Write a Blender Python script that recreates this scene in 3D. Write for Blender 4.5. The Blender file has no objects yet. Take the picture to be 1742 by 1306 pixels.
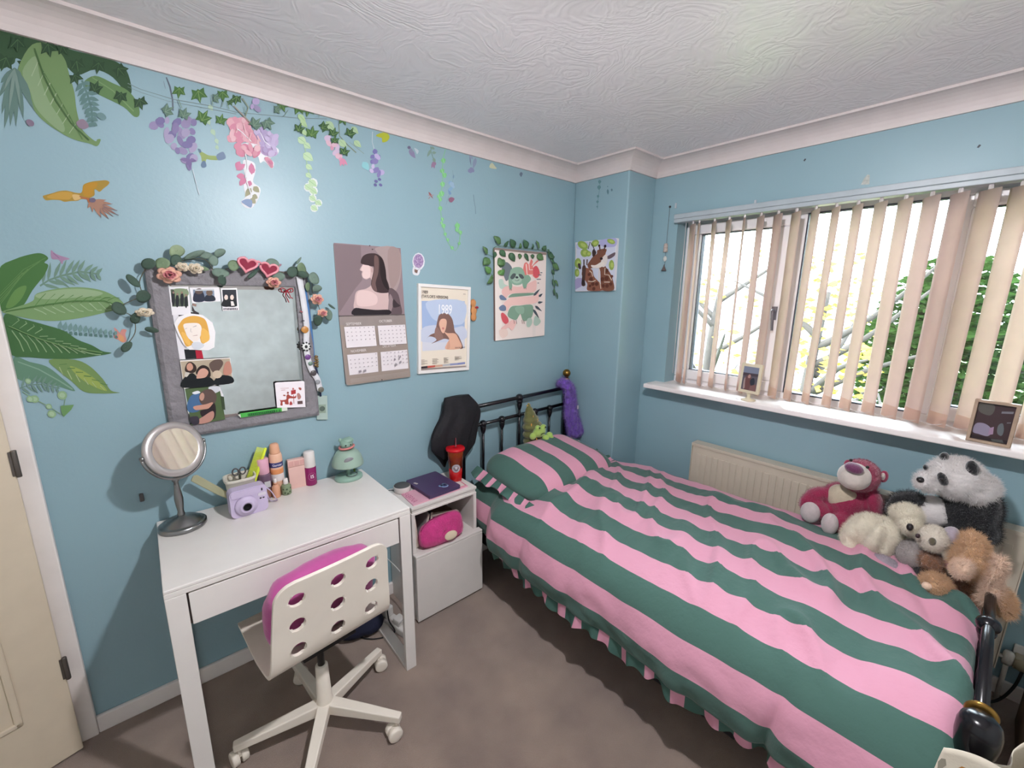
import bpy, bmesh, math, random
from mathutils import Vector, Matrix, Euler, noise
from mathutils.geometry import tessellate_polygon

random.seed(7)
SC = bpy.context.scene
COL = SC.collection
PI = math.pi

# ---------------------------------------------------------------- camera
cam = bpy.data.cameras.new('camera')
cam.sensor_fit = 'HORIZONTAL'
cam.sensor_width = 36.0
cam.lens = 14.935
cam.clip_start = 0.02
cam.clip_end = 200
camera = bpy.data.objects.new('camera', cam)
COL.objects.link(camera)
RT = Vector((0.75606519, -0.65440739, 0.01078909))
UP = Vector((0.12728004, 0.16318203, 0.97835138))
FW = Vector((0.64200095, 0.73832418, -0.20666926))
camera.matrix_world = Matrix(((RT.x, UP.x, -FW.x, 0), (RT.y, UP.y, -FW.y, 0), (RT.z, UP.z, -FW.z, 1.5843), (0, 0, 0, 1)))
SC.camera = camera

# ---------------------------------------------------------------- exposure, world, lights
SC.view_settings.view_transform = 'Standard'
SC.view_settings.look = 'None'
SC.view_settings.gamma = 1.0
SC.view_settings.use_curve_mapping = False
SC.view_settings.exposure = -0.06
SC.cycles.use_denoising = True
SC.cycles.max_bounces = 10
SC.cycles.diffuse_bounces = 6
SC.cycles.glossy_bounces = 4
SC.cycles.transmission_bounces = 8
SC.cycles.transparent_max_bounces = 12
SC.cycles.sample_clamp_indirect = 4.0
SC.cycles.caustics_reflective = False
SC.cycles.caustics_refractive = False

world = bpy.data.worlds.new('sky')
SC.world = world
world.use_nodes = True
wn = world.node_tree
for n in list(wn.nodes):
    wn.nodes.remove(n)
w_out = wn.nodes.new('ShaderNodeOutputWorld')
w_bg = wn.nodes.new('ShaderNodeBackground')
w_bg.inputs[0].default_value = (0.80, 0.90, 1.0, 1)
w_bg.inputs[1].default_value = 38.0
wn.links.new(w_bg.outputs[0], w_out.inputs[0])

sun = bpy.data.lights.new('sun', 'SUN')
sun.energy = 22.0
sun.angle = 0.01
sun.color = (1.0, 0.94, 0.82)
sun_o = bpy.data.objects.new('sun', sun)
COL.objects.link(sun_o)
sun_o.rotation_euler = Vector((0.72, -0.45, -0.62)).to_track_quat('-Z', 'Y').to_euler()   # from behind the house, onto the garden

portal = bpy.data.lights.new('window_portal', 'AREA')                                     # guides sky light through the window
portal.shape = 'RECTANGLE'
portal.size = 1.84
portal.size_y = 1.0
portal.cycles.is_portal = True
portal_o = bpy.data.objects.new('window_portal', portal)
COL.objects.link(portal_o)
portal_o.location = (2.70, 0.45, 1.52)
portal_o.rotation_euler = (PI / 2, 0, PI / 2)
BULB_W = 26.0

# ---------------------------------------------------------------- helpers: colour, materials
def lin(c):
    if isinstance(c, str):
        c = [int(c[i:i + 2], 16) for i in (0, 2, 4)]
    return tuple(((v / 255) / 12.92 if v / 255 <= 0.04045 else ((v / 255 + 0.055) / 1.055) ** 2.4) for v in c) + (1.0,)

MATS = {}
def mat(name, col='c8c8c8', rough=0.55, metal=0.0, spec=0.5, bump=None, var=0.06, vscale=14.0, trans=0.0, ior=1.45, emit=None, coat=0.0, sheen=0.0, attr=False, var2=None, transluc=0.0):
    if name in MATS:
        return MATS[name]
    m = bpy.data.materials.new(name)
    m.use_nodes = True
    nt = m.node_tree
    b = nt.nodes['Principled BSDF']
    c = lin(col)
    b.inputs['Roughness'].default_value = rough
    b.inputs['Metallic'].default_value = metal
    b.inputs['Specular IOR Level'].default_value = spec
    b.inputs['IOR'].default_value = ior
    b.inputs['Transmission Weight'].default_value = trans
    b.inputs['Coat Weight'].default_value = coat
    b.inputs['Sheen Weight'].default_value = sheen
    tc = nt.nodes.new('ShaderNodeTexCoord')
    if attr:
        a = nt.nodes.new('ShaderNodeAttribute')
        a.attribute_name = 'Col'
        src = a.outputs['Color']
    else:
        nz = nt.nodes.new('ShaderNodeTexNoise')
        nz.inputs['Scale'].default_value = vscale
        nz.inputs['Detail'].default_value = 3
        nt.links.new(tc.outputs['Object'], nz.inputs['Vector'])
        rp = nt.nodes.new('ShaderNodeValToRGB')
        rp.color_ramp.elements[0].position = 0.3
        rp.color_ramp.elements[1].position = 0.7
        lo = lin(var2) if var2 else tuple(v * (1 - var) for v in c[:3]) + (1,)
        hi = c if var2 else tuple(min(1, v * (1 + var)) for v in c[:3]) + (1,)
        rp.color_ramp.elements[0].color = lo
        rp.color_ramp.elements[1].color = hi
        nt.links.new(nz.outputs['Fac'], rp.inputs['Fac'])
        src = rp.outputs['Color']
    nt.links.new(src, b.inputs['Base Color'])
    if bump:
        bn = nt.nodes.new('ShaderNodeTexNoise')
        bn.inputs['Scale'].default_value = bump[0]
        bn.inputs['Detail'].default_value = 4
        nt.links.new(tc.outputs['Object'], bn.inputs['Vector'])
        bp = nt.nodes.new('ShaderNodeBump')
        bp.inputs['Strength'].default_value = bump[1]
        bp.inputs['Distance'].default_value = bump[2] if len(bump) > 2 else 0.01
        nt.links.new(bn.outputs['Fac'], bp.inputs['Height'])
        nt.links.new(bp.outputs['Normal'], b.inputs['Normal'])
    if emit:
        b.inputs['Emission Color'].default_value = lin(emit[0])
        b.inputs['Emission Strength'].default_value = emit[1]
    if transluc:
        tl = nt.nodes.new('ShaderNodeBsdfTranslucent')
        nt.links.new(src, tl.inputs['Color'])
        mx = nt.nodes.new('ShaderNodeMixShader')
        mx.inputs[0].default_value = transluc
        out = nt.nodes['Material Output']
        nt.links.new(b.outputs[0], mx.inputs[1])
        nt.links.new(tl.outputs[0], mx.inputs[2])
        nt.links.new(mx.outputs[0], out.inputs[0])
    MATS[name] = m
    return m

PRINT = mat('printed_vinyl', attr=True, rough=0.6, spec=0.3)
GLOSS_PRINT = mat('printed_gloss', attr=True, rough=0.3, spec=0.4)

# ---------------------------------------------------------------- helpers: objects
def tag(o, label=None, cat=None, group=None, kind=None):
    if label: o['label'] = label
    if cat: o['category'] = cat
    if group: o['group'] = group
    if kind: o['kind'] = kind
    return o

def thing(name, label, cat, loc=(0, 0, 0), rz=0.0, group=None, rot=None):
    o = bpy.data.objects.new(name, None)
    COL.objects.link(o)
    o.location = loc
    o.rotation_euler = rot if rot else (0, 0, rz)
    o.empty_display_size = 0.05
    return tag(o, label, cat, group)

def children(o):
    return [c for c in COL.objects if c.parent == o]

def copy_tree(o, parent=None):
    c = o.copy()
    COL.objects.link(c)
    if parent: c.parent = parent
    for ch in children(o):
        copy_tree(ch, c)
    return c

def frame_of(z, up=Vector((0, 0, 1))):
    z = Vector(z).normalized()
    x = Vector(up).cross(z)
    if x.length < 1e-4: x = Vector((1, 0, 0)).cross(z)
    if x.length < 1e-4: x = Vector((0, 1, 0)).cross(z)
    x.normalize()
    y = z.cross(x)
    return Matrix((x, y, z)).transposed()

def catmull(P, n, closed=False):
    P = [Vector(p) for p in P]
    out = []
    N = len(P)
    for i in range(N if closed else N - 1):
        p0, p1, p2, p3 = (P[(i + k) % N] if closed else P[min(max(i + k, 0), N - 1)] for k in (-1, 0, 1, 2))
        for j in range(n):
            t = j / n
            out.append(0.5 * ((2 * p1) + (p2 - p0) * t + (2 * p0 - 5 * p1 + 4 * p2 - p3) * t * t + (3 * p1 - p0 - 3 * p2 + p3) * t ** 3))
    if not closed: out.append(P[-1])
    return out

class MB:
    def __init__(s):
        s.v, s.f, s.c, s.sm = [], [], [], []
        s.M = None
        s.col = None
    def add(s, vs, fs, smooth=True):
        b = len(s.v)
        for v in vs:
            v = Vector(v)
            s.v.append(s.M @ v if s.M else v)
        for f in fs:
            s.f.append([b + i for i in f]); s.c.append(s.col); s.sm.append(smooth)
        return s
    def box(s, x0, y0, z0, x1, y1, z1):
        vs = [(x, y, z) for x in (x0, x1) for y in (y0, y1) for z in (z0, z1)]
        return s.add(vs, [(0, 1, 3, 2), (4, 6, 7, 5), (0, 4, 5, 1), (2, 3, 7, 6), (0, 2, 6, 4), (1, 5, 7, 3)], False)
    def obox(s, c, size, R=None):
        R = R or Matrix.Identity(3)
        hx, hy, hz = (v / 2 for v in size)
        vs = [Vector(c) + R @ Vector((x, y, z)) for x in (-hx, hx) for y in (-hy, hy) for z in (-hz, hz)]
        return s.add(vs, [(0, 1, 3, 2), (4, 6, 7, 5), (0, 4, 5, 1), (2, 3, 7, 6), (0, 2, 6, 4), (1, 5, 7, 3)], False)
    def tube(s, P, r, n=10, closed=False, flat=1.0, smooth=0):
        P = [Vector(p) for p in P]
        if smooth: P = catmull(P, smooth, closed)
        N = len(P)
        rr = (lambda i: r) if not isinstance(r, (list, tuple)) else (lambda i: r[0] + (r[-1] - r[0]) * i / max(N - 1, 1) if len(r) == 2 else r[min(i * len(r) // N, len(r) - 1)])
        vs, fs = [], []
        X = None
        for i, p in enumerate(P):
            if closed: t = P[(i + 1) % N] - P[i - 1]
            else: t = P[min(i + 1, N - 1)] - P[max(i - 1, 0)]
            t.normalize()
            if X is None: X = frame_of(t).col[0].copy()
            X = (X - t * X.dot(t))
            if X.length < 1e-6: X = frame_of(t).col[0].copy()
            X.normalize()
            Y = t.cross(X)
            for k in range(n):
                a = 2 * PI * k / n
                vs.append(p + X * (rr(i) * math.cos(a)) + Y * (rr(i) * flat * math.sin(a)))
        for i in range(N if closed else N - 1):
            j = (i + 1) % N
            for k in range(n):
                l = (k + 1) % n
                fs.append((i * n + k, i * n + l, j * n + l, j * n + k))
        if not closed:
            fs.append(tuple(range(n))[::-1]); fs.append(tuple((N - 1) * n + k for k in range(n)))
        return s.add(vs, fs)
    def lathe(s, prof, o=(0, 0, 0), axis=(0, 0, 1), n=28, sx=1.0, sy=1.0):
        R = frame_of(axis) if tuple(axis) != (0, 0, 1) else Matrix.Identity(3)
        o = Vector(o)
        vs, fs = [], []
        for (r, z) in prof:
            for k in range(n):
                a = 2 * PI * k / n
                vs.append(o + R @ Vector((r * math.cos(a) * sx, r * math.sin(a) * sy, z)))
        N = len(prof)
        for i in range(N - 1):
            for k in range(n):
                l = (k + 1) % n
                fs.append((i * n + k, i * n + l, (i + 1) * n + l, (i + 1) * n + k))
        if prof[0][0] > 1e-5: fs.append(tuple(range(n))[::-1])
        if prof[-1][0] > 1e-5: fs.append(tuple((N - 1) * n + k for k in range(n)))
        return s.add(vs, fs)
    def ell(s, c, r, R=None, nu=20, nv=12):
        R = R or Matrix.Identity(3)
        c = Vector(c)
        if not isinstance(r, (list, tuple)): r = (r, r, r)
        vs = [c + R @ Vector((0, 0, -r[2]))]
        for j in range(1, nv):
            t = -PI / 2 + PI * j / nv
            for i in range(nu):
                a = 2 * PI * i / nu
                vs.append(c + R @ Vector((r[0] * math.cos(t) * math.cos(a), r[1] * math.cos(t) * math.sin(a), r[2] * math.sin(t))))
        vs.append(c + R @ Vector((0, 0, r[2])))
        fs = []
        for i in range(nu):
            k = (i + 1) % nu
            fs.append((0, 1 + k, 1 + i))
            for j in range(nv - 2):
                a = 1 + j * nu
                fs.append((a + i, a + k, a + nu + k, a + nu + i))
            a = 1 + (nv - 2) * nu
            fs.append((a + i, a + k, len(vs) - 1))
        return s.add(vs, fs)
    def prism(s, P, M, d):
        """closed 2-D outline P placed by 4x4 M, thickness d along local z"""
        P = [Vector((p[0], p[1], 0)) for p in P]
        n = len(P)
        tri = tessellate_polygon([P])
        fs = [tuple(t) for t in tri] + [tuple(n + i for i in t)[::-1] for t in tri]
        vs = [M @ p for p in P] + [M @ (p + Vector((0, 0, d))) for p in P]
        fs2 = [(i, (i + 1) % n, n + (i + 1) % n, n + i) for i in range(n)]
        s.add(vs, fs, False)
        b = len(s.v) - 2 * n
        for f in fs2:
            s.f.append([b + i for i in f]); s.c.append(s.col); s.sm.append(False)
        return s
    def grid(s, fn, nu, nv, cu=False, cv=False):
        vs = [fn(i / (nu if cu else nu - 1), j / (nv if cv else nv - 1)) for i in range(nu) for j in range(nv)]
        fs = []
        for i in range(nu if cu else nu - 1):
            for j in range(nv if cv else nv - 1):
                a, b = (i + 1) % nu, (j + 1) % nv
                fs.append((i * nv + j, a * nv + j, a * nv + b, i * nv + b))
        return s.add(vs, fs)
    def mesh(s, name, recalc=True):
        me = bpy.data.meshes.new(name)
        me.from_pydata([tuple(v) for v in s.v], [], s.f)
        me.polygons.foreach_set('use_smooth', s.sm)
        if any(c is not None for c in s.c):
            at = me.color_attributes.new('Col', 'FLOAT_COLOR', 'CORNER')
            buf = []
            for f, c in zip(s.f, s.c):
                buf += list(lin(c or 'ffffff')) * len(f)
            at.data.foreach_set('color', buf)
        if recalc:
            bm = bmesh.new(); bm.from_mesh(me)
            bmesh.ops.recalc_face_normals(bm, faces=bm.faces)
            bm.to_mesh(me); bm.free()
        me.update()
        return me
    def build(s, name, m, parent=None, bevel=0, subd=0, solid=0, segs=2, recalc=True, keep=False, world=False):
        """parts keep the coordinates of their thing (world=True: given in world coordinates); a top-level mesh is centred on its base"""
        loc = Vector((0, 0, 0))
        if parent is None and not keep:
            lo = [min(v[i] for v in s.v) for i in range(3)]; hi = [max(v[i] for v in s.v) for i in range(3)]
            loc = Vector(((lo[0] + hi[0]) / 2, (lo[1] + hi[1]) / 2, lo[2]))
            s.v = [v - loc for v in s.v]
        elif world:
            r = parent
            while r.parent: r = r.parent
            s.v = [v - Vector(r.location) for v in s.v]
        me = s.mesh(name, recalc)
        o = bpy.data.objects.new(name, me)
        COL.objects.link(o)
        o.location = loc
        if parent: o.parent = parent
        if m: me.materials.append(m)
        if bevel:
            b = o.modifiers.new('bevel', 'BEVEL'); b.width = bevel; b.segments = segs; b.limit_method = 'ANGLE'; b.angle_limit = 0.6
        if solid:
            b = o.modifiers.new('solid', 'SOLIDIFY'); b.thickness = solid; b.offset = 0
        if subd:
            b = o.modifiers.new('subd', 'SUBSURF'); b.levels = subd; b.render_levels = subd
        return o

def bake(o):
    """apply an object's modifiers to its mesh"""
    dg = bpy.context.evaluated_depsgraph_get()
    me = bpy.data.meshes.new_from_object(o.evaluated_get(dg))
    old = o.data
    o.modifiers.clear()
    o.data = me
    bpy.data.meshes.remove(old)
    return o

def blob(name, ells, m, parent=None, voxel=0.006, smooth=6, rough=0.0, seed=0, world=False):
    """one continuous soft body grown from overlapping ellipsoids: (centre, radii[, rotation])"""
    mb = MB()
    for e in ells:
        R = e[2] if len(e) > 2 else None
        if isinstance(R, (int, float)): R = Matrix.Rotation(R, 3, 'X')
        mb.ell(e[0], e[1], R, 24, 14)
    o = mb.build(name, m, parent, world=world)
    r = o.modifiers.new('r', 'REMESH'); r.mode = 'VOXEL'; r.voxel_size = voxel; r.use_smooth_shade = True
    s = o.modifiers.new('s', 'SMOOTH'); s.iterations = smooth; s.factor = 0.5
    bpy.context.view_layer.update()
    bake(o)
    if rough:
        for v in o.data.vertices:
            p = v.co * 60 + Vector((seed, 0, 0))
            v.co += v.normal * (rough * noise.noise(p) + rough * 0.6 * noise.noise(p * 2.7))
    for p in o.data.polygons: p.use_smooth = True
    if not o.data.materials: o.data.materials.append(m)
    return o

def fur(o, count, length, seed=1, rad=0.0006, rand=0.4, clump=0.0):
    ps = o.modifiers.new('fur', 'PARTICLE_SYSTEM').particle_system
    ps.seed = seed
    st = ps.settings
    st.type = 'HAIR'
    st.count = count
    st.hair_length = length
    st.hair_step = 3
    st.render_step = 3
    st.display_step = 2
    st.emit_from = 'FACE'
    st.use_even_distribution = True
    st.length_random = rand
    st.factor_random = length * 0.28
    st.brownian_factor = 0.0
    st.root_radius = 1.0
    st.tip_radius = 0.3
    st.radius_scale = rad
    return o

def art(name, M, m=PRINT, parent=None, th=0.0006, data=None, tone=1.0):
    """thin printed shapes from ART on their sheet; M maps (x, z) on the wall to world; returns the object"""
    mb = MB()
    for k, item in enumerate((data or ART[name]).split(';')):
        col, nums = item.split(' ')
        n = [int(q) for q in nums.split(',')]
        P, x, z = [], 0, 0
        for i in range(0, len(n), 2):
            x += n[i]; z += n[i + 1]
            P.append(Vector((x / 2000, z / 2000, 0)))
        if col.endswith('~'): P = catmull(P, 4, True)
        mb.col = [int(col[i:i + 2], 16) * tone for i in (0, 2, 4)]
        d = th * 0.5 + k * th * (0.15 if len(ART[name]) > 1500 else 0.3)
        tri = tessellate_polygon([P])
        vs = [M @ (p + Vector((0, 0, d))) for p in P]
        mb.add(vs, [tuple(t) for t in tri], False)
        if k == 0 and m is not None:      # the sheet's own edge
            n_ = len(P)
            mb.add([M @ p for p in P] + vs, [(i, (i + 1) % n_, n_ + (i + 1) % n_, n_ + i) for i in range(n_)], False)
    return mb

def text_mb(mb, s, size, M, col=None, align='LEFT', bold=0.0):
    cu = bpy.data.curves.new('txt', 'FONT')
    cu.body = s
    cu.size = size
    cu.align_x = align
    cu.offset = bold * size
    cu.resolution_u = 3
    o = bpy.data.objects.new('txt', cu)
    COL.objects.link(o)
    bpy.context.view_layer.update()
    me = bpy.data.meshes.new_from_object(o.evaluated_get(bpy.context.evaluated_depsgraph_get()))
    mb.col = col
    mb.add([M @ v.co for v in me.vertices], [tuple(p.vertices) for p in me.polygons], False)
    bpy.data.objects.remove(o); bpy.data.curves.remove(cu); bpy.data.meshes.remove(me)
    return mb

# wall frames: local (x, y, z) -> (along wall, up, out of the wall)
D, W, BX, BY = 1.939, 2.479, 2.202, 1.5365
CEIL, COVE, HC = 2.360, 0.095, 2.277
BACK = lambda off=0.0: Matrix(((1, 0, 0, 0), (0, 0, -1, D - off), (0, 1, 0, 0), (0, 0, 0, 1)))
PILLAR = lambda off=0.0: Matrix(((0, 0, -1, BX - off), (1, 0, 0, 0), (0, 1, 0, 0), (0, 0, 0, 1)))
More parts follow.
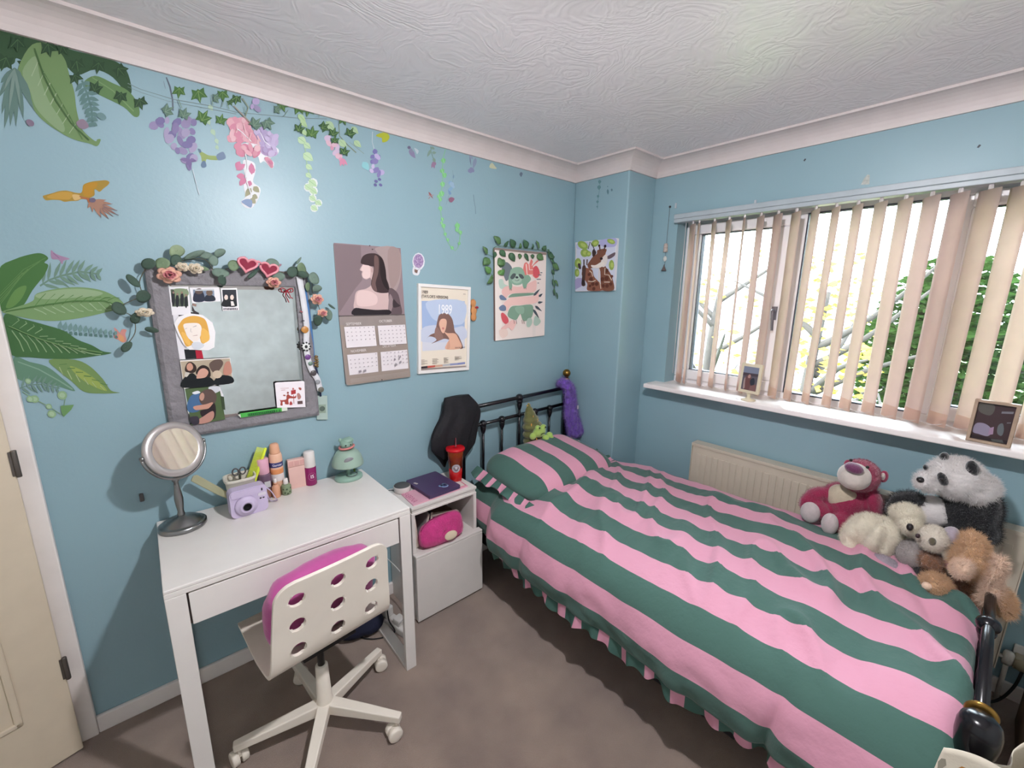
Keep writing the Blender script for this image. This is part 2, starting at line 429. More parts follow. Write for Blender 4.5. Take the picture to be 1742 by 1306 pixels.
# flat printed shapes (stickers, photos, prints), outlines in half millimetres along the wall and up: colour, first x, z, then the steps to each next point
ART = {
 'fern_left': '6f8f86 -354,4382,-16,-14,-16,-16,-14,-20,-12,-22,-8,-24,18,14,16,16,12,20,12,22;6f8f86 -354,4382,-22,-32,-22,-34,-16,-36,-14,-36,-12,-38,22,32,22,34,16,36,14,36;6f8f86 -354,4382,-24,-50,-22,-52,-18,-52,-14,-52,-10,-52,24,50,22,52,18,52,14,52;6f8f86 -354,4382,-24,-66,-22,-66,-18,-66,-14,-66,-10,-66,24,66,22,66,18,68,14,66;6f8f86 -354,4382,-18,-62,-18,-64,-14,-62,-8,-62,-6,-64,20,66,18,64,12,62,10,62;6f8f86 -354,4382,-14,-64,-14,-62,-8,-62,-4,-62,-2,-62,16,66,14,64,8,62,4,62;6f8f86 -354,4382,-8,-54,-6,-54,0,-52,2,-50,6,-50,10,56,6,56,0,52,-2,50;6f8f86 -354,4382,2,-46,4,-44,8,-42,14,-38,16,-36,-2,48,-4,46,-8,42,-14,36;6f8f86 -354,4382,2,-34,4,-32,8,-28,12,-24,16,-22,0,34,-4,34,-10,28,-12,24;6f8f86 -354,4382,-2,-20,-2,-18,4,-14,8,-12,10,-8,4,20,0,20,-2,14,-8,10;8aa59b -354,4378,-20,-32,-18,-34,-14,-34,-12,-36,18,32,18,34,16,34;8aa59b -354,4378,-20,-60,-16,-60,-12,-60,-10,-60,18,62,18,60,14,60;8aa59b -354,4378,-8,-50,-2,-50,0,-48,2,-48,6,52,6,50,0,50',
 'teal_sprig': '6f9491 -88,4396,14,-76,6,-78,-8,-92,12,4,6,92,-6,80,-14,76;6f9491 -82,4386,10,-10,14,2,14,6,14,8,-12,6,-10,4,-14,-2;6f9491 -82,4386,-16,-10,-10,-14,-8,-18,-6,-18,14,12,14,12,8,16;6f9491 -76,4362,10,-10,12,0,16,6,14,10,-12,6,-12,2,-12,-2;6f9491 -76,4362,-16,-12,-12,-14,-6,-18,-8,-18,14,12,14,14,10,16;6f9491 -72,4336,10,-10,14,0,14,8,16,8,-12,6,-12,4,-14,-2;6f9491 -72,4336,-16,-10,-10,-16,-8,-16,-6,-20,14,12,12,14,10,16;6f9491 -68,4310,8,-12,12,-2,14,4,14,6,-10,8,-10,6,-12,0;6f9491 -68,4310,-16,-8,-12,-12,-8,-16,-8,-18,14,8,14,12,10,14;6f9491 -66,4282,6,-12,12,-2,12,4,14,6,-8,8,-10,6,-12,2;6f9491 -66,4282,-16,-6,-10,-12,-8,-16,-6,-16,12,8,12,10,10,14;6f9491 -64,4254,6,-12,8,-2,12,4,14,6,-8,10,-8,6,-10,0;6f9491 -64,4254,-14,-4,-10,-10,-6,-14,-6,-16,12,6,10,10,10,10;6f9491 -66,4226,4,-14,6,-4,10,2,12,4,-4,12,-6,6,-8,2;6f9491 -66,4226,-12,0,-8,-8,-6,-12,-6,-14,10,4,10,4,8,10;6f9491 -68,4196,2,-14,6,-2,8,2,10,4,-2,10,-4,8,-8,2;6f9491 -68,4196,-10,2,-8,-8,-4,-10,-6,-12,10,2,10,4,6,8;6f9491 -70,4166,0,-12,6,-4,8,4,8,4,-2,10,-4,6,-4,2;6f9491 -70,4166,-8,2,-6,-4,-4,-10,-4,-10,8,0,8,2,6,6;9c8a9b~ -140,4156,32,24,20,-32,-22,-24,-24,4;7d9fa0 -2,4208,-8,-8,-10,-4,-12,4,-8,6,-2,10,2,12,8,6,10,4,10,-2,8,-8,4,-10',
 'banana_leaf': '7fa06b~ -266,4524,-68,-124,-10,-62,22,-70,6,-74,34,-62,60,-48,58,-28,64,-8,34,-8,22,42,-16,-2,-12,-12,-46,48,-10,62,-2,64,4,82,-8,92,-10,82,-46,52;98b489~ -262,4468,-64,-96,14,-86,10,-88,38,-64,54,-48,12,44,-44,114,-18,118;5f8450 -258,4438,24,-68,4,2,-26,68;b4c8a4 -258,4440,-36,-82,2,-2,36,82;5f8450 -240,4390,24,-70,2,4,-24,68;b4c8a4 -240,4392,-36,-78,2,-2,36,80;5f8450 -224,4342,24,-72,4,4,-24,70;b4c8a4 -224,4344,-34,-74,2,-2,36,74;5f8450 -206,4292,24,-72,2,2,-22,74;b4c8a4 -206,4294,-34,-68,4,-2,34,70;5f8450 -186,4242,20,-74,4,2,-22,76;b4c8a4 -186,4244,-34,-64,2,-2,34,66;5f8450 -168,4192,20,-76,4,2,-22,76;b4c8a4 -168,4194,-34,-60,2,-2,34,60;5f8450 -150,4140,20,-78,4,2,-20,78;b4c8a4 -148,4142,-34,-56,2,-2,34,56;54784a -262,4504,18,-138,30,-116,48,-108,66,-80,4,8,-66,78,-46,108,-30,114,-18,138',
 'foliage_corner': '3f5f41~ -392,4554,60,4,120,10,106,-16,108,4,74,0,56,-36,12,-104,-24,-40,-58,82,-78,18,-84,-54,-50,44,-68,52,-46,-66,-38,-28,-38,10,-16,-34,-66,-34;6f9460~ -80,4384,60,58,78,-18,66,-22,38,-58,2,-68,-28,-20,-46,44,-86,32,-56,20;86a873 -36,4426,86,-48,84,-94,6,6,-86,94,-88,48;36543a -290,4378,-18,16,-26,-28,4,34,-10,20,24,10,4,14,10,0,16,28,6,-24,18,-12,-26,-22;55774f -310,4434,16,-48,2,4,-16,46;55774f -310,4434,-18,-54,4,0,16,54;55774f -310,4434,36,-4,2,4,-36,2;36543a -410,4344,4,38,-24,-2,22,32,10,30,14,-16,10,10,2,-12,24,10,-14,-30,-4,-36,-22,10;55774f -380,4422,-26,-66,2,0,26,66;55774f -380,4424,-40,-36,2,-2,40,36;55774f -380,4422,8,-46,2,2,-8,46;36543a -92,4430,-10,26,-26,-18,10,32,-2,24,20,0,8,14,8,-6,20,22,-2,-26,10,-22,-26,-10;55774f -94,4496,0,-56,4,2,0,56;55774f -92,4498,-28,-48,2,-2,26,48;55774f -92,4496,26,-20,2,2,-28,20;36543a -12,4450,-2,30,-24,-6,18,28,4,28,16,-10,10,10,4,-8,22,12,-8,-26,2,-28,-24,2;55774f 6,4518,-16,-58,2,0,16,58;55774f 6,4520,-34,-38,0,-2,36,38;55774f 6,4518,16,-34,2,2,-16,34;36543a 124,4476,-22,8,-22,-30,-2,30,-14,14,22,14,4,12,10,2,12,28,10,-18,24,-6,-26,-26;55774f 92,4516,26,-34,2,2,-24,34;55774f 92,4516,-8,-48,2,0,10,50;55774f 94,4516,40,6,0,4,-40,-8;36543a -104,4364,-12,18,-22,-20,6,28,-4,20,18,4,4,10,8,-2,16,22,2,-22,14,-16,-24,-12;55774f -112,4416,6,-44,2,2,-6,44;55774f -112,4416,-20,-42,2,-2,20,44;55774f -112,4416,28,-12,2,4,-30,10;36543a -8,4420,-4,-32,22,2,-18,-26,-10,-24,-12,12,-8,-6,-2,8,-20,-8,10,26,2,28,20,-8;55774f -34,4356,22,52,-2,2,-22,-54;55774f -34,4354,36,30,-2,2,-34,-30;55774f -32,4356,-10,36,-2,0,8,-38;36543a 72,4308,-2,30,-24,-6,16,28,6,26,16,-10,8,10,4,-10,22,12,-8,-24,2,-28,-24,2;55774f 88,4374,-14,-56,2,2,14,54;55774f 88,4376,-32,-36,0,-2,34,36;55774f 88,4374,16,-34,2,2,-16,34;36543a 182,4302,-14,22,-26,-18,8,32,-4,22,22,2,6,12,8,-4,20,22,0,-24,14,-20,-28,-12;55774f 174,4364,4,-52,4,0,-6,54;55774f 174,4364,-26,-48,4,0,24,48;55774f 174,4362,32,-16,2,4,-32,16;36543a -200,4478,-12,26,-26,-20,12,36,-2,26,20,0,8,12,8,-4,20,22,-2,-28,12,-22,-28,-12;55774f -202,4546,0,-58,2,2,2,58;55774f -202,4548,-28,-52,2,0,28,50;55774f -202,4546,30,-20,2,2,-30,20;36543a -330,4458,-6,28,-26,-12,16,32,2,28,18,-6,8,12,6,-6,20,18,-6,-28,6,-26,-24,-4;55774f -320,4528,-10,-60,2,2,10,60;55774f -320,4530,-32,-46,2,-2,32,46;55774f -320,4528,20,-28,2,2,-20,28;36543a -126,4514,-16,14,-22,-24,4,28,-8,16,18,8,4,12,8,0,14,24,6,-20,16,-10,-24,-18;55774f -144,4560,14,-38,2,2,-14,38;55774f -144,4560,-14,-44,2,0,14,44;55774f -144,4558,32,0,2,2,-32,2;8f7f93 -322,4096,-6,-8,-8,-2,-8,0,-6,8,-2,8,2,10,6,8,8,2,8,-2,6,-6,2,-8',
 'ivy_garland': '7d8f8c 128,4442,62,-16,164,-14,216,16,140,-2,204,32,208,32,228,50,0,4,-228,-50,-208,-32,-202,-32,-142,2,-214,-16,-164,12,-62,18;7d8f8c 126,4422,62,-14,134,-14,194,10,194,10,0,4,-194,-10,-194,-12,-132,14,-64,14;4d7440 380,4424,-4,28,-28,-8,16,30,4,24,18,-6,10,10,6,-8,22,16,-8,-26,6,-26,-26,-2;7fa05f 392,4492,-10,-56,2,0,10,56;7fa05f 392,4492,-34,-40,2,0,34,38;7fa05f 392,4490,22,-30,2,4,-22,28;4d7440 500,4428,-14,28,-36,-20,14,38,-4,28,26,0,10,14,10,-4,26,24,0,-32,16,-24,-36,-12;7fa05f 494,4504,4,-66,4,2,-4,64;7fa05f 496,4504,-34,-56,2,0,34,56;7fa05f 496,4502,38,-22,2,2,-38,24;4d7440 636,4472,-10,24,-28,-14,12,32,0,24,20,-2,10,10,6,-4,24,18,-4,-26,12,-22,-28,-8;7fa05f 638,4536,-2,-54,2,0,2,54;7fa05f 638,4536,-32,-44,2,0,32,44;7fa05f 638,4534,30,-22,2,4,-30,22;3d5f3c 710,4472,-4,26,-24,-6,16,26,4,22,16,-8,10,8,4,-6,22,12,-8,-24,4,-24,-24,2;7fa05f 724,4532,-14,-50,4,0,12,50;7fa05f 724,4532,-34,-32,2,-2,34,32;7fa05f 724,4530,18,-28,2,2,-18,28;3d5f3c 690,4462,-12,8,-16,-14,2,18,-8,10,16,6,2,6,6,0,10,16,4,-12,14,-8,-18,-10;7fa05f 676,4492,12,-26,2,2,-14,24;7fa05f 676,4492,-10,-28,2,0,8,28;7fa05f 676,4492,24,-2,0,2,-24,0;4d7440 540,4398,-10,-40,30,-6,-30,-28,-16,-32,-14,22,-12,-8,-2,14,-28,-4,20,30,6,36,24,-16;7fa05f 496,4318,38,66,-4,2,-36,-66;7fa05f 496,4318,50,28,0,4,-52,-30;7fa05f 496,4320,-4,52,-4,-2,6,-52;4d7440 626,4398,0,-30,28,2,-22,-26,-6,-26,-16,12,-10,-8,-4,8,-22,-8,10,24,-2,28,24,-6;7fa05f 604,4332,20,56,-4,0,-18,-56;7fa05f 604,4332,38,32,0,2,-38,-32;7fa05f 604,4334,-14,34,-2,-2,14,-34;4d7440 1036,4508,-20,18,-28,-22,4,32,-8,22,26,4,6,12,10,-2,22,24,4,-24,22,-16,-34,-14;7fa05f 1018,4564,14,-48,4,2,-16,48;7fa05f 1018,4566,-24,-50,4,0,22,50;7fa05f 1018,4564,42,-10,2,2,-42,12;4d7440 1168,4526,-28,16,-32,-32,0,36,-16,20,32,12,4,14,14,0,20,30,12,-24,30,-12,-38,-24;7fa05f 1132,4582,30,-48,2,2,-28,48;7fa05f 1132,4584,-18,-58,4,0,18,58;7fa05f 1132,4582,56,-2,0,4,-54,2;4d7440 1192,4514,-6,34,-36,-8,22,34,6,30,24,-10,12,12,8,-10,32,16,-12,-32,8,-32,-36,2;7fa05f 1210,4592,-18,-66,4,0,18,66;7fa05f 1210,4594,-48,-44,2,-2,48,44;7fa05f 1210,4592,28,-38,2,2,-28,38;3d5f3c 1304,4574,-12,24,-32,-14,12,30,-2,24,24,-2,10,12,8,-6,24,18,-2,-24,14,-22,-32,-6;7fa05f 1302,4636,0,-52,4,2,0,52;7fa05f 1302,4638,-32,-44,2,0,32,42;7fa05f 1302,4636,34,-22,2,4,-34,20;3d5f3c 1148,4464,-2,-32,30,2,-24,-26,-8,-26,-16,14,-12,-8,-4,10,-26,-8,14,24,0,30,24,-8;7fa05f 1122,4398,22,54,-2,2,-24,-56;7fa05f 1120,4398,44,30,-2,2,-42,-30;7fa05f 1122,4400,-14,36,-4,-2,14,-36;4d7440 1236,4466,6,-36,38,8,-24,-34,-6,-32,-24,12,-12,-12,-8,10,-32,-14,10,32,-6,32,36,-4;7fa05f 1218,4386,18,68,-4,-2,-18,-66;7fa05f 1218,4384,48,44,-2,2,-48,-44;7fa05f 1218,4386,-28,40,-2,-2,26,-40;3d5f3c 1364,4508,-22,-30,18,-20,-32,-10,-24,-20,0,24,-12,0,4,14,-22,8,26,18,20,28,10,-26;7fa05f 1302,4460,52,38,0,2,-54,-38;7fa05f 1300,4458,48,2,0,2,-46,0;7fa05f 1302,4460,18,48,-2,0,-18,-48;3d5f3c 1410,4492,0,-30,30,0,-24,-26,-8,-24,-18,12,-12,-8,-4,10,-26,-8,12,24,0,30,28,-8;7fa05f 1384,4428,24,54,-4,0,-22,-54;7fa05f 1384,4426,44,30,-2,2,-44,-30;7fa05f 1384,4428,-14,36,-4,-2,16,-36;4d7440 1498,4526,-24,20,-32,-22,4,32,-10,22,30,4,6,14,12,-2,24,24,6,-24,24,-16,-38,-16;7fa05f 1474,4586,18,-50,4,2,-18,50;7fa05f 1474,4586,-24,-50,2,0,26,50;7fa05f 1474,4584,48,-10,2,4,-48,10;3d5f3c 1560,4526,-8,-34,32,-4,-28,-26,-14,-26,-16,18,-14,-6,-2,10,-30,-4,18,26,6,32,26,-14;7fa05f 1520,4458,34,56,-2,2,-34,-58;7fa05f 1520,4456,50,26,0,4,-52,-26;7fa05f 1520,4460,-8,42,-4,0,10,-44;3d5f3c 1486,4370,2,-32,34,4,-24,-28,-6,-26,-20,12,-12,-8,-4,10,-28,-10,10,26,-2,28,28,-6;7fa05f 1466,4302,18,56,-2,0,-20,-54;7fa05f 1466,4302,44,32,-2,2,-44,-32;7fa05f 1466,4304,-20,36,-4,-2,20,-36;3d5f3c 1400,4430,8,-22,28,8,-14,-24,2,-20,-20,4,-8,-8,-8,6,-20,-14,4,22,-10,18,26,4;7fa05f 1398,4376,2,46,-2,-2,-2,-44;7fa05f 1398,4376,28,34,-2,0,-28,-32;7fa05f 1398,4378,-26,20,-2,-2,26,-20;63806f 350,4364,-20,-28,12,-20,-26,-10,-18,-18,0,24,-10,0,4,12,-14,10,20,16,18,28,6,-26;86a08c 298,4318,44,38,-2,2,-44,-38;86a08c 296,4318,38,0,0,2,-36,2;86a08c 298,4320,18,46,-4,0,-16,-46;63806f 418,4380,-2,-32,26,2,-22,-26,-8,-26,-14,14,-10,-8,-2,10,-22,-8,10,26,2,28,22,-8;86a08c 394,4314,22,54,-2,2,-22,-56;86a08c 392,4314,40,30,-2,2,-38,-30;86a08c 394,4316,-12,38,-2,-2,12,-38;63806f 630,4492,-24,-14,2,-24,-20,6,-18,-8,10,20,-6,6,8,8,-6,16,18,2,20,16,-6,-24;86a08c 582,4478,40,12,0,2,-40,-12;86a08c 582,4478,20,-18,2,2,-22,18;86a08c 582,4478,28,32,-2,2,-26,-32;63806f 1018,4522,-24,-16,2,-22,-20,4,-20,-6,8,20,-4,4,6,8,-6,16,20,4,22,16,-6,-24;86a08c 968,4508,42,10,0,4,-42,-12;86a08c 966,4508,24,-18,2,2,-24,18;86a08c 968,4508,28,32,0,2,-30,-32;63806f 862,4424,-14,-36,26,-12,-30,-22,-18,-26,-10,22,-12,-4,0,14,-26,2,22,24,10,34,20,-20;86a08c 812,4356,44,56,-4,2,-42,-56;86a08c 812,4356,50,18,0,2,-50,-16;86a08c 814,4358,2,50,-4,0,-2,-52;63806f 928,4356,-26,16,-28,-28,0,32,-14,20,28,10,4,14,14,0,18,26,10,-22,26,-14,-34,-20;86a08c 896,4410,26,-46,2,2,-24,46;86a08c 896,4410,-16,-52,2,0,18,52;86a08c 898,4408,46,-2,2,4,-48,2;7a9680 376,4414,14,-50,4,2,-14,50;7a9680 572,4430,-2,64,-4,0,2,-66;7a9680 624,4434,24,62,-2,2,-26,-64;7a9680 668,4432,-8,40,-4,-2,8,-40;7a9680 1028,4478,30,48,-2,2,-32,-50;7a9680 1282,4530,10,52,-4,-2,-10,-50;7a9680 768,4424,-4,48,-4,-2,4,-48',
 'wisteria_purple': '66707c 328,4536,12,-52,4,-74,-6,-68,8,2,6,70,-4,74,-14,52;8893a0 312,4510,6,-42,2,2,-6,42;9a90b3 254,4232,-8,-20,-16,-12,-18,0,-10,10,4,20,12,16,18,8,14,-6;8a80a8 278,4226,-14,-6,-14,6,-10,16,0,20,10,10,16,0,12,-12,6,-18;aaa2c0 298,4252,-8,4,-2,12,6,16,8,12,10,2,4,-10,0,-14,-8,-16;7f78a3 328,4246,-2,16,12,22,20,18,16,4,8,-10,-6,-22,-16,-20,-20,-12;9a90b3 430,4278,-10,-18,-20,-10,-18,0,-8,14,4,20,16,16,20,4,14,-8;8a80a8 444,4220,-12,-4,-10,6,-6,12,4,16,10,10,12,-2,8,-10,2,-14;aaa2c0 278,4158,-6,8,2,24,8,26,12,16,10,0,4,-18,-6,-26,-12,-22;7f78a3 298,4174,0,18,10,18,16,10,14,-2,6,-14,-4,-18,-14,-16,-18,-4;9a90b3 396,4198,-12,-16,-16,-8,-14,6,-6,14,6,18,16,12,16,2,10,-10;8a80a8 372,4130,-12,0,-12,16,-6,22,2,18,10,8,12,-8,10,-20,2,-22;aaa2c0 310,4096,-8,8,0,16,8,16,14,8,10,-2,4,-12,-4,-18,-12,-12;7f78a3 390,4160,4,20,14,20,20,10,16,-6,4,-16,-8,-20,-20,-16,-18,-4;9a90b3 392,4094,-12,-14,-20,-2,-18,10,-6,14,8,16,16,8,20,-4,12,-12;8a80a8 340,4076,-10,0,-6,8,-2,16,6,14,10,4,8,-4,4,-14,-2,-14;aaa2c0 406,4098,-6,12,6,24,14,24,18,12,12,-4,2,-20,-12,-26,-18,-18;7f78a3 378,4054,4,20,16,18,20,6,14,-8,2,-18,-10,-20,-20,-12,-18,0;9a90b3 384,4032,-12,-10,-14,0,-10,8,-2,14,8,14,14,4,12,-4,6,-12;8a80a8 390,3980,-10,4,-8,20,2,28,6,18,12,6,8,-14,4,-24,-4,-26;aaa2c0 406,4042,-8,14,4,18,14,16,16,4,12,-8,2,-18,-8,-18,-18,-10;7f78a3 242,4252,6,18,14,14,18,4,10,-8,0,-18,-12,-16,-16,-10,-14,2;9a90b3 446,4290,-14,-4,-18,4,-14,14,-4,16,8,12,16,0,18,-10,10,-16;8a80a8 448,4274,-12,2,-4,12,2,16,10,14,14,4,8,-8,0,-16,-6,-16;aaa2c0 278,4134,-4,16,8,22,18,18,18,4,10,-10,-2,-22,-14,-20,-20,-12;7f78a3 426,4152,-10,-18,-20,-10,-20,-2,-12,10,2,16,16,16,22,6,16,-4;9a90b3 376,4216,-10,-4,-12,4,-6,10,2,14,8,10,10,0,10,-8,2,-14;8a80a8 334,4198,-12,6,-2,22,8,26,14,18,12,2,8,-16,-2,-26,-12,-22;aaa2c0 372,4196,-2,18,8,20,18,14,16,0,10,-12,-4,-20,-14,-18,-18,-8;82739e 396,4052,-12,8,-14,-2,-14,-6,-14,-10,12,-4,14,-4,12,4;82739e 396,4052,6,-12,10,0,10,4,12,6,-6,8,-10,6,-10,0;82739e 396,4052,-10,-18,-2,-16,4,-14,4,-14,8,18,6,16,0,16;82739e 396,4052,-14,-6,-6,-12,-2,-10,0,-14,12,8,8,10,4,10;d6e2e8 404,3994,6,-54,6,-56,8,-54,4,2,-8,52,-6,58,-6,54',
 'hummingbird': '9db06f~ 454,4128,14,-6,14,-6,30,-12,48,4,6,-22,-44,-10,-26,0,-10,-26,-18,6,-2,30,-6,16;6f8599~ 452,4134,16,-2,2,-16,-12,-6;7c8fa8~ 558,4114,38,30,14,-12,0,-30,-44,-20;6f86a0~ 486,4060,4,-32,-22,-14,-10,16,14,28',
 'bead_strand': 'a9c2b0 536,4326,16,-52,14,-54,4,-56,2,0,-2,58,-16,54,-16,52;b4cfb4 528,4340,-8,-18,4,-8,8,-6,10,-2,4,14,2,12,-6,8;b4cfb4 546,4280,-8,-18,4,-10,10,-6,12,-4,4,16,0,14,-4,8;b4cfb4 564,4224,-8,-16,4,-10,8,-4,10,-2,2,12,2,12,-6,6;b4cfb4 562,4180,-6,-14,2,-8,6,-4,10,-2,2,10,2,10,-4,8;b4cfb4 550,4436,-8,-20,4,-8,10,-6,12,-2,2,14,2,14,-6,8',
 'wisteria_pink': 'f1f3f6~ 684,4168,54,-8,78,4,16,-48,30,16,46,-44,20,46,-22,28,54,42,-2,42,-132,12,-128,-48;f1f3f6~ 726,4116,66,-8,2,-60,-22,-76,42,-36,-12,-64,-30,-52,-28,-36,-44,0,-22,36,30,38,-2,72,16,64,-4,60;e2a9b4~ 644,4354,26,30,36,4,48,18,36,-26,14,-46,74,-44,-14,-44,-116,-6,-58,-12,-46,-10,-6,38,40,28,-24,34;c3b4d6~ 812,4326,42,24,60,-2,52,-28,4,-42,-22,-34,12,-40,-44,-30,-48,12,-24,56,-16,36;d98fa6~ 682,4188,24,14,40,28,56,-18,40,20,-4,-52,-44,-40,-12,28,-24,-16,-12,24,-18,-40,-38,4;b9a2c8~ 842,4232,50,0,50,4,2,-46,-58,-16,-38,12;d7a0b2~ 864,4158,36,2,22,-26,-16,-40,-24,26;d48aa8 700,4102,-20,-10,-12,-12,-2,-16,4,-18,20,10,12,12,2,14;d48aa8 732,4088,-22,-2,-18,-10,-14,-16,-8,-24,22,0,18,10,12,16;d48aa8 772,4104,-16,-24,-6,-22,4,-18,14,-18,16,24,6,22,-4,20;d48aa8 722,4004,-12,14,-14,2,-14,-8,-16,-18,12,-12,14,-4,14,8;d48aa8 732,3996,-22,-6,-18,-12,-10,-18,-4,-24,22,6,18,10,10,20;d48aa8 754,3978,-18,-8,-10,-10,0,-12,8,-14,18,8,10,10,0,12;d48aa8 784,4036,8,18,2,10,-10,4,-16,-4,-10,-18,0,-12,8,-2;d48aa8 708,3946,0,16,-4,10,-10,-4,-14,-12,0,-18,2,-8,10,4;a9a88b 754,3926,-26,-8,-12,-18,-6,-20,-2,-22,20,12,18,14,10,18;a9a88b 770,3940,-6,-24,8,-10,16,-4,18,2,0,18,-4,16,-10,8;a9a88b 754,3874,-2,-22,10,-4,14,4,14,8,-2,14,-6,12,-10,2;a9a88b 742,3852,-8,-24,8,-8,14,-2,16,2,2,18,-2,14,-10,8;8fa3c4~ 680,3822,36,22,34,-6,-10,-50,-34,12;e6b3bd 692,4356,-8,-18,-16,-12,-16,0,-10,10,2,16,12,16,18,8,14,-6;dd9fae 724,4356,-14,-6,-16,4,-10,16,0,16,10,10,14,0,14,-10,6,-16;e9bfc6 750,4364,-8,4,-4,12,4,14,10,10,8,2,6,-8,0,-14,-8,-14;d994a8 658,4300,-2,14,12,20,16,14,18,4,6,-8,-4,-20,-16,-18,-18,-10;e6b3bd 752,4342,-10,-16,-18,-10,-18,0,-8,12,4,18,14,14,18,4,14,-6;dd9fae 772,4328,-10,-4,-12,4,-4,12,2,14,10,8,12,0,8,-8,0,-14;e9bfc6 658,4244,-6,8,0,20,8,22,12,16,10,0,2,-16,-4,-22,-10,-20;d994a8 684,4264,-2,16,10,16,16,8,14,0,6,-12,-4,-18,-14,-14,-16,-4;e6b3bd 770,4294,-10,-14,-16,-8,-14,4,-4,14,4,16,14,10,16,2,10,-8;dd9fae 800,4282,-12,0,-12,14,-6,18,2,18,8,6,14,-6,8,-18,2,-18;e9bfc6 664,4222,-8,8,2,14,6,14,12,8,12,-2,4,-10,-6,-16,-10,-12;d994a8 690,4228,0,16,14,18,18,8,14,-4,6,-14,-8,-18,-16,-14,-18,-2;e6b3bd 784,4252,-12,-12,-18,-2,-16,6,-8,14,8,14,16,6,18,-2,12,-10;dd9fae 806,4250,-8,0,-8,8,-2,12,6,12,8,6,10,-4,4,-12,-2,-14;e9bfc6 828,4236,-6,10,4,22,14,20,16,12,12,-4,2,-18,-10,-22,-16,-18;d994a8 670,4188,4,18,14,14,18,6,14,-6,2,-16,-10,-18,-16,-10,-18,0;e6b3bd 750,4190,-10,-8,-14,-2,-10,8,-2,12,8,12,12,4,12,-4,6,-10;dd9fae 780,4174,-10,4,-6,18,-2,22,8,18,10,4,8,-12,4,-20,-4,-22;e9bfc6 806,4188,-8,12,4,18,12,14,16,4,12,-6,2,-16,-8,-16,-16,-10;d994a8 678,4154,6,16,14,12,16,4,10,-10,0,-14,-10,-16,-16,-8,-14,4;e6b3bd 782,4152,-12,-6,-18,6,-14,12,-4,16,8,8,14,0,18,-10,8,-14;dd9fae 802,4150,-12,2,-4,12,2,14,10,12,12,4,8,-8,2,-14,-8,-14;c9bcdc 856,4330,-6,-16,-16,-12,-16,0,-10,10,2,16,12,14,16,8,14,-6;b9aacf 892,4326,-14,-4,-16,4,-10,14,0,16,8,10,16,0,14,-10,6,-16;cdbfdf 908,4314,-8,2,-2,12,4,14,8,8,10,2,4,-8,0,-12,-6,-12;c9bcdc 926,4292,-2,14,10,18,18,16,18,4,8,-10,-6,-18,-14,-18,-20,-8;b9aacf 874,4300,-8,-16,-18,-8,-16,2,-8,10,2,16,14,14,18,4,14,-6;cdbfdf 902,4278,-10,-4,-10,6,-6,10,4,12,8,8,12,0,8,-8,0,-12;c9bcdc 922,4242,-8,8,2,20,8,22,12,16,10,0,2,-16,-4,-22,-12,-20;b9aacf 840,4244,-2,14,10,16,14,10,14,-2,6,-12,-4,-16,-12,-14,-16,-4;cdbfdf 920,4246,-10,-14,-16,-6,-12,4,-6,12,6,16,12,10,16,2,10,-10;c9bcdc 950,4210,-12,0,-12,12,-6,20,2,16,8,6,12,-8,10,-16,4,-18;b9aacf 866,4192,-8,6,0,14,8,14,12,6,10,0,4,-12,-4,-14,-10,-12;cdbfdf 888,4178,2,18,12,16,18,8,16,-4,4,-14,-8,-18,-16,-12,-18,-2;df9cb0 894,4154,-4,-10,-10,-6,-10,0,-6,6,2,10,6,8,12,4,8,-4;d487a3 916,4118,-8,-2,-10,4,-6,8,-2,10,6,6,10,0,8,-6,4,-10;df9cb0 908,4092,-4,4,-2,6,2,8,6,6,4,0,4,-4,0,-8,-4,-8;f1f3f6 736,4158,6,-80,-22,-74,12,-72,16,-70,8,4,-18,70,-12,68,22,76,-6,80;f1f3f6 698,4316,34,-20,52,-48,4,4,-52,48,-34,22;f1f3f6 850,4322,24,-56,38,-22,2,4,-36,22,-24,56;efc3cb 708,4342,-16,-54,8,0,14,54;efc3cb 746,4358,4,-58,8,4,-4,58;efc3cb 788,4312,-24,-66,6,-2,26,66;efc3cb 826,4296,16,-36,8,4,-16,38;b9a9cf 868,4538,-6,-18,-16,-12,-18,-2,-10,10,2,16,12,16,18,8,14,-4;9d94b4 866,4466,-14,-6,-16,4,-10,14,0,16,10,10,14,2,16,-10,6,-16;b9a9cf 812,4470,-8,2,-2,12,4,12,8,10,8,2,6,-6,0,-14,-8,-12;a39a8c 694,4460,50,-46,52,-46,6,8,-52,46,-50,44;8d9a86 754,4524,32,-48,-24,-62,6,-2,26,68,-32,50',
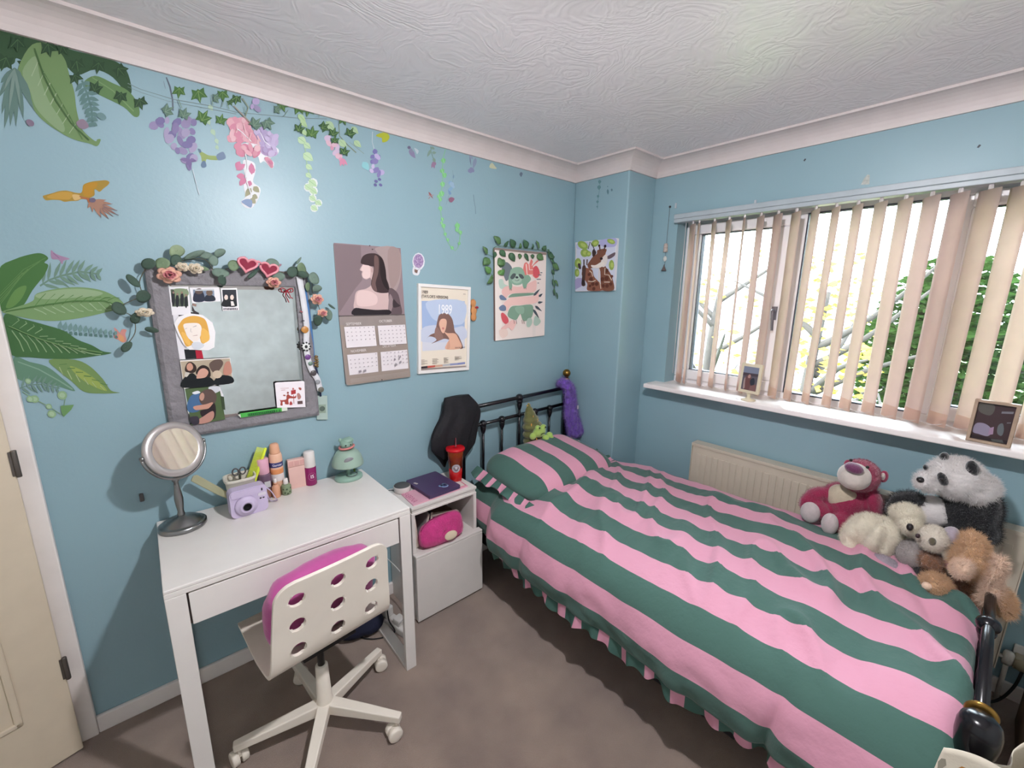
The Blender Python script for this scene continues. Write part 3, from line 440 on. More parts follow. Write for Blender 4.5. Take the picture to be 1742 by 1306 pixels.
 'leaf_strand': 'edf4f2 1240,4040,-10,-28,-26,-18,-28,2,-14,18,2,26,18,24,28,10,24,-10;edf4f2 1198,4002,-10,-24,-22,-14,-22,0,-14,16,2,24,16,20,24,8,20,-10;edf4f2 1236,3980,-10,-24,-22,-14,-22,0,-14,16,2,24,16,20,24,8,20,-10;edf4f2 1222,3920,-8,-20,-20,-14,-22,0,-12,16,2,20,14,20,22,6,18,-8;edf4f2 1264,3892,-8,-20,-18,-12,-20,0,-12,14,2,20,14,18,20,6,16,-8;edf4f2 1228,3846,-8,-20,-20,-14,-22,2,-12,14,0,22,16,18,22,6,18,-8;a9cfa0 1148,4518,22,-68,-12,-78,2,-106,4,-88,14,-96,10,-76,6,-78,18,-62,6,4,-18,60,-4,78,-12,76,-14,98,-4,86,-2,106,12,78,-22,70;c3dfb6 1116,4354,-2,-28,8,-12,16,-2,20,2,20,6,-4,18,-4,18,-10,10,-16,2;8fc083 1114,4352,58,-30,2,2,-58,32;c3dfb6 1156,4320,-2,-22,6,-10,14,-2,16,2,16,4,-2,16,-4,14,-8,8,-14,2;8fc083 1154,4320,48,-26,2,2,-48,26;c3dfb6 1146,4246,-4,-32,10,-14,18,-4,24,2,24,6,-4,22,-6,20,-12,12,-18,4;8fc083 1144,4244,68,-38,2,2,-68,38;c3dfb6 1158,4164,-2,-20,6,-10,12,-2,14,2,18,2,-4,16,-4,12,-8,8,-12,2;8fc083 1158,4164,42,-26,2,2,-44,26;c3dfb6 1152,4100,-2,-20,6,-8,12,-2,12,0,16,4,-4,12,-2,12,-8,8,-10,2;8fc083 1152,4098,40,-24,0,2,-38,24;c3dfb6 1170,4050,-2,-26,8,-14,14,-2,20,0,20,4,-4,20,-4,16,-10,12,-16,2;8fc083 1168,4048,56,-34,2,2,-56,36;c3dfb6 1138,4012,-2,-24,6,-10,12,-4,18,2,16,4,-2,16,-4,14,-8,10,-14,2;8fc083 1136,4010,48,-30,2,2,-48,30;c3dfb6 1174,3990,-2,-24,8,-10,12,-4,18,2,18,2,-4,18,-4,14,-8,10,-14,2;8fc083 1174,3988,48,-30,2,2,-48,30;c3dfb6 1166,3930,-2,-22,8,-8,12,-4,14,0,16,4,-2,14,-4,14,-8,10,-12,2;8fc083 1166,3930,44,-28,2,2,-44,28;c3dfb6 1212,3902,-2,-20,6,-10,12,-2,14,0,14,2,-2,14,-4,12,-6,10,-12,2;8fc083 1212,3900,40,-26,2,2,-40,26;c3dfb6 1172,3858,-2,-22,6,-10,12,-4,16,2,16,2,-2,14,-4,14,-8,10,-12,2;8fc083 1172,3856,44,-28,2,2,-46,28;b8d6a4 1130,4520,-4,-22,8,-12,12,-6,18,-2,18,0,-2,18,-6,16,-8,10,-14,4;8fc083 1128,4520,48,-38,2,2,-48,38;b8d6a4 1144,4480,-2,-22,6,-10,12,-6,16,-2,18,0,-4,16,-4,16,-8,10,-12,4;8fc083 1144,4480,44,-36,2,2,-46,34;b8d6a4 1148,4414,-2,-18,6,-10,10,-4,12,-2,16,0,-2,14,-4,12,-6,8,-12,4;8fc083 1148,4412,38,-30,0,2,-38,30',
 'wisteria_small': '7f8f76 1440,4526,0,-90,64,-56,70,-46,6,8,-70,44,-64,54,2,88;8f9f86 1520,4408,124,-66,2,4,-124,64;d3bfd6 1374,4404,-8,-16,-18,-12,-20,-2,-10,10,0,18,14,14,20,8,16,-4;e0bccb 1376,4344,-16,-6,-18,4,-12,16,-2,16,10,10,18,0,16,-10,8,-16;dba3b8 1372,4312,-8,4,-4,10,4,16,8,10,12,2,6,-8,0,-14,-8,-14;d3bfd6 1376,4280,-2,14,12,20,20,16,18,4,10,-10,-6,-18,-16,-20,-22,-10;e0bccb 1456,4282,-10,-16,-20,-10,-20,2,-10,12,2,18,18,14,20,4,16,-8;dba3b8 1454,4240,-12,-4,-12,4,-8,12,4,14,10,8,14,0,10,-8,2,-14;d3bfd6 1408,4306,-8,8,0,22,8,22,14,16,10,0,6,-14,-6,-24,-12,-20;e0bccb 1372,4348,-2,14,10,18,18,10,16,-2,8,-12,-4,-18,-16,-14,-18,-4;d992ad 1450,4268,-16,-16,-6,-18,0,-16,4,-16,12,16,10,18,2,16;d992ad 1450,4268,0,-20,10,-12,16,-8,18,-6,-6,18,-6,14,-12,12;d992ad 1450,4268,-10,-20,4,-16,8,-12,12,-12,4,18,2,18,-6,14;b5d1a6 1338,4520,-6,-30,10,-16,16,-6,24,0,24,0,-4,24,-4,18,-10,16,-18,4;8fb583 1336,4518,64,-46,2,2,-64,48;b5d1a6 1434,4406,-4,-28,8,-14,16,-6,20,0,24,0,-4,20,-4,18,-10,14,-16,4;8fb583 1434,4406,58,-44,2,2,-58,44;b5d1a6 1546,4530,-4,-24,8,-12,14,-6,20,0,20,2,-4,16,-4,16,-8,12,-16,4;8fb583 1546,4528,52,-36,2,2,-52,36;b5d1a6 1562,4428,-4,-24,8,-12,14,-6,20,0,20,0,-2,18,-6,16,-8,12,-14,4;8fb583 1562,4428,52,-40,2,2,-52,40',
 'wisteria_violet': 'c8d6da 1730,4538,-8,-86,18,-68,6,4,-18,66,8,84;7c78ae 1742,4404,-18,-22,0,-12,12,-10,16,-8,10,18,8,16,-6,12;7c78ae 1704,4342,-6,-20,8,-6,14,2,18,6,0,16,-2,12,-10,2;7c78ae 1788,4364,-28,-10,-10,-14,-2,-18,2,-18,20,12,18,12,8,16;7c78ae 1696,4298,2,-20,10,-4,16,6,18,10,-6,14,-8,10,-12,0;8a83b6 1772,4308,-8,-18,-18,-12,-20,0,-12,10,0,16,14,16,22,8,16,-6;c0b2da 1788,4324,-16,-6,-18,6,-14,14,-2,16,12,12,18,0,18,-12,8,-16;d0c4e4 1716,4234,-8,4,-4,12,4,14,8,10,12,2,6,-8,0,-14,-6,-14;8a83b6 1718,4206,-4,14,12,20,20,14,20,4,10,-10,-4,-18,-18,-18,-22,-10;c0b2da 1826,4222,-12,-16,-20,-10,-22,2,-10,12,2,16,18,14,22,4,16,-6;d0c4e4 1716,4202,-12,-4,-14,4,-6,12,2,12,12,8,12,0,10,-8,4,-14;8a83b6 1762,4170,-10,8,0,20,10,24,12,14,12,0,4,-16,-4,-22,-12,-20;6f6da0 1756,4132,-12,-8,-14,2,-8,10,8,12,14,2,12,-6;6f6da0 1788,4154,-12,-8,-14,2,-6,10,6,10,14,4,12,-8;6f6da0 1796,4108,-12,-8,-14,2,-8,10,8,12,14,2,12,-8;6f6da0 1746,4100,-12,-8,-14,2,-6,10,6,12,16,2,10,-8;93cdd2 1628,4274,-12,-28,4,-16,14,-8,20,-4,22,-4,4,22,0,20,-6,16,-16,6',
 'yellow_leaf': 'b7bf3c~ 1762,4514,42,28,56,16,30,-26,-26,-42,-44,-18,-4,32,-28,2',
 'lavender_bit': '6f6a85 2096,4488,-2,-8,-8,-6,-8,-4,-8,0,-6,4,-2,6,2,8,6,6,10,4,8,0,6,-4;8f88a8 2080,4470,-6,-26,8,-16,14,-12,20,-8,24,-4,-2,20,-4,20,-8,16,-16,10;8d92a8 2116,4470,2,-10,-2,-8,-6,-6,-8,-2,-8,4,-6,8,-2,8,2,10,6,6,8,0,8,-4;c4d2d8~ 2132,4492,44,-14,-16,-34,-14,16',
 'leaf_sprig': '76937f 2304,4540,6,-48,22,-58,-4,-38,6,0,4,40,-22,58,-6,48;8aa596 2314,4518,-26,-16,-12,-20,-8,-20,-2,-22,20,18,18,18,10,20;7a9686 2312,4518,-44,-72,2,0,44,72;8aa596 2306,4536,4,-14,12,-4,14,2,16,6,-6,10,-8,8,-12,2;7a9686 2306,4534,42,-8,2,2,-42,8;8aa596 2320,4488,12,-10,12,2,12,8,12,10,-12,6,-12,2,-12,-2;7a9686 2320,4488,44,8,0,2,-44,-8;8aa596 2332,4448,-10,-20,4,-12,12,-8,14,-8,4,16,2,16,-6,10;7a9686 2330,4446,20,-42,2,0,-20,44;9d7f9a 2334,4416,-18,-16,-8,-18,-2,-16,2,-18,14,16,12,18,6,16;9d7f9a 2342,4412,-8,-14,2,-8,10,-4,10,-4,4,12,2,10,-4,6;9d7f9a 2330,4396,-10,-16,2,-12,8,-8,10,-10,6,14,2,14,-2,12',
 'trailing_vine': '8fd09a 2470,4552,-30,-84,-12,-104,6,-76,-14,-80,-12,-74,-22,-64,8,-78,14,-92,18,-80,22,-80,34,-66,42,-54,46,-18,40,40,20,74,10,72,-34,54,-6,54,-10,-2,6,-56,34,-52,-10,-70,-18,-72,-32,-36,-40,18,-42,52,-32,66,-22,80,-18,78,-14,92,-8,78,22,62,12,74,14,80,-6,76,12,106,30,82;86d08a 2438,4466,-18,-20,-2,-12,8,-6,14,-6,16,-4,8,14,6,14,2,12,-10,8;bfe8bd 2436,4464,16,-44,4,2,-18,44;86d08a 2422,4368,-18,-18,-2,-12,8,-8,14,-4,16,-6,8,16,6,14,2,10,-10,8;bfe8bd 2420,4368,16,-44,4,2,-18,44;86d08a 2446,4334,-18,-18,0,-12,6,-8,14,-6,16,-4,10,14,6,14,0,12,-8,8;bfe8bd 2446,4334,16,-44,2,0,-16,46;86d08a 2422,4248,-18,-18,-2,-12,8,-8,14,-6,16,-4,8,14,8,14,0,12,-10,8;bfe8bd 2420,4248,16,-46,4,2,-18,46;86d08a 2408,4162,-20,-20,-2,-14,10,-8,14,-8,18,-6,10,18,8,14,0,14,-10,8;bfe8bd 2406,4162,20,-52,2,2,-18,50;86d08a 2378,4124,-14,-16,-2,-8,6,-8,12,-4,12,-4,8,12,4,10,0,10,-6,6;bfe8bd 2376,4122,14,-36,2,2,-12,36;86d08a 2394,4100,-14,-16,-2,-8,6,-8,10,-4,14,-4,6,12,6,10,0,10,-6,6;bfe8bd 2392,4098,14,-36,2,0,-14,38;86d08a 2390,4018,-16,-16,-2,-10,8,-8,12,-6,14,-6,8,14,6,12,0,12,-8,6;bfe8bd 2388,4018,16,-42,2,0,-14,42;86d08a 2412,3914,-12,-14,-2,-8,6,-6,10,-4,10,-6,8,12,4,10,0,8,-6,6;bfe8bd 2410,3912,12,-32,4,0,-12,34;86d08a 2402,3876,-10,-12,-2,-6,4,-6,10,-4,10,-4,4,10,4,8,0,8,-4,4;bfe8bd 2400,3876,10,-30,4,2,-10,28;86d08a 2422,3856,-16,-16,-2,-10,6,-8,14,-8,14,-4,8,12,6,14,2,10,-10,8;bfe8bd 2420,3856,16,-44,2,2,-16,42;86d08a 2442,3774,-14,-12,0,-10,6,-6,10,-4,10,-4,8,10,4,10,0,8,-6,6;bfe8bd 2440,3774,12,-34,2,0,-12,34;86d08a 2472,3720,-12,-12,-2,-8,6,-6,8,-4,12,-4,6,10,4,8,0,8,-6,6;bfe8bd 2470,3720,12,-32,2,0,-12,34;86d08a 2520,3648,-14,-12,0,-10,6,-6,10,-6,12,-4,6,10,6,10,0,10,-8,6;bfe8bd 2518,3648,14,-36,2,2,-12,34;86d08a 2610,3696,-12,-10,-2,-8,6,-6,8,-4,12,-4,6,8,4,10,0,6,-6,6;bfe8bd 2608,3696,12,-30,2,0,-12,30;86d08a 2624,3812,-16,-16,-2,-10,8,-8,12,-4,14,-6,8,12,4,12,2,10,-8,6;bfe8bd 2622,3810,16,-38,2,0,-16,40;86d08a 2586,3880,-20,-20,-2,-14,10,-10,16,-8,18,-6,10,16,8,16,0,14,-10,8;bfe8bd 2586,3880,20,-54,2,0,-20,54;86d08a 2582,3830,-16,-16,0,-10,6,-6,12,-6,14,-6,8,12,4,12,2,10,-8,8;bfe8bd 2580,3830,16,-40,2,0,-14,40',
 'blue_sprig': '8fa8b0 2550,4372,10,-64,-30,-84,-24,-82,-42,-100,4,0,42,98,24,84,30,86,-10,64;8fb4cf 2550,4256,-6,-12,-16,-10,-18,0,-12,8,0,12,12,14,18,4,16,-4;a3c0d6 2570,4212,-14,-4,-18,4,-12,12,-2,14,10,8,16,0,16,-10,8,-12;7f9fc4 2504,4164,-10,4,-2,8,2,12,8,8,10,0,6,-6,0,-10,-4,-10;8fb4cf 2498,4178,-2,12,10,14,18,12,16,2,10,-8,-4,-14,-14,-14,-20,-8;a3c0d6 2566,4246,-10,-12,-18,-8,-18,2,-10,10,2,12,14,12,20,2,16,-6;7f9fc4 2524,4144,-10,-4,-12,4,-6,10,2,10,8,6,12,0,10,-8,2,-10;9a6f86~ 2496,4100,34,20,38,-10,-32,-38,-30,2;7f9bb0 2562,4336,-8,-12,-4,-10,2,-10,2,-10,8,12,4,10,2,10',
 'dragonfly': '9a5f5f 2270,4132,4,-20,12,-14,16,-12,18,-12,-8,18,-8,18,-14,14;b09a9a 2292,4096,-8,8,-12,0,-14,-2,10,-6,10,-4;b09a9a 2292,4098,16,0,12,6,14,8,-14,0,-16,-4;a08888 2288,4090,-12,-6,-8,-10,-6,-10,12,6,10,8',
 'purple_drop': '9aa6bd 2756,4550,2,-16,12,-6,16,-2,20,2,-6,12,-8,10,-12,6;93a0b8 2838,4548,-24,-24,-12,-24,-4,-22,2,-22,4,-24,18,24,16,22,10,24,2,22;8f93b4 2800,4416,-6,-16,-20,-12,-22,0,-14,8,0,16,14,14,22,6,20,-4;8f93b4 2816,4406,-16,-6,-22,6,-14,12,-4,16,12,10,20,0,20,-10,8,-14;7f8aa0 2762,4546,-2,-26,2,-22,8,-22,8,-22,0,24,-2,24,-4,22',
 'pale_leaf': 'd3d6b4~ 3018,4502,34,38,38,-24,26,-24,-84,-8',
 'tiny_bud': '6f7f8f 3472,4524,-18,-14,-6,-12,4,-10,10,-8,12,-10,10,14,8,12,4,12,-4,10',
 'twig_scrap': '7f98a3 2804,4184,6,-54,16,-68,4,-64,8,2,-6,64,-16,68,-4,54',
 'balloon': 'eef0f4 2206,3476,-10,-42,-28,-32,-34,-14,-34,10,-24,30,-6,40,10,42,26,32,34,14,34,-10,24,-28;eef0f4~ 2082,3424,68,-22,-22,-60,-58,12;b39ac0 2192,3480,-8,-34,-22,-26,-28,-10,-28,8,-20,24,-6,32,10,34,20,26,28,10,28,-6,20,-24;9a7fae 2148,3478,-2,-6,-8,0,-4,6,4,4,8,2;c9b6d4 2134,3468,-4,-6,-6,0,-4,6,4,4,8,2;8f74a6 2144,3494,-4,-4,-6,0,-4,4,4,6,8,0;9a7fae 2152,3462,-4,-6,-6,0,-4,6,4,4,6,2;c9b6d4 2124,3480,-4,-4,-6,-2,-4,6,4,6,8,0;8f74a6 2160,3492,-2,-6,-8,0,-4,6,4,6,8,0;9a7fae 2136,3450,-4,-4,-6,-2,-4,6,4,6,6,0;c9b6d4 2132,3504,-2,-6,-8,0,-4,4,4,6,8,0;8f74a6 2166,3468,-4,-6,-6,0,-4,6,4,4,8,2;9a7fae 2118,3464,-4,-6,-8,0,-2,4,4,6,6,0;c9b6d4 2156,3510,-4,-6,-6,0,-4,6,4,6,6,0;8f74a6 2150,3442,-4,-4,-6,-2,-4,6,4,6,8,0;9a7fae 2116,3496,-2,-6,-8,0,-4,4,4,6,8,0;c9b6d4 2174,3488,-2,-6,-8,0,-4,6,4,4,8,2;8f74a6 2122,3442,-4,-4,-6,-2,-4,6,4,6,6,0;9a7fae 2140,3520,-4,-6,-6,0,-4,6,4,4,6,0;c9b6d4 2170,3450,-4,-4,-8,-2,-4,6,4,6,8,0;8f74a6 2106,3474,-4,-6,-6,0,-4,6,4,4,6,0;9a7fae 2170,3512,-2,-6,-8,0,-4,6,4,6,8,0;c9b6d4 2140,3430,-4,-6,-8,0,-2,4,2,6,8,0;8f74a6 2118,3514,-2,-6,-8,0,-4,6,4,4,8,2;9a7fae 2184,3474,-4,-6,-8,0,-2,4,2,6,8,0;c9b6d4 2108,3446,-4,-6,-8,0,-2,6,4,6,6,0;8f74a6 2154,3530,-4,-6,-6,0,-4,4,4,6,6,0;9a7fae 2162,3432,-4,-6,-6,0,-4,6,4,4,8,0;c9b6d4 2102,3492,-4,-6,-8,0,-2,6,4,4,6,2;8a6f64 2084,3398,38,-8,-10,-30,-26,10;8a7f8f 2096,3426,-8,-28,2,0,8,28;8a7f8f 2150,3416,-32,-26,2,-2,32,26',
 'pillar_vine': '6f8f94 3490,4528,-2,-86,12,-78,8,-80,-2,-82,-6,0,2,82,-8,78,-12,80,2,84;648a8c 3490,4528,20,-4,4,-8,-2,-10,-8,-12,-10,-10,-12,6,-10,6,-4,8,4,10;86a5a4 3492,4528,2,-40,-2,-2,-2,42;648a8c 3494,4470,22,-4,6,-10,-2,-12,-10,-14,-14,-14,-12,8,-12,8,-4,10,4,12;86a5a4 3496,4472,2,-50,-2,-2,-4,50;648a8c 3502,4362,16,-4,4,-6,-2,-8,-6,-8,-8,-10,-10,4,-8,6,-2,8,2,8;86a5a4 3504,4362,2,-32,-2,-2,-2,34;648a8c 3506,4300,16,-4,4,-6,-2,-8,-6,-8,-8,-10,-10,6,-8,4,-4,8,4,8;86a5a4 3508,4300,2,-32,-2,-2,-4,34;648a8c 3506,4238,10,-2,4,-4,0,-6,-4,-4,-4,-6,-8,2,-4,4,-4,4,2,4;86a5a4 3508,4238,4,-20,-2,-2,-4,22',
 'pillar_bud': '5f7f86 3366,4406,10,-12,2,-12,-4,-14,-8,-14,-8,-14,-6,12,-4,12,0,14,4,12;648088 3292,4384,2,-8,4,-4,8,-2,6,4,4,6,4,8,-2,6,-4,6,-6,0,-8,-2,-4,-8;648088 3360,4432,2,-2,2,-2,4,-2,4,2,2,4,2,2,-2,4,-2,2,-4,0,-4,-2,-2,-2',
 'fern_upper': '7c9f8c -434,3182,42,36,62,28,80,26,86,-10,4,10,-88,12,-84,-26,-60,-30,-44,-36;7c9f8c -422,3198,12,26,8,26,4,28,2,28,-10,-26,-10,-26,-6,-28;7c9f8c -422,3198,14,-16,18,-8,20,-2,20,0,-16,12,-18,10,-18,6;7c9f8c -398,3218,14,28,8,28,4,28,2,28,-10,-26,-10,-28,-6,-28;7c9f8c -398,3218,16,-14,18,-8,20,-2,22,-2,-18,14,-18,10,-18,6;7c9f8c -370,3234,16,22,12,26,10,28,8,28,-16,-24,-14,-24,-10,-26;7c9f8c -370,3234,10,-22,16,-14,18,-10,18,-10,-12,20,-14,18,-16,12;7c9f8c -344,3246,18,22,12,26,8,26,8,30,-14,-24,-14,-24,-12,-26;7c9f8c -344,3246,10,-22,16,-14,18,-10,18,-8,-12,20,-14,16,-16,14;7c9f8c -316,3256,18,20,14,22,10,26,10,26,-18,-20,-14,-22,-12,-24;7c9f8c -316,3256,8,-22,12,-16,16,-12,16,-10,-10,20,-10,18,-14,16;7c9f8c -288,3266,18,16,12,22,10,22,8,26,-16,-20,-14,-18,-12,-22;7c9f8c -288,3266,6,-22,12,-16,16,-10,16,-8,-10,18,-10,18,-12,14;7c9f8c -260,3274,16,14,12,20,8,20,8,24,-16,-18,-12,-16,-10,-20;7c9f8c -260,3274,6,-20,10,-14,14,-8,14,-8,-6,18,-10,16,-12,12;7c9f8c -232,3276,16,6,12,12,12,16,10,18,-16,-8,-14,-10,-12,-14;7c9f8c -232,3276,0,-22,4,-16,10,-12,10,-12,-2,20,-2,18,-8,14;7c9f8c -204,3272,14,4,10,10,10,14,8,16,-14,-6,-12,-8,-10,-12;7c9f8c -204,3272,-2,-18,4,-14,8,-10,10,-10,0,18,-2,16,-6,12;7c9f8c -176,3270,12,0,10,10,6,12,6,14,-10,-6,-12,-6,-8,-8;7c9f8c -176,3270,-2,-18,2,-10,8,-8,8,-8,2,16,-2,12,-6,10',
 'lily_pink': 'a586a2~ -358,3400,14,-16,18,-12,42,-18,-28,-12,-10,-22,-12,26,-28,4;8d6f8f -352,3382,22,-30,2,4,-20,30',
 'palm_leaf_broad': '4f7f45~ -586,3272,72,66,84,38,36,0,18,-24,-20,-26,14,-16,-24,-56,-24,-36,-40,-58,-56,-96,-56,-26,-36,26;6a9658 -618,3064,52,76,72,122,-2,2,-72,-120,-52,-78;6a9658 -616,3080,70,94,78,110,-2,4,-78,-110,-68,-94;6a9658 -612,3098,86,112,86,98,-2,2,-86,-98,-86,-112;6a9658 -610,3114,104,130,94,86,-2,4,-94,-86,-104,-130;6a9658 -608,3132,122,148,102,74,-2,2,-102,-74,-120,-148;6d9a55~ -590,3064,50,96,50,26,-28,-70,-44,-52',
 'eucalyptus_printed': '7ea3a0 -392,2916,12,12,4,14,0,16,-2,18,-10,-14,-8,-14,-2,-14;5f8580 -392,2914,-6,-12,0,-8,6,-2,8,-2,2,10,2,8,-2,6;7ea3a0 -372,2912,14,12,4,14,0,16,-2,16,-10,-14,-8,-12,-2,-16;5f8580 -372,2910,-6,-12,2,-6,6,-4,8,-2,2,10,2,10,-4,4;7ea3a0 -350,2908,14,12,4,12,0,16,-2,14,-10,-12,-8,-12,-2,-14;5f8580 -350,2906,-4,-12,0,-6,6,-4,8,0,2,10,0,8,-2,6;7ea3a0 -328,2904,14,10,4,14,0,14,-4,14,-8,-10,-8,-12,-2,-14;5f8580 -328,2902,-4,-12,2,-6,4,-2,8,-2,2,10,0,8,-2,6;7ea3a0 -304,2900,12,10,4,12,-2,14,-2,14,-8,-10,-8,-12,-2,-12;5f8580 -306,2898,-4,-12,2,-6,6,-2,6,0,2,8,0,8,-2,6;7ea3a0 -282,2896,12,10,4,10,0,14,-2,14,-10,-10,-6,-12,-4,-12;5f8580 -282,2894,-6,-12,2,-4,6,-4,6,0,2,10,2,8,-4,4;7ea3a0 -260,2892,12,8,4,12,0,12,-2,12,-8,-8,-8,-10,-2,-12;5f8580 -260,2890,-4,-12,2,-4,6,-2,6,-2,2,10,0,8,-4,4;7ea3a0 -236,2888,10,8,4,10,0,12,-2,12,-8,-8,-6,-10,-4,-10;5f8580 -236,2886,-4,-10,2,-6,4,-2,8,0,0,8,0,8,-2,4;7ea3a0 -214,2884,12,6,4,10,-2,12,0,12,-8,-8,-8,-10,-2,-10;5f8580 -214,2882,-2,-10,2,-6,4,-2,6,0,2,8,0,8,-4,4;7ea3a0 -190,2880,10,6,4,8,0,12,-2,10,-8,-6,-6,-8,-2,-10;5f8580 -190,2878,-2,-10,2,-6,4,0,6,-2,2,10,0,6,-4,4;7ea3a0 -166,2876,10,6,4,8,0,10,-2,10,-8,-6,-6,-8,-2,-8;5f8580 -166,2874,-2,-10,2,-6,4,0,6,0,2,8,-2,6,-2,4;7ea3a0 -142,2872,10,4,4,8,0,8,-2,10,-8,-4,-6,-8,-2,-8;5f8580 -142,2870,-2,-10,2,-4,6,-2,6,0,0,8,-2,6,-2,4',
 'stripe_leaf_upper': '86ab73~ -606,3038,62,26,66,34,24,44,98,32,106,8,94,-22,66,-50,22,-46,-32,-20,-44,-14,-104,-30,-102,-20,-78,-4,-78,16,-80,28;a3bf94~ -460,3134,104,32,106,6,86,-22,-38,-24,-110,-10,-116,-8;64904f -478,3058,36,52,26,32,-2,2,-26,-30,-36,-54;b3cda5 -480,3050,30,-20,16,-16,2,4,-16,16,-30,20;64904f -438,3062,34,50,26,26,0,4,-26,-28,-36,-48;b3cda5 -442,3056,32,-26,16,-12,2,4,-16,12,-32,26;64904f -398,3068,34,44,26,22,-2,4,-26,-22,-34,-46;b3cda5 -402,3060,32,-28,18,-10,2,4,-18,10,-32,28;64904f -358,3072,34,42,26,18,-2,4,-24,-20,-36,-40;b3cda5 -362,3066,32,-34,18,-6,2,4,-18,8,-32,32;64904f -318,3078,36,36,24,14,0,4,-26,-14,-34,-38;b3cda5 -320,3070,32,-36,20,-6,0,6,-18,4,-32,36;64904f -276,3082,36,32,24,10,0,4,-26,-8,-34,-34;b3cda5 -278,3076,32,-40,20,-4,2,6,-20,2,-32,40;64904f -232,3088,34,28,24,4,0,6,-24,-6,-36,-28;b3cda5 -236,3082,32,-46,22,0,0,6,-20,-2,-30,46;64904f -190,3094,36,22,24,0,0,6,-26,0,-34,-24;b3cda5 -192,3088,32,-50,24,2,0,6,-22,-4,-32,48;64904f -144,3098,34,20,24,-4,0,4,-24,4,-36,-18;b3cda5 -148,3092,34,-52,24,6,-2,4,-20,-6,-32,52;5a874a -594,3034,130,30,162,30,138,0,80,-38,2,6,-82,40,-136,0,-164,-30,-130,-32',
 'stripe_leaf_dark': '4a7746~ -602,3020,66,-26,86,-40,76,-40,52,-58,62,-42,44,-42,42,-16,-82,-14,-96,-8,-98,8,-92,18,-68,20,-4,110;9cbd8d -584,2950,36,34,-4,12,-4,-4,6,-6,-34,-34;9cbd8d -590,2924,20,-64,8,-64,4,2,-8,64,-20,64;9cbd8d -556,2934,36,30,-4,14,-4,-4,6,-6,-34,-32;9cbd8d -562,2908,22,-58,10,-58,2,2,-8,58,-22,60;9cbd8d -526,2916,34,30,-4,12,-2,-2,4,-8,-34,-28;9cbd8d -532,2894,22,-54,10,-52,4,2,-10,52,-24,54;9cbd8d -498,2900,36,26,-4,12,-4,-2,6,-6,-34,-26;9cbd8d -504,2878,24,-48,12,-46,4,2,-12,46,-24,50;9cbd8d -482,2882,36,0,0,4,-34,0;9cbd8d -472,2862,24,-44,14,-40,2,4,-12,40,-26,44;9cbd8d -452,2866,36,-2,0,4,-34,2;9cbd8d -442,2846,26,-38,14,-34,4,4,-14,34,-28,38;9cbd8d -420,2850,34,-4,2,4,-36,4;9cbd8d -412,2830,28,-34,16,-26,4,4,-16,28,-28,34;9cbd8d -390,2834,36,-6,2,4,-36,6;9cbd8d -380,2814,30,-28,16,-22,4,4,-18,22,-28,28;9cbd8d -358,2818,36,-8,2,4,-36,8;9cbd8d -348,2798,32,-24,18,-14,2,4,-18,16,-30,22;9cbd8d -324,2800,36,-10,0,6,-36,10;9cbd8d -314,2780,32,-18,20,-8,2,6,-20,8,-32,18;9cbd8d -292,2784,36,-12,2,4,-36,12;9cbd8d -280,2764,32,-14,22,-2,0,6,-20,2,-34,12;7ba468 -596,2950,102,-78,118,-64,158,-48,2,6,-158,48,-118,64,-102,76',
 'stripe_leaf_lower': '7fa062~ -464,2736,110,-8,62,-46,52,-94,28,-82,42,-22,-106,10,-66,24,-44,74,-44,68;a8bd62~ -380,2688,56,-36,60,-76,34,-70,-54,32,-60,68;5f8a4f -424,2700,34,2,0,4,-34,-2;b9cc9a -428,2688,12,-64,2,2,-10,62;5f8a4f -392,2672,34,-2,0,6,-34,2;b9cc9a -396,2660,12,-58,4,2,-12,58;5f8a4f -358,2644,32,-4,2,4,-34,6;b9cc9a -362,2632,12,-52,4,2,-12,52;5f8a4f -326,2616,34,-8,2,6,-34,8;b9cc9a -328,2602,14,-44,4,2,-16,46;5f8a4f -292,2588,34,-12,2,4,-34,12;b9cc9a -294,2574,16,-40,2,4,-16,38;5f8a4f -256,2558,34,-14,2,4,-34,14;b9cc9a -260,2544,18,-32,2,2,-16,32',
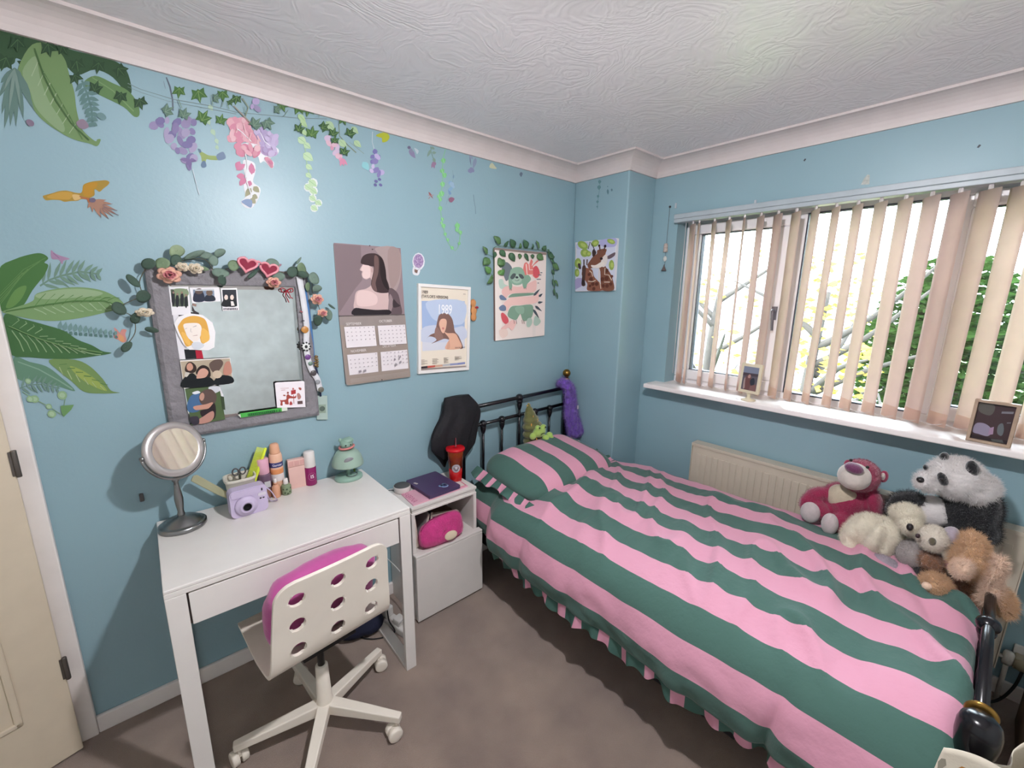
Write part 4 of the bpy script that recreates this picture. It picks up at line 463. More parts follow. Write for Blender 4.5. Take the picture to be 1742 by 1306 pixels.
 'sage_leaf': '6f9a80~ -604,2766,58,-34,64,-34,48,-66,56,-106,-72,40,-84,40,-80,32;93b8a0 -594,2734,76,-54,78,-84,50,-62,4,8,-50,60,-78,84,-78,54;7fa294 -612,2570,44,18,56,-4,66,-36,2,6,-66,38,-56,2,-46,-16;7fa294 -602,2578,10,14,6,16,4,18,2,18,-8,-16,-6,-16,-6,-16;7fa294 -602,2578,4,-16,8,-12,10,-10,10,-8,-6,14,-6,14,-8,12;7fa294 -580,2586,8,14,6,16,4,18,4,18,-8,-14,-8,-16,-4,-18;7fa294 -580,2586,4,-16,8,-12,10,-10,10,-8,-6,14,-8,14,-8,12;7fa294 -560,2590,12,10,8,14,8,16,6,18,-10,-12,-10,-12,-8,-16;7fa294 -560,2590,2,-18,4,-14,8,-14,8,-12,-4,16,-2,18,-6,14;7fa294 -538,2590,12,10,8,12,6,16,6,14,-10,-10,-10,-12,-8,-14;7fa294 -538,2590,2,-18,4,-14,6,-12,8,-12,-2,16,-4,16,-4,14;7fa294 -516,2588,10,8,8,12,6,14,4,14,-8,-8,-10,-12,-6,-12;7fa294 -516,2588,0,-16,4,-12,6,-12,8,-10,-2,16,-2,14,-6,12;7fa294 -496,2580,10,2,8,6,8,10,6,12,-10,-4,-8,-6,-8,-8;7fa294 -496,2580,-4,-14,2,-14,2,-10,4,-12,2,14,2,12,-2,12;7fa294 -476,2568,8,0,8,6,4,8,6,10,-8,-2,-8,-4,-6,-6;7fa294 -476,2568,-4,-12,0,-10,4,-10,4,-8,2,10,0,12,0,10;7fa294 -456,2556,8,0,4,4,4,8,4,8,-6,-2,-6,-2,-4,-4;7fa294 -456,2556,-4,-10,0,-8,4,-6,4,-8,2,10,0,8,0,8',
 'coral_bud': 'cf8f86~ -140,2924,14,-16,10,-20,14,22,22,-4,-10,-30,0,-44,-20,-10,-20,20,-20,18,12,30;dca06f~ -122,2878,20,-16,0,-34,-22,10',
 'vine_loops': '86a885 -604,2552,40,-54,56,-56,50,-68,30,106,-18,54,-4,-4,18,-50,-26,-100,-48,66,-54,56,-42,54;86a885 -456,2374,54,50,-2,6,-54,-52;93b58c -558,2606,-4,-6,-8,-4,-6,4,-4,6,-2,8,2,10,4,6,6,2,6,-2,6,-6,2,-8;a9c6a3 -562,2610,-4,-4,-4,-2,-4,2,-2,4,-2,4,2,6,2,4,4,2,4,-2,4,-4,0,-6;93b58c -544,2488,-6,-10,-8,-2,-10,2,-6,10,-2,12,2,12,6,10,8,2,10,-2,6,-10,4,-12;a9c6a3 -550,2492,-4,-4,-4,-2,-6,2,-4,4,-2,8,2,8,4,4,4,2,6,-2,4,-4,2,-8;93b58c -420,2492,-8,-10,-10,-4,-12,4,-8,10,-2,14,2,14,8,10,10,4,12,-2,8,-12,2,-14;a9c6a3 -428,2498,-4,-6,-6,-2,-6,2,-6,6,-2,8,2,8,4,6,6,4,8,-4,4,-6,2,-8;93b58c -484,2382,-8,-10,-8,-4,-10,4,-8,10,-2,12,2,12,6,10,10,4,10,-4,6,-10,4,-12;a9c6a3 -492,2386,-4,-6,-4,-2,-6,4,-4,4,-2,8,0,8,4,6,6,2,6,-4,4,-4,2,-8;93b58c -494,2434,-6,-6,-6,-2,-8,2,-4,6,-2,10,2,10,4,6,6,2,8,-2,4,-6,2,-10;a9c6a3 -500,2438,-2,-4,-4,-2,-4,2,-4,4,-2,6,2,6,2,4,4,0,4,0,4,-4,2,-6;93b58c -564,2492,-6,-6,-6,-4,-8,4,-6,6,-2,10,2,12,6,6,6,4,8,-4,6,-6,2,-10;a9c6a3 -570,2496,-2,-4,-4,-2,-6,2,-2,4,-2,8,2,6,2,4,4,2,6,-2,2,-4,2,-6;6f9a62 -456,2440,60,-2,-16,-30,-40,-42,-6,30',
 'parrot': 'a88a3a~ -346,3708,14,10,32,16,26,14,30,8,22,-2,18,-4,24,2,10,16,6,26,12,16,34,18,32,10,32,8,16,-8,-10,-20,-22,-22,-22,-24,-14,10,-8,-2,-4,-30,-16,-16,-22,-14,-26,-4,-18,-12,-30,-6,-28,-8,-18,6,-32,-2,-28,-6;c39a45~ -328,3710,54,32,46,8,12,-14,-18,-28,-36,-6,-42,-2;b98a2c~ -160,3794,28,22,38,10,-10,-30,-14,-12,-10,-36,-30,-14,-12,14;d6b478~ -218,3736,26,4,12,-12,-10,-14,-24,-8;b06f48~ -188,3734,20,-4,22,-2,20,-8,26,6,6,-18,-26,-28,-20,10,-14,10,-4,16,-24,6;a8806c -132,3710,14,-6,18,4,16,8,18,12,-16,0,-18,0,-16,-4;a8806c -132,3710,20,-12,22,0,24,4,26,4,-22,8,-22,4,-24,2;a8806c -132,3710,22,-22,26,-10,30,-6,30,-4,-24,16,-26,16,-28,10;a8806c -132,3710,20,-28,28,-16,30,-14,32,-12,-26,24,-24,22,-28,16;a8806c -132,3710,14,-30,22,-20,24,-16,26,-16,-20,26,-18,24,-22,22;a8806c -132,3710,6,-32,16,-24,18,-22,20,-20,-12,28,-12,28,-14,26;a8806c -132,3710,-2,-30,6,-24,10,-22,12,-20,-2,28,-4,26,-6,24;a8806c -132,3710,-12,-18,-2,-18,2,-16,2,-16,6,18,6,16,4,18;a8806c -132,3710,-14,-6,-8,-12,-4,-14,-4,-14,10,8,10,10,8,10;7f6f74 -90,3690,50,16,0,2,-50,-14;7f6f74 -86,3682,62,-16,2,4,-64,16;7f6f74 -86,3678,64,-40,2,4,-64,38;7f6f74 -92,3676,44,-48,2,2,-44,48;7f6f74 -96,3672,24,-62,2,2,-24,62;7f6f74 -104,3674,-4,-60,2,0,4,60;6f6478 -116,3718,-4,-8,-6,-6,-8,-2,-8,0,-4,6,0,6,2,8,6,6,8,2,8,0,4,-4',
 'photo_a': 'e9e7ea 176,3192,110,4,-8,-196,-106,0;55604f 184,3176,94,4,-8,-120,-90,-2;7f9070~ 200,3176,74,2,0,-46,-82,-20;1f2226 202,3118,-4,-28,-6,-20,-6,-8,-4,8,-2,20,2,28,4,26,6,20,6,8,6,-8,0,-20;1f2226 222,3098,-4,-22,-6,-18,-6,-6,-4,6,-2,18,2,22,4,24,6,16,6,6,4,-6,2,-16;1f2226 250,3108,-4,-26,-6,-18,-6,-8,-4,8,-2,18,2,26,4,26,6,18,6,8,4,-8,2,-18;1f2226 270,3090,-4,-22,-6,-16,-4,-6,-4,6,-2,16,2,22,2,20,6,16,6,6,4,-6,0,-16;8f7668 204,3154,-2,-4,-2,-2,-4,-2,-2,2,-2,2,0,4,0,4,4,4,2,2,4,-2,2,-4;8f7668 224,3144,0,-4,-4,-4,-2,0,-4,0,-2,4,0,4,2,4,2,4,4,0,2,0,2,-4;8f7668 250,3156,0,-4,-4,-4,-2,-2,-4,2,-2,4,0,4,2,4,2,2,4,2,2,-2,2,-2;8f7668 272,3136,-2,-4,-2,-2,-4,-2,-2,2,-2,2,0,4,0,6,4,2,2,2,4,-2,2,-2',
 'photo_b': 'e9e7ea 292,3190,176,6,-4,-102,-170,-10;7e8da3 310,3176,124,8,-4,-86,-126,-4;20263a~ 304,3094,10,56,30,24,24,-18,-2,-60;1b2133~ 370,3096,8,36,26,10,28,-14,-2,-30;5a4a44 366,3166,-4,-12,-10,-8,-12,-2,-10,2,-8,8,-2,10,4,10,10,8,12,4,10,-2,8,-8;6a5648 424,3156,-4,-12,-8,-8,-10,-2,-10,2,-6,8,-2,12,4,12,8,8,10,4,10,-4,6,-8;c9cdd0 320,3176,114,8,0,-12,-112,-4',
 'photo_c': 'eceaec 476,3188,102,4,-2,-164,-106,-4;1a1e28 484,3178,88,2,-6,-122,-86,-2;e0cfc4 514,3122,-2,-10,-6,-6,-6,-2,-6,2,-2,6,-2,10,4,10,4,8,6,2,6,-2,4,-8;0f1118~ 470,3060,14,46,16,-2,18,2,4,-48;e0cfc4 552,3122,-4,-8,-4,-8,-6,-2,-6,2,-4,8,0,8,2,10,6,8,6,2,6,-2,2,-8;0f1118~ 506,3058,14,48,18,-2,16,2,6,-48;e6e0dc 528,3094,16,0,6,-32,-22,-2;4a4a55 478,3044,6,2,-2,-14,-6,0;4a4a55 488,3044,6,2,0,-10,-8,-4;4a4a55 498,3042,6,4,0,-14,-8,0;4a4a55 508,3044,6,2,0,-12,-8,-4;4a4a55 518,3042,8,4,-2,-14,-8,-2;4a4a55 528,3042,8,4,-2,-12,-8,-4;4a4a55 538,3044,8,2,-2,-14,-6,-2;4a4a55 548,3042,8,4,-2,-12,-6,-4;4a4a55 560,3042,6,4,-2,-16,-6,0',
 'photo_d': '2a2528 208,3024,118,-10,-4,-64,-116,4;8f7468 298,3080,22,-6,-6,-18,-22,10;3a3438 292,3066,12,-38,22,-16,-24,-4,-14,20',
 'photo_e': 'e4e2e6 174,3030,42,4,14,-234,-20,-116,-36,2;17181d 210,2756,68,-10,-4,-64,-64,2;b01c36 274,2746,38,-6,4,-60,-42,2',
 'drawing': 'eeecec 174,2940,32,50,64,20,74,-12,54,-58,10,-70,-18,-112,-38,-18,-58,6,-54,6,-30,40,-20,66;d8a44a~ 192,2908,16,36,28,32,48,16,46,-8,32,-36,6,-118,-22,-28,-30,-8,-6,78,6,58,-54,8,-36,-8,6,-54,10,-38,26,-40,-42,-22,-16,54;efe6dd~ 226,2932,36,10,54,-6,12,-44,-24,-68,-30,-12,-24,26,-18,44;e7b65c~ 208,2878,22,-10,20,-60,-10,-28,-24,40;e7b65c~ 332,2902,34,-32,-2,-54,-40,-22,-8,40;8a8088 230,2900,14,6,0,2,-14,-6;8a8088 278,2912,22,8,0,4,-22,-10;b08a86 270,2850,28,2,0,4,-28,-4;9a8f92 264,2904,-4,-24,10,-4,0,2,-8,2,4,24;d5d9df~ 260,2798,42,6,28,-26,-36,-28,-30,8',
 'photo_f': 'e8e4df 176,2680,302,-6,0,-200,-304,0;b3a58f 178,2672,298,-4,-2,-192,-296,2;0e1216~ 170,2482,12,68,54,32,34,-38,66,-4,18,-64;10151b~ 356,2478,16,48,48,20,56,-22,-2,-46;33241f~ 196,2602,16,52,26,10,24,-28,0,-36,-26,-18;c4937f 246,2626,-4,-14,-10,-10,-8,-2,-10,4,-6,12,0,14,4,14,8,10,10,4,8,-4,6,-12;2b1e1a~ 260,2570,12,44,34,20,34,-28,-4,-66;cc9c8a~ 278,2598,32,12,22,-28,-20,-38,-42,-6,-14,8;5f4e47~ 342,2632,32,32,42,2,14,-32,-30,-48,-36,-18;c9b7a0 414,2552,-6,-14,-12,-10,-16,-2,-14,6,-10,12,-2,16,6,14,12,10,16,2,14,-6,8,-12;b98372~ 432,2608,16,34,22,4,8,-28,-2,-62,-38,-14,-16,20;c9c3b8~ 190,2568,8,24,22,-8,-20,-26',
 'photo_g': '4f6340 180,2470,210,-4,6,-264,-210,-6;c9ccd2~ 320,2466,66,-2,2,-34,-48,-14;dcdcdf 386,2464,20,-68,-2,-128,-12,66;45688f~ 190,2386,28,38,48,-2,10,-58,-34,-68,-56,0,-10,42;dfe3e8~ 218,2438,34,10,14,-16,-32,-8;5b4a45~ 256,2408,28,36,50,4,28,-56,-24,-60,-50,-2,-30,26;b98f7d 286,2394,-6,-14,-6,-8,-8,-2,-6,8,-4,12,2,16,6,12,8,10,8,2,6,-8,2,-12;c08f7c~ 216,2336,72,4,44,8,-10,-40,-70,-4,-32,6;2a2024~ 250,2294,52,12,38,36,6,-54,-20,-70,-64,22;b5877a~ 226,2226,36,24,62,32,4,-44,-30,-36,-66,-4;3a3540~ 182,2256,48,0,2,-52,-40,-2;3c4a35 388,2388,18,-8,-2,-102,-16,4',
 'bow': 'a31b2e 930,3166,-30,32,-28,-8,0,-32,26,-18,30,12,36,38,16,-4,-4,-26,-28,-14,-20,10,-6,-10,26,-10,34,18,6,38,-28,6,-36,-38,-26,-10,-20,14,0,20,18,4,26,-30;a31b2e 922,3158,-26,-44,10,-44,8,-38,8,2,-6,38,-12,42,26,40;a31b2e 924,3154,16,-36,8,-34,16,-12,6,8,-14,10,-6,32,-18,36;8f1526 938,3154,-2,-6,-4,-4,-6,-2,-6,2,-4,4,-2,6,2,6,6,6,6,0,6,0,4,-6',
 'card': 'f0eaee 760,2440,224,-16,-10,-220,-216,30;f6f1f4 772,2446,204,-14,8,-10,-224,16;a04a40~ 782,2304,8,-10,40,0,6,30,14,12,14,-16,34,-12,10,12,-4,-26,-48,4,-10,-18,0,-30,-26,6,-2,18,-16,2,-2,-28,-16,4,4,26;a83a3c 874,2364,36,2,-2,-34,-36,-4;b05a50 892,2388,8,-20,-18,2;a84a44 888,2324,-4,-76,4,0,4,76;b08078~ 916,2328,18,4,12,-32,-10,-18,-16,2;a05a50~ 934,2382,20,-8,-4,-18,-14,10;5f4a48 914,2266,40,-2,0,-28,-40,4;b04a48~ 854,2262,10,12,10,-20,-4,-12,-18,2;a05a48 830,2326,-2,-2,-4,0,-6,0,-4,4,-4,2,0,4,2,2,4,0,4,0,6,-2,2,-4;8f4a40 856,2348,-2,-6,-4,-2,-4,0,-4,2,-2,2,0,6,2,4,2,2,4,2,4,-2,2,-4;c9a0a0 796,2392,62,-6,0,4,-62,4;c9a0a0 800,2376,30,-2,0,4,-30,2',
 'wristband': 'd6ded0 482,2226,350,2,0,-30,-336,0;4fae4f 498,2234,292,-4,0,-32,-292,0;1f5a2c 546,2222,194,-2,0,-22,-194,4;3f8f45 550,2218,6,0,-2,-10,-6,0;3f8f45 562,2218,6,0,0,-10,-6,0;3f8f45 576,2218,6,0,-2,-10,-6,0;3f8f45 588,2218,6,0,0,-10,-6,0;3f8f45 602,2216,6,0,-2,-8,-6,0;3f8f45 614,2216,8,0,-2,-8,-6,0;3f8f45 628,2216,6,0,0,-10,-6,2;3f8f45 642,2216,6,0,-2,-10,-6,2;3f8f45 654,2216,8,0,-2,-10,-6,0;3f8f45 668,2216,6,0,0,-10,-6,0;3f8f45 682,2216,6,0,0,-10,-6,0;3f8f45 696,2216,6,0,-2,-10,-6,0;3f8f45 710,2216,6,0,-2,-10,-6,0;3f8f45 722,2216,8,0,-2,-10,-6,0;2f7a3a 746,2222,10,-2,-2,-18,-10,0;2f7a3a 766,2220,12,0,0,-20,-14,0',
 'cal_photo': '8d7c80 1330,3582,618,2,14,-618,-628,0;a3918f~ 1700,3568,226,6,8,-260,-84,-152,-74,122,-28,192;7d6d70 1332,3574,232,2,-6,-298,-66,-72,-156,-212;9b8784~ 1818,3554,114,8,-4,-224,-96,-126;c7adaa~ 1586,3432,-20,-26,-24,-38,20,-14,-6,-24,10,-30,32,-14,38,14,8,-56,-54,-40,-86,-24,-26,-70,0,-96,178,-10,160,6,12,100,-18,50,-114,98,-32,118,-34,58;dcc4c0~ 1584,3420,50,-20,0,-84,-36,-22,-30,10,-4,30,8,22,-18,14;d9c0bc~ 1514,3176,100,8,74,-48,-16,-74,-130,-18,-48,30;3b2c2e~ 1554,3428,16,50,38,28,52,12,50,-4,50,-36,22,-72,6,-98,20,-60,6,-68,-64,-14,-60,8,-36,22,-16,54,28,102,6,48,-26,2,-24,8,-38,4;6a5350~ 1684,3496,38,-20,-8,-122,-32,-96,10,-74,-40,18,-8,54,30,110;241a1c~ 1736,3500,46,-94,10,-134,20,-80,-52,42,-28,98,0,96;b99c98 1668,3370,-2,-12,-4,-8,-8,-4,-6,4,-4,8,0,12,2,12,4,8,8,4,6,-2,4,-10;5f5054~ 1812,3210,80,-38,28,-100,8,-104,-108,0,-16,92;8f7d7f~ 1816,3160,32,-74,-34,-102,-26,0,10,88;3a3034~ 1848,3110,40,-38,28,-26,-72,-12;241d22~ 1470,3030,84,-6,114,-12,134,-2,-16,-46,-322,2;5a4a4c 1650,3582,0,-2,-2,-4,-4,0,-2,0,-4,2,0,4,2,2,2,2,2,2,4,0,2,-2',
 'cal_page': '95887f 1332,2966,634,-6,20,-616,-632,-6;ded8da 1362,2868,282,-2,6,-186,-282,0;ded8da 1674,2866,280,0,4,-186,-280,4;ded8da 1368,2618,284,0,0,-186,-274,-2;ded8da 1684,2618,276,2,6,-188,-280,0;a59da2 1418,2858,10,0,0,-6,-10,0;a59da2 1458,2858,10,0,-2,-8,-8,0;a59da2 1498,2858,10,0,0,-8,-10,0;a59da2 1538,2858,10,0,0,-8,-10,0;a59da2 1580,2858,10,0,-2,-8,-10,0;a59da2 1620,2858,12,0,-2,-8,-10,0;a59da2 1380,2824,10,0,0,-8,-10,0;a59da2 1420,2822,8,2,0,-8,-10,0;a59da2 1458,2822,10,0,0,-6,-10,0;a59da2 1498,2822,10,0,0,-8,-10,0;a59da2 1540,2822,10,0,-2,-8,-10,0;a59da2 1580,2822,10,0,0,-8,-10,0;a59da2 1622,2822,10,0,0,-8,-10,0;a59da2 1382,2788,10,0,-2,-8,-10,0;a59da2 1420,2788,10,0,0,-8,-10,0;a59da2 1460,2788,10,0,0,-8,-10,0;a59da2 1500,2788,10,0,0,-8,-10,0;a59da2 1540,2788,10,0,0,-8,-10,0;a59da2 1582,2788,10,0,0,-8,-12,0;a59da2 1622,2788,12,0,-2,-10,-10,0;a59da2 1382,2750,10,0,0,-6,-10,0;a59da2 1422,2752,10,-2,-2,-6,-10,0;a59da2 1460,2752,10,-2,0,-6,-10,0;a59da2 1500,2752,10,0,0,-8,-10,0;a59da2 1542,2752,10,0,-2,-8,-10,0;a59da2 1582,2752,10,0,0,-8,-10,0;a59da2 1624,2752,10,0,0,-8,-10,0;a59da2 1808,2858,10,0,0,-8,-10,0;a59da2 1848,2858,10,0,0,-8,-10,0;a59da2 1888,2858,12,0,0,-8,-12,0;a59da2 1930,2858,12,0,-2,-8,-10,0;a59da2 1690,2822,12,0,0,-8,-12,0;a59da2 1730,2822,10,0,0,-8,-10,0;a59da2 1768,2822,12,0,0,-8,-12,0;a59da2 1808,2822,12,0,0,-8,-12,0;a59da2 1848,2822,12,0,0,-8,-12,0;a59da2 1890,2822,10,0,0,-8,-10,0;a59da2 1930,2822,12,0,0,-8,-12,0;a59da2 1692,2788,10,0,0,-8,-10,0;a59da2 1730,2788,12,0,-2,-8,-10,0;a59da2 1770,2788,10,0,0,-8,-10,0;a59da2 1810,2788,10,0,0,-8,-10,0;a59da2 1850,2788,10,0,0,-10,-10,2;a59da2 1890,2788,12,0,0,-10,-12,0;a59da2 1932,2788,12,0,-2,-10,-10,0;a59da2 1692,2752,12,0,0,-8,-12,0;a59da2 1732,2752,10,0,0,-8,-10,0;a59da2 1770,2752,12,0,0,-8,-12,0;a59da2 1810,2752,12,0,0,-8,-12,0;a59da2 1850,2752,12,0,0,-8,-12,0;a59da2 1892,2752,10,0,0,-8,-12,0;a59da2 1932,2752,12,0,0,-8,-12,0;a59da2 1694,2718,10,0,0,-8,-10,0;a59da2 1732,2718,12,0,0,-8,-12,0;a59da2 1772,2718,10,0,0,-10,-10,0;a59da2 1812,2716,10,0,0,-8,-10,0;a59da2 1852,2716,10,0,0,-8,-10,0;a59da2 1892,2716,12,0,0,-8,-12,0;a59da2 1628,2610,10,0,0,-8,-10,0;a59da2 1388,2574,10,0,-2,-8,-10,0;a59da2 1426,2574,10,0,0,-8,-10,0;a59da2 1466,2574,10,0,0,-8,-10,0;a59da2 1506,2574,10,0,0,-8,-10,0;a59da2 1546,2574,10,0,0,-8,-10,0;a59da2 1588,2574,10,0,-2,-8,-10,0;a59da2 1628,2574,12,0,-2,-8,-10,0;a59da2 1390,2538,8,0,0,-8,-10,0;a59da2 1428,2538,10,0,0,-8,-10,0;a59da2 1466,2538,10,0,0,-8,-10,0;a59da2 1506,2538,10,0,0,-8,-10,0;a59da2 1546,2538,12,0,-2,-8,-10,0;a59da2 1588,2538,10,0,0,-8,-12,0;a59da2 1628,2538,12,0,-2,-8,-10,0;a59da2 1390,2502,10,0,0,-8,-10,0;a59da2 1430,2502,10,0,-2,-8,-10,0;a59da2 1468,2502,10,0,0,-8,-10,0;a59da2 1508,2502,10,0,0,-8,-12,0;a59da2 1548,2502,10,0,0,-8,-12,0;a59da2 1588,2502,10,0,0,-8,-10,0;a59da2 1628,2502,12,0,-2,-8,-10,0;a59da2 1738,2610,10,0,0,-8,-10,0;a59da2 1776,2610,12,0,-2,-8,-10,0;a59da2 1816,2610,10,0,0,-8,-10,0;a59da2 1856,2612,10,-2,0,-8,-10,0;a59da2 1896,2612,12,0,-2,-10,-10,2;a59da2 1936,2612,12,0,0,-8,-12,0;a59da2 1700,2574,10,0,0,-8,-10,0;a59da2 1738,2574,12,0,-2,-8,-10,0;a59da2 1776,2574,12,0,0,-8,-12,0;a59da2 1816,2576,12,-2,0,-8,-12,0;a59da2 1856,2576,12,0,0,-10,-12,0;a59da2 1896,2576,12,0,0,-10,-12,2;a59da2 1938,2576,12,0,-2,-10,-10,2;a59da2 1700,2538,10,0,0,-8,-10,0;a59da2 1738,2538,12,0,0,-8,-12,0;a59da2 1778,2540,10,-2,0,-8,-10,0;a59da2 1818,2540,10,-2,0,-8,-12,0;a59da2 1858,2540,10,0,0,-10,-12,0;a59da2 1898,2540,12,0,-2,-10,-10,2;a59da2 1938,2540,12,0,0,-10,-12,2;a59da2 1700,2502,12,0,-2,-8,-10,0;a59da2 1740,2504,10,-2,0,-8,-12,0;a59da2 1778,2504,12,-2,-2,-8,-10,0;a59da2 1818,2504,12,-2,-2,-8,-10,0;a59da2 1858,2504,12,-2,0,-8,-12,0;a59da2 1898,2504,12,0,0,-10,-12,0;a59da2 1940,2504,12,0,0,-10,-12,0;8f8a8f 1806,2542,14,12,4,-20,-16,-14;8f8a8f 1856,2550,22,26,4,-20,-24,-26;8f8a8f 1938,2612,6,-36,4,-18,-6,32;8f8a8f 1810,2488,28,10,4,-18,-28,-14;8f8a8f 1860,2510,22,12,4,-20,-22,-14;8f8a8f 1454,2466,26,4,4,-18,-26,-6;8f8a8f 1500,2468,26,4,2,-20,-26,-6;b3aaa4 1376,2394,126,0,144,2,166,2,146,6,0,2,-146,-6,-166,-2,-144,-2,-126,0;b3aaa4 1374,2384,126,0,146,0,166,2,146,6,0,2,-146,-6,-166,-2,-146,0,-126,0;b3aaa4 1374,2374,126,0,146,-2,166,2,146,6,-2,2,-144,-6,-166,-2,-146,2,-126,0;b3aaa4 1374,2364,126,0,144,-4,166,2,146,4,0,2,-146,-4,-166,-2,-144,4,-126,0;3a3230 1680,2352,0,-2,-4,-2,-2,0,-4,0,-2,4,0,2,0,4,2,2,4,0,4,0,2,-4',
 'poster': 'e6dccb 2118,3232,596,-10,-16,-836,-600,26;cfc6b6 2122,3230,586,-6,0,-10,-586,6;9fb4d6 2146,3094,520,-4,-8,-510,-522,10;b9c8df~ 2220,3092,434,-4,2,-218,-142,-28,-188,40,-92,76;d0d3dd 2138,2692,522,-6,-2,-106,-522,10;c3cbdc~ 2146,2822,180,26,168,-40,160,10,4,-140,-518,6;7d5f58~ 2328,2914,20,38,50,16,58,-10,44,-48,20,-68,14,-70,50,-56,52,-130,-86,10,-60,74,-80,30,-60,-12,-106,-28,58,30,-10,26,-66,20,-38,-22,48,38,58,22,12,58;8f7068~ 2296,2816,38,-2,56,-104,-68,-20,-38,44;e0b39c~ 2340,2864,26,42,50,2,18,-30,-12,-68,-26,-48,-24,8,-18,36;c77f78 2402,2810,-2,-6,-6,-4,-6,-2,-8,2,-4,6,-2,6,2,6,6,4,6,0,8,-2,4,-4;dcae95~ 2402,2770,40,-12,90,-8,42,-50,40,-112,-196,0,10,60,32,50;cfa088~ 2428,2622,32,58,8,-78,-40,-14;3a3236 2104,2432,86,0,0,-22,-88,2;b9574c 2190,2432,90,-2,-2,-20,-88,0;c9a08a 2280,2430,90,0,0,-22,-92,2;b9b9bb 2370,2430,94,0,0,-22,-94,0;8f97b9 2464,2430,96,-2,0,-22,-96,2;7f88b4 2560,2428,100,0,0,-22,-100,0;9f968d 2106,2504,50,-2,0,-4,-50,2;9f968d 2106,2496,82,-4,0,-2,-82,2;9f968d 2106,2488,84,-4,0,-4,-84,4;9f968d 2106,2478,50,-2,0,-2,-50,0;9f968d 2104,2470,82,-4,0,-2,-82,2;9f968d 2104,2462,86,-4,0,-4,-86,4;9f968d 2104,2454,52,-4,0,-2,-52,2;9f968d 2244,2502,64,-2,0,-4,-64,2;9f968d 2244,2492,78,-2,0,-4,-78,4;9f968d 2244,2484,58,-2,0,-4,-58,2;9f968d 2244,2476,62,-2,0,-4,-62,2;9f968d 2244,2466,78,-2,0,-4,-78,4;9f968d 2244,2458,58,-2,0,-4,-58,2;9f968d 2244,2450,60,-4,0,-2,-62,2;9f968d 2384,2500,60,-2,0,-4,-60,2;9f968d 2384,2492,36,-2,0,-4,-36,2;9f968d 2384,2482,60,-2,0,-4,-60,2;9f968d 2384,2474,58,-2,0,-4,-58,2;9f968d 2384,2464,34,0,0,-4,-34,0;9f968d 2384,2456,58,-2,0,-4,-58,2;9f968d 2384,2448,58,-4,0,-2,-58,2;9f968d 2522,2502,88,-4,0,-4,-88,4;9f968d 2522,2492,58,-2,0,-4,-58,2;9f968d 2522,2484,92,-4,0,-4,-92,4;9f968d 2522,2474,88,-4,0,-2,-88,2;9f968d 2522,2466,56,-4,0,-2,-56,2',
